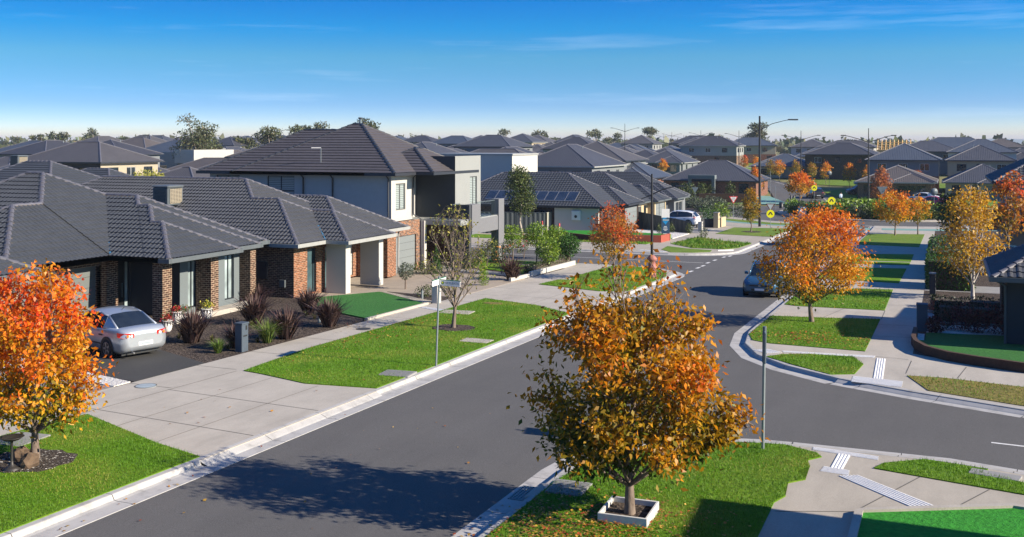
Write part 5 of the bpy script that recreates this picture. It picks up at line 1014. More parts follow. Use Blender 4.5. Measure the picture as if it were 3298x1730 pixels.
def hedge(label, x0, x1, y0, y1, h, n, pal, seed, size=.1, z=None, name='hedge'):
    cx, cy = (x0 + x1) / 2, (y0 + y1) / 2; t = thing(name, label, 'hedge', (cx, cy, gz(cx, cy) if z is None else z)); r = np.random.RandomState(seed); w, d = x1 - x0, y1 - y0; P = r.uniform(-.5, .5, (n, 3)) * np.array([w, d, h]) + np.array([0, 0, h / 2]); f = r.randint(0, 5, n); s = r.normal(size=n) * .03
    P[f == 0, 0] = w / 2 + s[f == 0]; P[f == 1, 0] = -w / 2 + s[f == 1]; P[f == 2, 1] = d / 2 + s[f == 2]; P[f == 3, 1] = -d / 2 + s[f == 3]; P[f == 4, 2] = h + s[f == 4]; P[:, 2] += .05 * np.sin(P[:, 0] * 3 + seed) * (P[:, 2] / h)
    quads('foliage', leaf_geo(P, r, size, .1, .6), pick(PALS[pal], .5 + .2 * n3(P, 2.5, seed) + r.normal(size=n) * .15, r), 'leaf_thick', t); m = MB(); m.box(-w / 2 + .1, w / 2 - .1, -d / 2 + .1, d / 2 - .1, 0, h - .1, 'bark_dark'); m.build('dark_core', t)  # dark box added inside to block the view through the leaves
hedge('low clipped hedge along the white garden edging', -23.1, -22.7, 57.6, 64.8, .55, 2600, 'rose', 1)
hedge('dark clipped block hedge beside the path under golden birch', -1.0, 1.3, 60.6, 64.2, 1.65, 5200, 'hedge', 2, .12); hedge('taller rough hedge behind the block hedge', -1.0, 1.0, 66, 76, 1.8, 3600, 'hedge', 3, .16)
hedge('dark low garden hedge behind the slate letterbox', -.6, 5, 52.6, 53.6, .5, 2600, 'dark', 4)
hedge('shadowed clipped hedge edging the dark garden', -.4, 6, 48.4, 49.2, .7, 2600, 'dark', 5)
CB = 'small dark cypress cones by the driveways'
for i, (px, py, h, rr, lb) in enumerate([(1020, 675, 1.5, .32, 'little bright cypress against the grey garage'), (1098, 690, 1.6, .4, 'wider cypress in front of the timber door'), (1216, 718, 1.7, .33, 'slim cypress at the paved entry edge')]): x, y = D(px, py); blob('cypress', lb, x, y, [(0, 0, h * q, rr * (1.12 - q), rr * (1.12 - q), h * .2) for q in (.15, .35, .55, .75, .92)], 1100, .08, 'lime' if i != 1 else 'hedge', 110 + i, 'shrub', None, droop=-.6)
blob('shrub', 'dark spreading shrub below the little cypress', *D(1062, 690), [(0, 0, .35, .8, .6, .4), (.5, .6, .3, .6, .6, .35)], 1400, .09, 'deep', 115); blob('shrub', 'scrappy low shrub in the gravel bed', *D(1075, 745), [(0, 0, .25, .6, .8, .3)], 500, .1, 'rose', 116)
x, y = D(1253, 600); blob('garden_tree', 'tall dark oval evergreen with pale crooked trunk', -31.6, 78.0, [(0, 0, 4.5, 1.25, 1.25, 1.9), (.25, .2, 3.6, 1.05, 1.05, 1.3), (-.2, .1, 5.4, .85, .85, 1.1)], 5200, .17, 'deep', 120, 'tree', None, [([(0, 0, 0), (.15, .1, 1.0), (-.05, 0, 1.9), (.1, 0, 3.2), (0, 0, 5.2)], [.13, .11, .1, .07, .03], 'bark_gum')], 'crown', shell=.4)
LV = 'grey lavender mounds on the island'
for i, (px, py, rr) in enumerate([(1752, 524, 1.7), (1775, 530, 1.4), (1792, 520, 1.6), (1808, 528, 1.5), (1738, 518, 1.3)]): x, y = D(px, py); blob('lavender_bush', 'rounded grey green lavender mound beside its neighbours on the island', x, y, [(0, 0, rr * .4, rr, rr, rr * .55)], 900, .26, 'grey', 130 + i, 'shrub', LV)
r_ = random.Random(4)
for i in range(30):
    a = R(-178 + i * 6.0); q = 10.4 + r_.uniform(-.6, .5); rr = r_.uniform(.8, 1.15); blob('hedge_bush', 'rounded bush in the ring hedge around the roundabout island', RC[0] + math.cos(a) * q, RC[1] + math.sin(a) * q, [(0, 0, rr * .75, rr, rr, rr)], 520, .3, ['hedge', 'grey', 'hedge', 'lime'][i % 4] if i % 7 else 'deep', 150 + i, 'shrub', 'ring hedge on the roundabout')
blob('island_planting', None, RC[0], RC[1], [(0, 0, .7, 8.4, 8.4, 1.0)], 3600, .5, 'lime', 190, None, None, z=gz(*RC), root=None)
for o in list(C.objects):
    if o.name == 'island_planting': o['kind'] = 'stuff'; o['label'] = 'mixed green ground planting filling the roundabout island'; o['category'] = 'planting'
RB = 'red leaved balls on the white pebbles'
for i, (px, py, lb) in enumerate([(2354, 787, 'red ball plant nearest the path'), (2426, 790, 'second red ball plant from the path'), (2487, 792, 'third red ball plant from the path'), (2552, 795, 'red ball plant at the house end')]): x, y = D(px, py); blob('ball_plant', lb, x, y, [(0, 0, .26, .3, .3, .26)], 500, .09, 'redball', 200 + i, 'shrub', RB)
BB = 'burgundy shrubs by the artificial lawn'
for i, (px, py, rr, lb) in enumerate([(2353, 838, .35, 'smallest burgundy shrub beside letterbox'), (2408, 832, .55, 'first large burgundy shrub by the lawn'), (2455, 838, .5, 'middle burgundy shrub by the lawn'), (2512, 842, .6, 'last burgundy shrub toward the house')]): x, y = D(px, py); blob('shrub', lb, x, y, [(0, 0, rr * .9, rr, rr, rr)], 900, .1, 'burgundy', 210 + i, 'shrub', BB)
x, y = D(2382, 832); blob('cypress', 'thin dark conifer among burgundy shrubs', x, y, [(0, 0, .5, .17, .17, .5)], 500, .07, 'dark', 220, 'shrub')
for i, (px, py, lb) in enumerate([(1778, 556, 'round bush at the driveway wall'), (1812, 548, 'pale green bush beyond the dark wall'), (1850, 545, 'loose bush at the wall end')]): x, y = D(px, py); blob('shrub', lb, x, y, [(0, 0, .9, 1.0, 1.0, .9), (.6, .4, .6, .7, .7, .6)], 700, .2, ['hedge', 'lime', 'grey'][i], 230 + i, 'shrub')
FB = 'tiny clipped bushes along the slate fence'
for i, (px, py) in enumerate([(1612, 572), (1640, 575), (1688, 586), (1735, 588), (1770, 600), (1660, 590)]): x, y = D(px, py); blob('clipped_bush', 'tiny clipped bush in the row along the slate fence', x, y, [(0, 0, .5, .38, .38, .55)], 320, .13, 'deep', 240 + i, 'shrub', FB)
PB = 'clipped cones before the grey portico'
for i, (px, py) in enumerate([(1720, 498), (1738, 498), (1766, 497), (1788, 496), (1838, 497), (1858, 495)]): x, y = D(px, py); blob('clipped_bush', 'clipped cone bush on the brick garden wall before the portico', x, y, [(0, 0, 1.3, .8, .8, 1.3)], 320, .3, 'deep', 250 + i, 'shrub', PB)
blob('shrub', 'pale olive tree top between the charcoal roofs', *W(372, 84), [(0, 0, 4.6, 1.5, 1.4, .9), (.8, 0, 4.4, 1.0, 1, .8)], 1500, .2, 'sparse', 260, 'tree', None, [([(0, 0, 0), (0, 0, 4)], .08)], 'crown')
blob('garden_tree', 'dark glossy tree with pale highlights beside the birch', *W(2395, 80), [(0, 0, 3.2, 1.1, 1.1, 1.6)], 900, .3, 'deep', 261, 'tree', None, [([(0, 0, 0), (0, 0, 3)], .07)], 'crown')
# ---------------------------------------------------------------- vehicles
def loft(mb, st, sec, m, mf=None):
    rings = [sec(*s) for s in st]; n = len(rings[0])
    for sg in (1, -1):
        for i in range(len(rings) - 1):
            for j in range(n - 1):
                q = [(st[i][0], rings[i][j][0] * sg, rings[i][j][1]), (st[i + 1][0], rings[i + 1][j][0] * sg, rings[i + 1][j][1]), (st[i + 1][0], rings[i + 1][j + 1][0] * sg, rings[i + 1][j + 1][1]), (st[i][0], rings[i][j + 1][0] * sg, rings[i][j + 1][1])]
                if sg > 0: q = q[::-1]
                mb.poly(q, mf(i, j) if mf else m, sm=True)
        for k, fl in ((0, 1), (-1, -1)):
            p = [(st[k][0], y * sg, z) for y, z in rings[k]]; mb.poly(p if sg * fl < 0 else p[::-1], m, sm=False)
def smooth_mesh(o):
    b = bmesh.new(); b.from_mesh(o.data); bmesh.ops.remove_doubles(b, verts=b.verts[:], dist=.002); b.to_mesh(o.data); b.free()
CARS = dict(
 sedan=dict(low=[(-2.24, .62, .42, .78), (-2.2, .78, .3, .93), (-1.95, .86, .2, 1.0), (-1.3, .885, .19, .97), (-.4, .885, .18, .93), (.6, .88, .18, .9), (1.05, .87, .19, .89), (1.6, .85, .2, .82), (2.05, .79, .24, .71), (2.2, .64, .32, .6)], top=[(-1.72, .72, .98, .70, .985), (-1.0, .8, .95, .6, 1.38), (-.5, .81, .93, .63, 1.455), (.1, .81, .92, .62, 1.455), (.5, .79, .91, .58, 1.37), (1.2, .72, .88, .69, .89)], wb=(-1.33, 1.31), wr=.32),
 suv=dict(low=[(-2.2, .7, .5, .9), (-2.16, .82, .36, 1.05), (-1.9, .9, .28, 1.1), (-1.3, .91, .26, 1.08), (-.4, .91, .25, 1.05), (.6, .905, .25, 1.03), (.95, .9, .26, 1.02), (1.6, .88, .28, .96), (2.02, .83, .3, .84), (2.18, .68, .4, .7)], top=[(-2.08, .74, 1.07, .72, 1.08), (-1.75, .82, 1.07, .62, 1.5), (-1.1, .84, 1.06, .66, 1.64), (.0, .84, 1.04, .66, 1.67), (.5, .82, 1.02, .61, 1.56), (1.15, .74, 1.0, .71, 1.01)], wb=(-1.33, 1.3), wr=.36),
 pickup=dict(low=[(-2.6, .8, .5, 1.05), (-2.55, .88, .42, 1.08), (-1.9, .92, .36, 1.08), (-.9, .92, .33, 1.08), (0, .92, .32, 1.08), (.9, .92, .32, 1.06), (1.3, .91, .33, 1.04), (2.0, .89, .36, .98), (2.4, .84, .4, .88), (2.55, .7, .48, .75)], top=[(-2.3, .8, 1.07, .78, 1.08), (-2.1, .84, 1.07, .7, 1.6), (-1.2, .86, 1.07, .68, 1.76), (.2, .86, 1.06, .66, 1.76), (.75, .84, 1.05, .62, 1.65), (1.35, .77, 1.03, .74, 1.04)], wb=(-1.55, 1.6), wr=.39))
def car(kind, label, x, y, rz, pm, group=None, z=None, brake=False, name=None, tilt=0):
    S = CARS[kind]; t = thing(name or {'sedan': 'sedan_car', 'suv': 'suv_car', 'pickup': 'pickup_truck'}[kind], label, 'car', (x, y, gz(x, y) - .1 if z is None else z), rz, group); t.rotation_euler = (0, tilt, rz)
    sec = lambda x, hw, zb, zt: [(0, zb), (hw * .86, zb), (hw * .97, zb + (zt - zb) * .14), (hw, zb + (zt - zb) * .45), (hw * .985, zb + (zt - zb) * .72), (hw * .955, zt - .06), (hw * .9, zt), (hw * .6, zt + .022), (0, zt + .032)]
    b = MB(); loft(b, S['low'], sec, pm); o = b.build('body', t); smooth_mesh(o); zlow = S['low'][4][2]
    top = S['top']; nT = len(top)
    tsec = lambda x, hb, zb, ht, zt: [(hb, zb), (hb + (ht - hb) * .5, zb + (zt - zb) * .52), (ht, zt - min(.05, (zt - zb) * .3)), (ht * .82, zt), (0, zt + min(.025, (zt - zb) * .2))]
    rf, gl, ws, rw = MB(), MB(), MB(), MB(); rings = [tsec(*s) for s in top]
    for sg in (1, -1):
        gl = MB()
        for i in range(nT - 1):
            for j in range(4):
                q = [(top[i][0], rings[i][j][0] * sg, rings[i][j][1]), (top[i + 1][0], rings[i + 1][j][0] * sg, rings[i + 1][j][1]), (top[i + 1][0], rings[i + 1][j + 1][0] * sg, rings[i + 1][j + 1][1]), (top[i][0], rings[i][j + 1][0] * sg, rings[i][j + 1][1])]
                if sg > 0: q = q[::-1]
                if j >= 2: (rw if i == 0 else ws if i == nT - 2 else rf).poly(q, 'car_glass' if i in (0, nT - 2) else pm, sm=True)
                else: (gl if (i > 0 or j == 0 and kind != 'sedan') else rf).poly(q, 'car_glass' if (i > 0 or j == 0 and kind != 'sedan') else pm, sm=True)
        P = lambda i, j, k=1.0: (top[i][0], rings[i][j][0] * sg * k, rings[i][j][1])
        for i in range(nT - 1): rf.tube([P(i, 2), P(i + 1, 2)], .034 if i in (0, nT - 2) else .026, pm, 6)
        rf.tube([P(0, 0), P(1, 0, 1.0), P(1, 2)], .03, pm, 6); m = nT // 2 - 1
        rf.tube([(-.12, (rings[m][0][0] + .002) * sg, rings[m][0][1]), (-.16, rings[m][1][0] * sg, rings[m][1][1]), (-.2, rings[m][2][0] * sg, rings[m][2][1])], .03, 'dark_plastic', 6)
        gl.build('side_window', t)
    o = rf.build('roof', t); smooth_mesh(o); ws.build('windscreen', t); rw.build('rear_window', t)
    r = S['wr']
    for wx in S['wb']:
        hw = max(s[1] for s in S['low'])
        for sg in (1, -1):
            a = MB(); a.disc((wx, sg * (hw - .002 + .006), r + .03), r * 1.17, 'dark_plastic', (0, sg, 0)); a.build('wheel_arch', t)
            w = MB(); c = Vector((wx, sg * (hw - .09), r)); T = Matrix.Translation(c) @ Matrix.Rotation(R(-90) * sg, 4, 'X')
            w.lathe([(r * .62, -.1), (r * .97, -.1), (r, -.06), (r, .07), (r * .95, .1), (r * .68, .11)], (0, 0, 0), 'tyre', 22, T); o = w.build('wheel', t)
            q = MB(); q.lathe([(0.001, .085), (r * .2, .09), (r * .24, .08)], (0, 0, 0), 'alloy', 12, T); q.lathe([(r * .6, .1), (r * .68, .105), (r * .69, .07)], (0, 0, 0), 'alloy', 20, T)
            for k in range(5): q.box(r * .15, r * .66, -.032, .032, .065, .095, 'alloy', T @ Matrix.Rotation(k * 2 * PI / 5, 4, 'Z'))
            q.lathe([(0.001, .05), (r * .68, .05)], (0, 0, 0), 'dark_plastic', 18, T); q.build('rim', o)
    f = S['low'][-2]; k = S['low'][1]
    for sg in (1, -1):
        h = MB(); zt = S['low'][-2][3]; h.mesh([(f[0] + .09, sg * .42, zt - .16), (f[0] + .06, sg * .66, zt - .12), (f[0] - .3, sg * (f[1] + .022), zt - .0), (f[0] - .18, sg * (f[1] + .004), zt + .035), (f[0] + .0, sg * .6, zt + .02), (f[0] + .085, sg * .42, zt - .04)], [tuple(range(6)) if sg > 0 else tuple(range(5, -1, -1))], 'lamp_clear'); h.build('headlight', t)
        g = MB(); zz = k[3]
        if kind == 'sedan': V = [(-2.235, sg * .4, zz - .07), (-2.235, sg * .42, zz - .21), (-2.215, sg * .78, zz - .2), (-1.98, sg * .875, zz - .16), (-1.94, sg * .87, zz - .02), (-2.2, sg * .76, zz - .035)]
        else: V = [(-2.2, sg * .5, zz - .0), (-2.21, sg * .52, zz - .14), (-2.17, sg * .84, zz - .14), (-1.9, sg * .915, zz - .06), (-1.86, sg * .9, zz + .03), (-2.14, sg * .8, zz + .02)]
        if kind == 'pickup': V = [(p[0] - .4, p[1] * 1.02, p[2]) for p in V]
        g.mesh([(p[0] - .012, p[1] * 1.012, p[2]) for p in V], [tuple(range(6)) if sg < 0 else tuple(range(5, -1, -1))], 'lamp_red'); o = g.build('tail_light', t)
        if kind == 'sedan':
            q = MB(); q.disc((-2.262, sg * .52, zz - .14), .05, 'lamp_clear', (-1, 0, 0)); q.disc((-2.262, sg * .66, zz - .135), .045, 'lamp_amber', (-1, 0, 0)); q.build('lens', o)
        v = MB(); vx, vy, vz = top[-1][0] - .28, sg * (top[-1][1] + .14), top[-1][2] + .08; v.bbox(vx - .07, vx + .07, vy - .09, vy + .09, vz, vz + .15, pm, .03); v.build('wing_mirror', t)
        d = MB(); hw = S['low'][4][1]
        for hx in (.05, -.95): d.box(hx - .1, hx + .1, sg * hw * .99 - .012, sg * hw * .99 + .025, S['low'][4][3] - .2, S['low'][4][3] - .16, 'dark_plastic')
        d.box(-1.0, .95, sg * hw - .012, sg * hw + .012, zlow + .26, zlow + .3, 'dark_plastic'); d.build('door_trim', t)
    p = MB(); bx = S['low'][0][0]; p.box(bx - .012, bx + .02, -.26, .26, S['low'][0][2] + .02, S['low'][0][2] + .14, 'sign_white'); p.box(bx - .014, bx - .011, -.16, .17, S['low'][0][2] + .045, S['low'][0][2] + .115, 'lid_grey'); p.build('number_plate', t)
    p = MB(); fx = S['low'][-1][0]; p.box(fx - .02, fx + .03, -.24, .24, zlow + .16, zlow + .27, 'sign_white'); p.build('number_plate', t)
    g = MB(); zf = S['low'][-1]; g.box(fx - .06, fx + .022, -.42, .42, zf[2] + .0, zf[2] + .1, 'dark_plastic'); g.box(fx - .1, fx + .012, -.5, .5, zf[3] - .08, zf[3] - .02, 'dark_plastic'); g.box(fx - .04, fx + .024, -.06, .06, zf[3] - .07, zf[3] - .03, 'alloy'); g.build('grille', t)
    u = MB(); u.box(S['low'][2][0], S['low'][-3][0], -.7, .7, zlow - .06, zlow + .06, 'dark_plastic'); u.build('underbody', t)
    if kind == 'sedan':
        a = MB(); a.tube([(-.75, 0, 1.44), (-.92, 0, 1.56)], .008, 'dark_plastic', 5); a.build('aerial', t); a = MB(); a.box(-2.0, -1.97, -.12, .12, .985, 1.01, 'lamp_red'); a.build('brake_light', t); a = MB(); a.tube([(-2.15, .45, .24), (-2.3, .45, .23)], .03, 'alloy', 8); a.build('exhaust', t)
    return t
cx, cy = -26.72, 28.2
car('sedan', 'silver sedan parked tail out on the dark driveway', cx, cy, R(163), 'paint_silver', z=gz(cx, cy) + .02)
car('suv', 'blue parked car half hidden by the golden tree', -8.75, 56.0, R(-90), 'paint_blue', z=gz(-8.7, 56) - .11)
car('sedan', 'white sedan driving away toward the roundabout', -11.6, 92.2, R(88), 'paint_white', z=gz(-11.6, 92) - .11)
car('suv', 'white car parked nose in behind the slate fence', -25.7, 107.0, R(176), 'paint_white', z=gz(-26, 107) + .25)
car('pickup', 'dark pickup on the far road beside the median tree', -19.6, 174.5, R(110), 'paint_graphite')
car('suv', 'black car on the service road under the orange trees', -13.6, 186, R(205), 'paint_graphite')
car('sedan', 'pale blue sedan on the driveway across the service road', -5.0, 191, R(196), 'paint_ice', z=gz(-5, 191) + .3); car('sedan', 'white hatch queuing behind the red car', -3.3, 168.8, R(160), 'paint_white', z=gz(-3, 168) + .05); car('sedan', 'bright red car beyond the ring hedge', -2.0, 158.6, R(172), 'paint_red', z=gz(-2, 158) + .05)
car('suv', 'blue hatch parked below the gable house', -34.8, 240, R(140), 'paint_steelblue'); car('sedan', 'pale blue car behind the orange lamp tree', -14.0, 208, R(190), 'paint_ice', z=gz(-14, 208) + .2)
car('pickup', 'dark utility parked at the grey portico house', -31.0, 187.5, R(60), 'paint_graphite'); car('suv', 'dark small car on the distant street', -68, 395, R(100), 'paint_graphite'); car('pickup', 'blue and white van on the distant street', -78, 388, R(100), 'paint_steelblue')
car('sedan', 'dark red car in the carport behind the golden birch', 5.2, 71.5, R(0), 'paint_red'); car('sedan', 'blue car in the shade beside the golden birch', 3.4, 79, R(180), 'paint_blue')
# ---------------------------------------------------------------- street furniture
def lamp2(label, x, y, h, span, ang=0, group='double armed street lamps', z=None):
    t = thing('street_lamp', label, 'street lamp', (x, y, gz(x, y) if z is None else z), ang, group); p = MB(); p.tube([(0, 0, 0), (0, 0, h * .5), (0, 0, h)], [.13, .1, .05], 'black_steel', 8); p.box(-.2, .2, -.2, .2, 0, .05, 'black_steel'); p.build('pole', t)
    for s in (1, -1):
        a = MB(); L = span / 2; zz = h * .83; pts = [(0, 0, zz), (s * L * .35, 0, zz + L * .12), (s * L * .7, 0, zz + L * .22), (s * L * .86, 0, zz + L * .25)]; a.tube(pts, [.07, .055, .045, .04], 'black_steel', 6); o = a.build('arm', t)
        b = MB(); b.bbox(min(s * L * .82, s * L), max(s * L * .82, s * L), -.12, .12, zz + L * .235, zz + L * .27, 'black_steel', .02); b.build('lamp_head', o)
    return t
for px, Y, h, sp, lb in ((2185, 138, 10.9, 7.3, 'double lamp rising out of the roundabout planting'), (2015, 200, 10.6, 7.4, 'double lamp in front of the dark brick house'), (1859, 271, 10.2, 7.4, 'double lamp before the long brick based house'), (1763, 325, 10.0, 7.4, 'double lamp above the distant orange trees'), (1572, 262, 11.6, 7.2, 'tall double lamp behind the low tiled roofs'), (1690, 380, 9.6, 7.2, 'thin double lamp third from the tall one'), (1636, 430, 9.6, 7.2, 'thin double lamp beside the lone gum'), (1670, 470, 9.0, 7.0, 'small distant double lamp amid several'), (1720, 400, 8.6, 8, 'low distant double lamp near the pale field'), (127, 350, 9.2, 6.8, 'double lamp alone among the far western roofs'), (31, 700, 9, 9, 'tiny double lamp on the hazy skyline')):
    x, y = W(px, Y); lamp2(lb, x, y, h, sp, R(22.5) if px > 1600 or px < 200 else R(22.5))
def lamp1(label, x, y, h, L, ang, zb=.7, base=None, r=.075):
    t = thing('street_lamp', label, 'street lamp', (x, y, gz(x, y)), ang); p = MB(); p.tube([(0, 0, 0), (0, 0, h * .5), (0, 0, h)], [r * 1.15, r, r * .72], 'black_steel', 10); p.build('pole', t); zz = h * zb
    a = MB(); a.tube([(-L * .38, 0, zz - L * .16), (0, 0, zz), (L * .35, 0, zz + L * .17), (L * .7, 0, zz + L * .26), (L * .85, 0, zz + L * .28)], [.025, .04, .04, .035, .03], 'black_steel', 6); o = a.build('arm', t)
    b = MB(); b.bbox(L * .78, L * 1.06, -.13, .13, zz + L * .265, zz + L * .3, 'black_steel', .03); b.box(L * .84, L * 1.05, -.1, .1, zz + L * .262, zz + L * .266, 'white_plastic'); b.build('lamp_head', o)
    if base:
        m = MB(); m.lathe([(.25, 0), (.25, .5), (.3, .55), (.3, .62), (.22, .7), (.2, .95), (.3, 1.02), (.3, 1.12), (.16, 1.28), (r * 1.1, 1.32)], (0, 0, 0), 'pink_base', 16); m.build('base_cover', t)
    return t
x, y = D(1640, 698); lamp1('street lamp with pink base on the corner lawn', x, y, 6.05, 1.75, R(22), .8, True)
x, y = D(1911, 570); lamp1('tallest black lamp mast with one long arm', x, y, 11.9, 3.9, R(22.5), .875, None, .13)
def sign(label, px, py, h, build, r=.03, cat='road sign', name='road_sign', yaw=None, xy=None, pm='galv', lean=(0, 0)):
    x, y = xy or D(px, py); t = thing(name, label, cat, (x, y, gz(x, y))); t.rotation_euler = (lean[0], lean[1], R(22.5) if yaw is None else yaw); p = MB(); p.tube([(0, 0, 0), (0, 0, h)], r, pm, 8); p.build('pole', t); build(t, h); return t
def tri(z, s=.42, face='sign_white', edge='sign_red', back=False):
    def f(t, h):
        q = MB(); P = lambda k, zo=0: [(-s * k, 0, z + .30 * s * k * 1.9), (s * k, 0, z + .3 * s * k * 1.9), (0, 0, z - .6 * s * k * 1.9)]
        T = lambda pts, y: [(a, y, c) for a, _, c in pts]
        if back: q.mesh(T(P(1), -.045) + T(P(1), -.035), [(0, 2, 1), (3, 4, 5), (0, 1, 4, 3), (1, 2, 5, 4), (2, 0, 3, 5)], 'sign_grey')
        else:
            q.mesh(T(P(1), -.045) + T(P(1), -.035), [(0, 2, 1), (3, 4, 5), (0, 1, 4, 3), (1, 2, 5, 4), (2, 0, 3, 5)], edge); q.mesh(T(P(.72), -.05), [(0, 2, 1)], face)
        o = q.build('sign_plate', t)
        if not back and face == 'sign_white': text(o, 'GIVE', (0, -.056, z + .07 * s * 2), s * .36); text(o, 'WAY', (0, -.056, z - .12 * s * 2), s * .34)
    return f
def text(parent, s, loc, size, m='dark_plastic', rot=(PI / 2, 0, 0), name='lettering'):
    c = bpy.data.curves.new(name, 'FONT'); c.body = s; c.size = size; c.align_x = 'CENTER'; c.align_y = 'CENTER'; c.extrude = .001; c.materials.append(M[m]); q = bpy.data.objects.new(name, c); C.objects.link(q); me = bpy.data.meshes.new_from_object(q.evaluated_get(bpy.context.evaluated_depsgraph_get())); bpy.data.objects.remove(q); bpy.data.curves.remove(c); o = bpy.data.objects.new(name, me); C.objects.link(o); o.parent = parent; o.location = loc; o.rotation_euler = rot; return o
def ped(z, r=.4):
    def f(t, h):
        q = MB(); q.disc((0, -.05, z), r, 'sign_yellow', (0, -1, 0)); q.lathe([(r, 0), (r, .012)], (0, 0, 0), 'sign_grey', 24, Matrix.Translation((0, -.038, z)) @ Matrix.Rotation(R(90), 4, 'X')); o = q.build('sign_plate', t); k = MB(); s = r * .6  # walking legs
        k.mesh([(-s * .25, -.055, z + s * .75), (s * .25, -.055, z + s * .75), (s * .95, -.055, z - s * .5), (s * .55, -.055, z - s * .55), (0, -.055, z + s * .3), (-s * .55, -.055, z - s * .55), (-s * .95, -.055, z - s * .5)], [(0, 4, 1)], 'dark_plastic'); k.mesh([(-s * .3, -.056, z + s * .8), (-s * 1.0, -.056, z - s * .4), (-s * .6, -.056, z - s * .62), (0.0, -.056, z + s * .35), (s * .6, -.056, z - s * .62), (s * 1.0, -.056, z - s * .4), (s * .3, -.056, z + s * .8)], [(0, 1, 2, 3), (0, 3, 6), (3, 4, 5, 6)], 'dark_plastic'); k.build('walking_symbol', o)
    return f
def disc_sign(t, z, r):
    q = MB(); q.lathe([(.001, 0), (r, 0), (r, .015), (.001, .015)], (0, 0, 0), 'sign_grey', 20, Matrix.Translation((0, -.04, z)) @ Matrix.Rotation(R(90), 4, 'X')); q.build('sign_plate', t)
def both(*fs): return lambda t, h: [f(t, h) for f in fs]
sign('give way sign with clear red border beside the bike path', 1845, 550, 2.75, tri(2.35, .52)); sign('give way sign stacked above a yellow walking sign', 1938, 575, 2.75, both(tri(2.35, .48, 'lid_grey', 'dark_red'), ped(1.55, .42)))
sign('yellow walking sign in front of the pickup', 2043, 518, 3.2, ped(2.5, .42), xy=(-17.6, 156)); sign('yellow walking sign standing in the ring hedge', 2092, 547, 2.6, ped(2.15, .46), xy=(-12.6, 129.2))
sign('grey back of a give way sign at the lawn end', 2308, 586, 3.0, tri(2.55, .52, back=True)); sign('white give way sign back on the median by the rusty tree', 2217, 514, 3.0, tri(2.4, .75, back=True), xy=(-8.4, 156.5)); sign('round sign back near the red car', 2327, 523, 2.6, lambda t, h: disc_sign(t, 2.3, .5), xy=(-1.6, 155)); sign('small white give way sign behind the lavender island', 1749, 510, 2.6, tri(2.2, .5, back=True), xy=(-34, 152)); sign('slim marker pole beside the striped crossing', 1951, 528, 3.2, lambda t, h: None); sign('second slim marker pole farther up the striped crossing', 1938, 490, 4.0, lambda t, h: None)
sign('round sign back on a pole by the mixed gold tree', 2112, 470, 3.4, lambda t, h: disc_sign(t, 3.0, .45), xy=(-19.5, 196))
def chevron():
    t = thing('chevron_board', 'white chevron board at the roundabout edge', 'road sign', (*D(2018, 552), gz(-17, 134)), R(22.5)); q = MB(); q.box(-.5, .5, 0, .03, .5, 1.5, 'sign_navy'); q.tube([(0, .05, 0), (0, .05, 1.4)], .03, 'galv'); o = q.build('board', t); k = MB(); k.mesh([(.35, -.006, 1.4), (-.05, -.006, 1.0), (.35, -.006, .6), (.1, -.006, .6), (-.3, -.006, 1.0), (.1, -.006, 1.4)], [(0, 5, 4, 1), (1, 4, 3, 2)], 'sign_white'); k.build('chevron', o)
chevron()
def street_sign():
    def f(t, h):
        b = MB(); b.bbox(-.012, .012, -.55, .55, 2.64, 2.82, 'sign_white', .004); b.box(-.02, .02, -.55, .55, 2.82, 2.84, 'sign_green'); b.build('name_blade', t)
        b = MB(); b.bbox(.05, .74, -.012, .012, 2.62, 2.8, 'sign_white', .004); b.box(.04, .75, -.02, .02, 2.8, 2.82, 'sign_green'); o = b.build('name_blade', t); e = MB(); e.disc((.13, -.014, 2.71), .055, 'sign_green', (0, -1, 0)); e.disc((.13, -.016, 2.72), .03, 'sign_yellow', (0, -1, 0)); e.build('emblem', o); text(o, 'HAYLEATH', (.45, -.015, 2.71), .1, 'sign_navy')
        c = MB(); c.tube([(0, 0, 2.55), (0, 0, 2.9)], .04, 'galv'); c.build('bracket', t)
    x, y = D(1097, 921); sign('pale street name sign on a leaning steel pole', 0, 0, 2.88, f, .032, 'street sign', 'street_sign', R(3), (x, y), lean=(0, R(2.2)))
street_sign()
def near_sign():
    def f(t, h):
        b = MB(); b.bbox(-.02, .02, -.32, .32, 2.05, 2.75, 'sign_grey', .01); b.tube([(0, 0, 2.02), (0, 0, 2.85)], .045, 'sign_grey', 8); b.build('sign_plate', t)
    x, y = D(1919, 1132); sign('edge on dark sign on the corner lawn pole', 0, 0, 2.8, f, .036, 'street sign', 'street_sign', R(22.5 + 76) - R(90) + R(4), (x, y), lean=(0, R(.8)))
near_sign()
def letterbox(label, x, y, w, d, h, m, top=None, rz=0, slot=True):
    t = thing('letterbox', label, 'letterbox', (x, y, gz(x, y)), rz); b = MB(); b.bbox(-w / 2, w / 2, -d / 2, d / 2, 0, h, m, .015); b.bbox(-w / 2 - .02, w / 2 + .02, -d / 2 - .02, d / 2 + .02, h, h + .05, top or m, .01); b.build('pillar', t)
    if slot: s = MB(); s.box(w / 2 - .002, w / 2 + .008, -d * .3, d * .3, h * .55, h * .6, 'dark_plastic'); s.box(w / 2 - .002, w / 2 + .006, d * .05, d * .3, h * .78, h * .94, 'dark_plastic'); s.build('slot', t)
x, y = D(623, 885); letterbox('slate blue rendered letterbox beside the footpath', x - .25, y, .3, .36, .95, 'letter_slate')
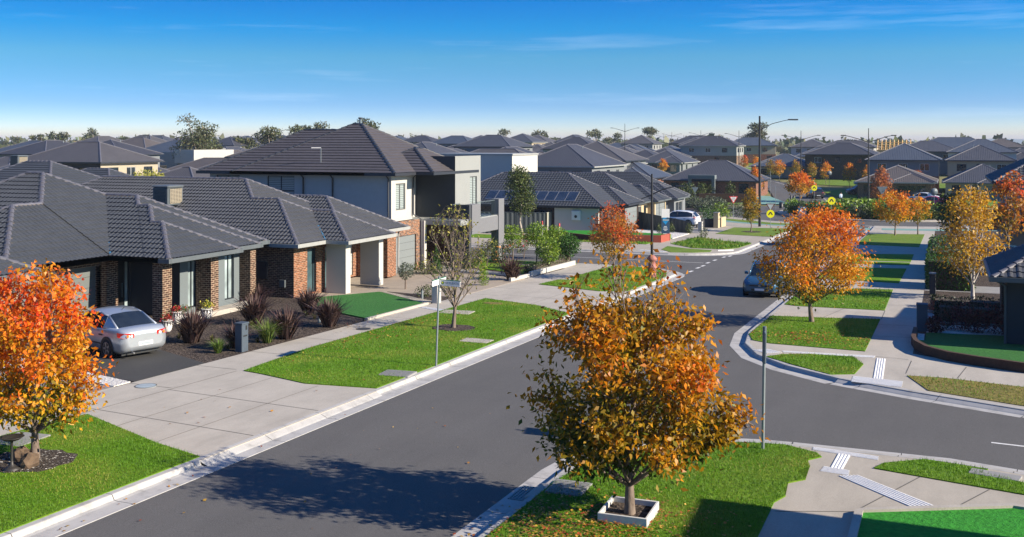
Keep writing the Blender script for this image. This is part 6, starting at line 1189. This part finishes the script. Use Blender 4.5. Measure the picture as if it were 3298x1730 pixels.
x, y = D(1098, 762); letterbox('white edged letterbox behind the street sign', x, y, .3, .4, .95, 'render_white', 'render_dark'); x, y = D(2341, 742); letterbox('dark letterbox with pale edges by the hedge', x + .1, y, .3, .5, 1.1, 'render_dark', 'render_pale'); x, y = D(2313, 832); letterbox('slate letterbox at the white pebble bed', x + .1, y, .4, .5, 1.05, 'letter_slate'); x, y = D(1762, 583); letterbox('white letterbox at the end of slate fence', x, y, .4, .45, .95, 'render_white', None)
x, y = D(1803, 573); letterbox('cream letterbox pillar at the dark garden wall', x, y, .5, .9, 1.6, 'render_cream', 'render_mid')
def wallbox(name, label, a, b, h, w, m, cat='wall', cap=None, drop=.3, h2=None):
    (x0, y0), (x1, y1) = a, b; t = thing(name, label, cat, (x0, y0, gz(x0, y0))); d = Vector((x1 - x0, y1 - y0)); L = d.length; d /= L; n = Vector((-d.y, d.x)) * w / 2; q = MB((x0, y0, gz(x0, y0))); z0, z1 = gz(*a), gz(*b); h2 = h2 or h
    v = [(x0 + n.x, y0 + n.y, z0 - drop), (x0 - n.x, y0 - n.y, z0 - drop), (x1 - n.x, y1 - n.y, z1 - drop), (x1 + n.x, y1 + n.y, z1 - drop), (x0 + n.x, y0 + n.y, z0 + h), (x0 - n.x, y0 - n.y, z0 + h), (x1 - n.x, y1 - n.y, z1 + h2), (x1 + n.x, y1 + n.y, z1 + h2)]
    q.mesh(v, [(0, 1, 5, 4), (1, 2, 6, 5), (2, 3, 7, 6), (3, 0, 4, 7), (4, 5, 6, 7)], m); q.build('panel', t)
    if cap:
        c = MB((x0, y0, gz(x0, y0))); n *= 1.3; e = .05; c.mesh([(x0 + n.x, y0 + n.y, z0 + h), (x0 - n.x, y0 - n.y, z0 + h), (x1 - n.x, y1 - n.y, z1 + h2), (x1 + n.x, y1 + n.y, z1 + h2), (x0 + n.x, y0 + n.y, z0 + h + e), (x0 - n.x, y0 - n.y, z0 + h + e), (x1 - n.x, y1 - n.y, z1 + h2 + e), (x1 + n.x, y1 + n.y, z1 + h2 + e)], [(0, 1, 5, 4), (1, 2, 6, 5), (2, 3, 7, 6), (3, 0, 4, 7), (4, 5, 6, 7), (3, 2, 1, 0)], cap); c.build('capping', t)
    return t
def corrugated(label, a, b, h, h2, m, step=.22, name='fence', deep=.02):
    (x0, y0), (x1, y1) = a, b; t = thing(name, label, 'fence', (x0, y0, gz(x0, y0))); q = MB((x0, y0, gz(x0, y0))); L = math.dist(a, b); k = int(L / step); d = Vector((x1 - x0, y1 - y0)) / L; n = Vector((-d.y, d.x)); z0, z1 = gz(*a), gz(*b); P = []
    for i in range(k * 2 + 1): f = i / (k * 2); o = deep if (i // 1) % 4 in (1, 2) else -deep; P.append((x0 + (x1 - x0) * f + n.x * o, y0 + (y1 - y0) * f + n.y * o, z0 + (z1 - z0) * f, h + (h2 - h) * f))
    for p, r in zip(P, P[1:]): q.poly([(p[0], p[1], p[2]), (r[0], r[1], r[2]), (r[0], r[1], r[2] + r[3]), (p[0], p[1], p[2] + p[3])], m)
    q.build('sheet', t); r = MB((x0, y0, gz(x0, y0))); r.tube([(x0, y0, z0 + h), (x1, y1, z1 + h2)], .04, m, 4); r.build('top_rail', t)
    for f in np.linspace(0, 1, max(2, int(L / 2.4) + 1)): p = MB((x0, y0, gz(x0, y0))); p.box(x0 + (x1 - x0) * f - .04, x0 + (x1 - x0) * f + .04, y0 + (y1 - y0) * f - .04, y0 + (y1 - y0) * f + .04, z0 + (z1 - z0) * f, z0 + (z1 - z0) * f + h + (h2 - h) * f, m); p.build('post', t)
corrugated('dark slate sheet fence behind the tall evergreen', (-45, 88.0), (-35.1, 93.3), 1.95, 1.95, 'fence_slate'); corrugated('pale ribbed gate panel ending the dark fence', (-35.1, 93.3), (-34.9, 95.6), 1.95, 2.0, 'fence_pale', .2); corrugated('slate side fence sloping down to the footpath', (-30.0, 105.4), (-23.0, 100.6), 1.8, 1.1, 'fence_slate', .3)
wallbox('retaining_wall', 'long low red retaining wall tinted dark for shade below the dark fence', (-34.6, 90.7), (-28.2, 85.9), .5, .2, 'dark_red'); wallbox('retaining_wall', 'sunlit red brick retaining wall at the corner lot', (-28.2, 85.95), (-22.5, 87.1), .6, .2, 'red_plinth'); wallbox('retaining_wall', 'short red retaining return beside the advertising post', (-22.5, 87.1), (-22.45, 90.2), .6, .2, 'red_plinth')  # one red wall; its shaded stretch gets a darker red as painted shade
drape('front_lawn', [[(-34.5, 91), (-28.2, 86.3), (-22.6, 87.3), (-22.6, 91.5), (-29.5, 93.5)]], .45, 'turf_bright', .4, kind='structure'); drape('pebble_strip', [[(-29.5, 93.6), (-22.6, 92), (-22.8, 99.5), (-29.5, 104)]], .06, 'pebbles', .06, kind='structure'); drape('driveway', [[(-22.2, 101), (-22.2, 108), (-30, 111), (-30, 105.5)]], .03, 'concrete_grey', .03, kind='structure')
wallbox('garden_wall', 'dark rendered garden wall behind the white letterbox', (-24.4, 109.8), (-22.8, 111.7), .95, .2, 'render_dark'); wallbox('garden_wall', 'cream garden wall stub past the dark wall', (-22.4, 112.3), (-22.3, 114.3), 1.0, .25, 'render_cream')
wallbox('garden_wall', 'pale rendered front wall beside the portico house', (-58, 154.5), (-43.5, 155.2), 1.6, .25, 'render_pale'); wallbox('garden_wall', 'dark brick garden wall with clipped cones behind', (-43.3, 157), (-36.8, 158), 1.3, .25, 'stone_dark'); wallbox('garden_wall', 'second dark brick garden wall near the portico letterbox', (-34.8, 158.2), (-26.5, 159.8), 1.3, .25, 'stone_dark')
wallbox('garden_edging', 'white garden edging along the corner house path', (-22.45, 56.9), (-22.5, 65.0), .28, .14, 'render_white', 'edging'); wallbox('garden_edging', 'white edging at the paved entry side', (-22.45, 53.9), (-22.4, 56.6), .2, .14, 'render_white', 'edging')
def curved_wall():
    pts = [(-1.2, 43.9), (-1.22, 41.6), (-1.1, 40.6), (-.7, 39.4), (.0, 38.5), (.9, 37.95), (2.3, 37.3), (9, 36.4)]; t = thing('retaining_wall', 'curved dark brown retaining wall round the shaded lawn', 'wall', (0, 39, gz(0, 39))); q = MB((0, 39, gz(0, 39)))
    for a, b in zip(pts, pts[1:]):
        d = Vector((b[0] - a[0], b[1] - a[1])).normalized(); n = Vector((-d.y, d.x)) * .16; z0, z1 = gz(*a), gz(*b)
        A_, B_, A2, B2 = (a[0], a[1]), (b[0], b[1]), (a[0] + n.x, a[1] + n.y), (b[0] + n.x, b[1] + n.y); h = .32
        q.mesh([(*A_, z0 - .1), (*B_, z1 - .1), (*B2, z1 - .1), (*A2, z0 - .1), (*A_, z0 + h), (*B_, z1 + h), (*B2, z1 + h), (*A2, z0 + h)], [(0, 1, 5, 4), (1, 2, 6, 5), (2, 3, 7, 6), (3, 0, 4, 7), (4, 5, 6, 7)], 'stone_dark')
    q.build('stone_course', t); drape('artificial_lawn', [[(-1.1, 41.2), (-.6, 39.6), (.1, 38.7), (1, 38.15), (2.4, 37.5), (9, 36.6), (9, 41.0), (-1.1, 41.2)]], .24, 'turf', .2, kind='structure')
curved_wall()
def pylon():
    x, y = D(1675, 605); t = thing('advertising_post', 'navy and white advertising post with cyan wave at wall corner', 'sign', (x, y, gz(x, y)), R(22.5)); b = MB(); b.box(-.38, .32, -.06, .06, .62, 2.0, 'sign_navy'); b.box(-.38, .32, -.058, .058, 2.0, 2.75, 'sign_white'); b.build('board', t); p = MB(); p.box(-.38, -.3, -.05, .05, 0, .62, 'dark_red'); p.box(.24, .32, -.05, .05, 0, .62, 'dark_red'); p.build('leg', t)
    k = MB(); k.mesh([(-.3, -.065, 1.95), (.26, -.065, 2.05), (.1, -.065, 2.0), (-.2, -.065, 1.75)], [(0, 3, 2, 1)], 'sign_blue'); k.mesh([(-.3, -.065, 1.7), (.2, -.065, 1.72), (-.02, -.065, 1.38)], [(0, 2, 1)], 'sign_blue'); k.box(-.28, .26, -.068, -.062, 1.73, 1.85, 'lid_grey'); k.build('wave_mark', t)
    for i, (w, z) in enumerate(((.26, 1.2), (.34, 1.08), (.4, .96), (.2, .86))): k = MB(); k.box(-.05 - w / 2, -.05 + w / 2, -.066, -.061, z, z + .045, 'sign_white'); k.build('lettering', t)
pylon()
def marker(label, px, py):
    x, y = D(px, py); t = thing('marker_post', label, 'marker post', (x, y, gz(x, y) + .2)); p = MB(); p.tube([(0, 0, -.3), (0, 0, .85)], .07, 'white_plastic', 10); p.build('post', t); p = MB(); p.tube([(0, 0, .85), (0, 0, 1.15), (0, 0, 1.18)], [.072, .072, .03], 'sign_red', 10); p.build('cap', t)
marker('white marker post with red cap nearest the trees', 1407, 601); marker('white and blue marker post with orange cap by fence', 1364, 594)
for i, (px, py) in enumerate(((1990, 518), (1997, 519), (1965, 524))):
    x, y = D(px, py); t = thing('bollard', ['dark bollard of the pair beside the median', 'dark bollard of the pair nearer the hedge', 'short black bollard on the bike path'][i], 'bollard', (x, y, gz(x, y)), 0, 'bollards at the bike path'); p = MB(); h = 1.5 if i < 2 else .8; p.tube([(0, 0, 0), (0, 0, h), (0, 0, h + .04)], [.11 if i < 2 else .28, .11 if i < 2 else .28, .06], 'black_steel', 10); p.build('post', t)
def lid(name, label, x, y, q, m, h=.03, rz=0, ribs=0, edge='joint'):
    t = thing(name, label, 'cover', (x, y, gz(x, y)), rz); b = MB()
    if isinstance(q, float): b.lathe([(q * 1.1, h - .02), (q * 1.1, h), (q, h + .002), (.001, h + .004)], (0, 0, 0), m, 24); b.lathe([(q * 1.13, h + .001), (q * 1.02, h + .005)], (0, 0, 0), edge, 24)
    else:
        b.bbox(-q[0], q[0], -q[1], q[1], -.02, h, m, .01)
        for i in range(ribs): b.box(-q[0] * .9, q[0] * .9, -q[1] * .9 + i * q[1] * 1.8 / ribs, -q[1] * .9 + (i + .5) * q[1] * 1.8 / ribs, h, h + .008, m)
    b.build('cover', t)
lid('manhole_cover', 'round pale manhole cover in the driveway concrete', -21.5, 24.1, .28, 'lid_grey', .012); lid('manhole_cover', 'small round dark cover on the footpath beside grass', -21.2, 35.9, .26, 'lid_iron', .012); lid('service_lid', 'square grey pit lid set in the lawn behind bird bath', -19.95, 18.2, (.45, .5), 'concrete_grey', .045, .1); lid('service_lid', 'square grooved pit lid at the kerb below the street sign', -15.7, 28.65, (.5, .38), 'concrete_grey', .05, .1, 7); lid('service_lid', 'pale concrete slab in lawn near the dry kerb edge', -16.0, 35.2, (.55, .35), 'concrete', .045, .0); lid('service_lid', 'rectangular concrete slab beside the bare tree', -19.85, 41.6, (.7, .45), 'concrete', .045, .1); lid('service_lid', 'pale pit lid at the corner lawn edge', -20.3, 56.4, (.5, .3), 'concrete', .04, .1)
lid('service_lid', 'diamond grooved concrete pit lid behind the kerb drain', -7.03, 19.95, (.38, .42), 'concrete_grey', .055, R(2), 9); lid('service_lid', 'cracked pale lid in the verge of the side street', .95, 24.55, (.5, .2), 'concrete_grey', .04, R(-12))
def drain():
    t = thing('kerb_drain', 'steel grate drain in the kerb channel', 'drain', (-7.86, 19.65, gz(-7.86, 19.65) - .104), 0); b = MB(); b.box(-.2, .16, -.42, .42, -.01, 0.0, 'dark_plastic')
    for i in range(6): b.box(-.2 + i * .066, -.18 + i * .066, -.42, .42, 0, .02, 'galv')
    for i in range(11): b.box(-.2, .16, -.42 + i * .082, -.4 + i * .082, .002, .022, 'galv')
    b.build('grate', t); p = MB(); p.bbox(.16, .75, -.42, .42, .03, .118, 'concrete', .02); p.build('lintel', t)
drain()
def planter():
    t = thing('planter_box', 'white timber planter box around the amber tree trunk', 'planter', (-5.45, 18.82, gz(-5.4, 18.8)), R(2)); a, b, h, w = .46, .5, .2, .045
    for x0, x1, y0, y1 in ((-a, a, -b, -b + w), (-a, a, b - w, b), (-a, -a + w, -b + w, b - w), (a - w, a, -b + w, b - w)): p = MB(); p.bbox(x0, x1, y0, y1, 0, h, 'frame_white', .006); p.build('side_board', t)
    p = MB(); p.box(-a + w, a - w, -b + w, b - w, .0, .1, 'mulch'); p.build('soil', t)
planter()
for i in range(60):
    pass
def birdbath():
    t = thing('bird_bath', 'dark pedestal bird bath beside the rocks', 'bird bath', (-18.15, 16.35, gz(-18, 16.3) + .03)); p = MB(); p.lathe([(.18, 0), (.19, .03), (.1, .06), (.04, .12), (.028, .2), (.028, .58), (.05, .62)], (0, 0, 0), 'bowl', 18); p.build('stand', t); p = MB(); p.lathe([(.03, .61), (.16, .63), (.235, .68), (.25, .69), (.235, .695), (.15, .65), (.001, .645)], (0, 0, 0), 'bowl', 22); p.build('bowl', t)
birdbath()
def rock(label, x, y, s, seed, m='rock'):
    r = random.Random(seed); t = thing('rock', label, 'rock', (x, y, gz(x, y)), r.uniform(0, 6)); b = bmesh.new(); bmesh.ops.create_icosphere(b, subdivisions=2, radius=1)
    for v in b.verts: v.co = Vector((v.co.x * s[0], v.co.y * s[1], (v.co.z + .6) * s[2])) * (1 + .25 * math.sin(v.co.x * 5 + seed) * math.sin(v.co.y * 4 + v.co.z * 6) + r.uniform(-.1, .1))
    b.verts.index_update(); q = MB(); q.mesh([tuple(v.co) for v in b.verts], [tuple(v.index for v in f.verts) for f in b.faces], m); b.free(); q.build('stone', t)
rock('angular brown rock against the left side of trunk', -18.55, 16.95, (.16, .2, .2), 3); rock('larger angular rock at the mulch ring front', -18.0, 16.65, (.2, .22, .2), 5)
rock('pale landscape rock in front lawn of fenced lot', -26.5, 90.8, (.9, .5, .5), 8, 'stone_dark')
def pot(label, x, y, h, r, fl, pal, seed):
    t = thing('plant_pot', label, 'plant pot', (x, y, gz(x, y) + .08)); p = MB(); p.lathe([(r * .55, 0), (r * .8, h * .15), (r, h * .6), (r * .97, h), (r * .85, h), (r * .8, h * .9), (.001, h * .88)], (0, 0, 0), 'pot_white', 18)
    for k in range(12): a = 2 * PI * k / 12; a2 = 2 * PI * (k + 1) / 12; am = (a + a2) / 2; p.poly([(math.cos(q) * rr * 1.012, math.sin(q) * rr * 1.012, z) for q, rr, z in ((a, r, h * .97), (am, r, h * .5), (a2, r, h * .97))][::-1], 'pot_stripe')
    p.build('pot', t); rr = np.random.RandomState(seed); P = rr.normal(size=(160, 3)) * np.array([r * .55, r * .55, r * .4]) + np.array([0, 0, h + r * .5]); quads('plant', leaf_geo(P, rr, .09, -.4, .5), np.array(fl)[rr.randint(0, len(fl), 160)] * rr.uniform(.6, 1.2, (160, 1)), 'leaf_thick', t)
YG = [(.5, .42, .04), (.35, .38, .04), (.12, .18, .02)]; RDS = [(.5, .02, .03), (.35, .02, .02), (.06, .12, .02)]
x, y = D(510, 806); pot('white patterned pot with yellow foliage by the brick pillar', x + .2, y, .42, .24, YG, 'lime', 1); x, y = D(427, 818); pot('patterned pot with red flowers behind the sedan', x + .1, y + .3, .42, .19, RDS, 'red', 2); x, y = D(416, 840); pot('patterned pot of red flowers nearest the sedan tail', x, y + .1, .42, .2, RDS, 'red', 3); x, y = D(462, 812); pot('low patterned pot half hidden by purple flax', x, y, .35, .2, [(.1, .14, .03)], 'red', 4)
def solar_light(label, px, py):
    x, y = D(px, py); t = thing('garden_light', label, 'garden light', (x, y, gz(x, y))); p = MB(); p.tube([(0, 0, 0), (0, 0, .42)], .06, 'galv', 8); p.tube([(0, 0, .42), (0, 0, .5)], [.07, .04], 'dark_plastic', 8); p.build('post', t)
solar_light('silver post light between the purple flax', 803, 812); solar_light('white post light in the gravel bed', 1062, 752)
def cabinet():
    t = thing('water_heater', 'white box heater on the dark brick side wall', 'water heater', (-32.4, 94.2, gz(-32, 94) + 1.3)); p = MB(); p.bbox(-.45, .45, -.25, .15, 0, .9, 'white_plastic', .06); p.disc((0, -.256, .35), .14, 'dark_plastic', (0, -1, 0)); p.build('case', t)
cabinet()
# the pedestrian by the far road: one continuous skinned body
def person():
    x, y = -14.3, 160.3; t = thing('person', 'person in pale top and dark trousers walking beside the road', 'person', (x, y, gz(x, y)), R(30)); J = dict(pel=(0, 0, .95), sp=(0, .02, 1.2), ch=(0, .02, 1.4), nk=(0, .03, 1.52), hd=(0, .06, 1.66), sl=(-.19, .02, 1.42), el=(-.25, -.08, 1.15), hl=(-.24, .06, .92), sr=(.19, .02, 1.42), er=(.25, .1, 1.16), hr=(.22, .26, .98), ll=(-.1, .0, .9), kl=(-.11, .16, .5), fl=(-.11, .24, .08), tl=(-.11, .4, .04), lr=(.1, 0, .9), kr=(.11, -.02, .48), fr=(.11, -.28, .1), tr=(.11, -.16, .03)); rad = dict(pel=.15, sp=.14, ch=.16, nk=.06, hd=.1, sl=.07, el=.05, hl=.04, sr=.07, er=.05, hr=.04, ll=.09, kl=.065, fl=.045, tl=.035, lr=.09, kr=.065, fr=.045, tr=.035)
    ks = list(J); E_ = [('pel', 'sp'), ('sp', 'ch'), ('ch', 'nk'), ('nk', 'hd'), ('ch', 'sl'), ('sl', 'el'), ('el', 'hl'), ('ch', 'sr'), ('sr', 'er'), ('er', 'hr'), ('pel', 'll'), ('ll', 'kl'), ('kl', 'fl'), ('fl', 'tl'), ('pel', 'lr'), ('lr', 'kr'), ('kr', 'fr'), ('fr', 'tr')]
    me = bpy.data.meshes.new('body'); me.from_pydata([J[k] for k in ks], [(ks.index(a), ks.index(b)) for a, b in E_], []); o = bpy.data.objects.new('body', me); C.objects.link(o); o.parent = t; sk = o.modifiers.new('Skin', 'SKIN'); o.modifiers.new('Sub', 'SUBSURF').levels = 1
    for i, k in enumerate(ks): v = me.skin_vertices[0].data[i]; v.radius = (rad[k], rad[k]); v.use_root = k == 'pel'
    n = NT('person_cloth'); z = n.sep(n.obj())[2]; f = n.ramp(z, [(.0, (.03, .035, .05)), (.5, (.03, .035, .05))]); c = n.mix(n.math('GREATER_THAN', z, .98), (.03, .035, .05, 1), (.5, .6, .7, 1)); c = n.mix(n.math('GREATER_THAN', z, 1.5), c, (.4, .23, .15, 1)); M['person_cloth'] = n.out(c, .8); me.materials.append(M['person_cloth'])
    h = MB(); h.lathe([(.001, 1.8), (.07, 1.79), (.11, 1.73), (.115, 1.66), (.1, 1.6)], (0, .04, 0), 'hair', 12); h.build('hair', t)
person()
# ---------------------------------------------------------------- hills, sky, sun, camera
def hills():
    mb = MB()
    for i, (p0, p1, Y, h, seed) in enumerate(((2360, 3300, 6200, 44, 1), (1640, 1960, 7000, 20, 2), (2240, 2420, 6800, 28, 3), (-400, 1100, 7500, 14, 4), (1000, 1500, 7600, 16, 5))):
        k = 60; r = random.Random(seed); ph = [r.uniform(0, 6) for _ in range(4)]; top = []; base = []; back = []
        for j in range(k + 1):
            f = j / k; e = math.sin(PI * f) ** .5; hh = h * e * (.72 + .16 * math.sin(f * 9 + ph[0]) + .09 * math.sin(f * 23 + ph[1]) + .04 * math.sin(f * 60 + ph[2])); x, y = W(p0 + (p1 - p0) * f, Y); xf, yf = W(p0 + (p1 - p0) * f, Y - 700); xb, yb = W(p0 + (p1 - p0) * f, Y + 900); top.append((x, y, hh - 1)); base.append((xf, yf, -3)); back.append((xb, yb, -3))
        for j in range(k): mb.poly([base[j], base[j + 1], top[j + 1], top[j]], 'hill', sm=True); mb.poly([top[j], top[j + 1], back[j + 1], back[j]], 'hill', sm=True)
    mb.build('hills', kind='structure')
paint('hill', (.06, .085, .05), .95, var=.4, scale=.004); hills()
def haze():
    m = bpy.data.materials.new('haze_air'); m.use_nodes = True; nt = m.node_tree; nt.nodes.clear(); v = nt.nodes.new('ShaderNodeVolumePrincipled'); o = nt.nodes.new('ShaderNodeOutputMaterial'); v.inputs['Color'].default_value = (.62, .74, .92, 1); v.inputs['Density'].default_value = HAZE; v.inputs['Anisotropy'].default_value = .0; nt.links.new(v.outputs[0], o.inputs['Volume']); M['haze_air'] = m; b = MB(); b.box(-7600, 7600, -120, 8600, -5.0, 48, 'haze_air'); b.build('haze', kind='stuff')
HAZE = .00016
if HAZE: haze()
SUN_AZ = (1.0, .035); SUN_EL = R(26)
w = bpy.data.worlds.new('World'); sc.world = w; w.use_nodes = True; nt = w.node_tree; bg = nt.nodes['Background']
sky = nt.nodes.new('ShaderNodeTexSky'); sky.sky_type = 'NISHITA'; sky.sun_disc = False; sky.sun_elevation = SUN_EL; sky.sun_rotation = math.atan2(SUN_AZ[0], SUN_AZ[1]); sky.air_density = 1.0; sky.dust_density = .6; sky.ozone_density = 2.0
tc = nt.nodes.new('ShaderNodeTexCoord'); sp = nt.nodes.new('ShaderNodeSeparateXYZ'); cb = nt.nodes.new('ShaderNodeCombineXYZ'); nt.links.new(tc.outputs['Generated'], sp.inputs[0])
def mth(op, a, b=0.0):
    n = nt.nodes.new('ShaderNodeMath'); n.operation = op
    for i, v in enumerate((a, b)):
        if isinstance(v, bpy.types.NodeSocket): nt.links.new(v, n.inputs[i])
        else: n.inputs[i].default_value = v
    return n.outputs[0]
# the air is clear and the blue deepens quickly above the horizon: look the sky up higher than the ray points
zz = mth('MULTIPLY', sp.outputs[2], 5.5); nt.links.new(sp.outputs[0], cb.inputs[0]); nt.links.new(sp.outputs[1], cb.inputs[1]); nt.links.new(zz, cb.inputs[2])
nv = nt.nodes.new('ShaderNodeVectorMath'); nv.operation = 'NORMALIZE'; nt.links.new(cb.outputs[0], nv.inputs[0]); nt.links.new(nv.outputs[0], sky.inputs['Vector'])
hs = nt.nodes.new('ShaderNodeHueSaturation'); hs.inputs['Saturation'].default_value = 1.3; hs.inputs['Value'].default_value = 1.35; nt.links.new(sky.outputs[0], hs.inputs['Color'])
# thin cirrus streaks
mp = nt.nodes.new('ShaderNodeMapping'); mp.inputs['Scale'].default_value = (2.2, 2.2, 34); nt.links.new(tc.outputs['Generated'], mp.inputs[0]); cn = nt.nodes.new('ShaderNodeTexNoise'); cn.inputs['Scale'].default_value = 1.6; cn.inputs['Detail'].default_value = 7; cn.inputs['Roughness'].default_value = .62; nt.links.new(mp.outputs[0], cn.inputs['Vector'])
cr = nt.nodes.new('ShaderNodeValToRGB'); cr.color_ramp.elements[0].position = .56; cr.color_ramp.elements[1].position = .8; nt.links.new(cn.outputs['Fac'], cr.inputs[0])
mx = nt.nodes.new('ShaderNodeMix'); mx.data_type = 'RGBA'; nt.links.new(mth('MULTIPLY', cr.outputs['Color'], .16), mx.inputs[0]); tr = nt.nodes.new('ShaderNodeValToRGB'); nt.links.new(sp.outputs[2], tr.inputs[0]); el = tr.color_ramp.elements
while len(el) < 6: el.new(.5)
for e_, (p_, c_) in zip(el, ((0, (.86, .66, .6, 1)), (.035, (.66, .66, .68, 1)), (.08, (.72, 1.0, .82, 1)), (.107, (.13, .98, 1.05, 1)), (.14, (.0, .78, 1.12, 1)), (.3, (.32, .66, .9, 1)))): e_.position = p_; e_.color = c_
tm = nt.nodes.new('ShaderNodeMix'); tm.data_type = 'RGBA'; tm.blend_type = 'MULTIPLY'; tm.inputs[0].default_value = 1; nt.links.new(hs.outputs[0], tm.inputs[6]); nt.links.new(tr.outputs[0], tm.inputs[7]); nt.links.new(tm.outputs[2], mx.inputs[6]); mx.inputs[7].default_value = (6.5, 7.2, 8.2, 1)
nt.links.new(mx.outputs[2], bg.inputs['Color']); bg.inputs['Strength'].default_value = .09
L = bpy.data.lights.new('sun', 'SUN'); L.energy = 4.2; L.angle = R(.5); L.color = (1, .88, .72); so = bpy.data.objects.new('sun', L); C.objects.link(so)
so.rotation_euler = Vector((-SUN_AZ[0] * math.cos(SUN_EL), -SUN_AZ[1] * math.cos(SUN_EL), -math.sin(SUN_EL))).to_track_quat('-Z', 'Y').to_euler()
cam = bpy.data.cameras.new('camera'); co = bpy.data.objects.new('camera', cam); C.objects.link(co); sc.camera = co; co.location = (0, 0, 7); co.rotation_euler = (R(90), 0, R(22.5)); cam.sensor_width = 36; cam.sensor_fit = 'HORIZONTAL'; cam.lens = 36 * 2640 / 2576; cam.shift_y = (357 - 675.5) / 2576; cam.clip_end = 20000; cam.clip_start = .1
sc.view_settings.view_transform = 'Standard'; sc.view_settings.look = 'None'; sc.view_settings.exposure = 1.2; sc.view_settings.gamma = 1
sc.cycles.max_bounces = 6; sc.cycles.diffuse_bounces = 3; sc.cycles.glossy_bounces = 3; sc.cycles.transmission_bounces = 4; sc.cycles.volume_bounces = 0; sc.cycles.transparent_max_bounces = 6; sc.cycles.sample_clamp_indirect = 4
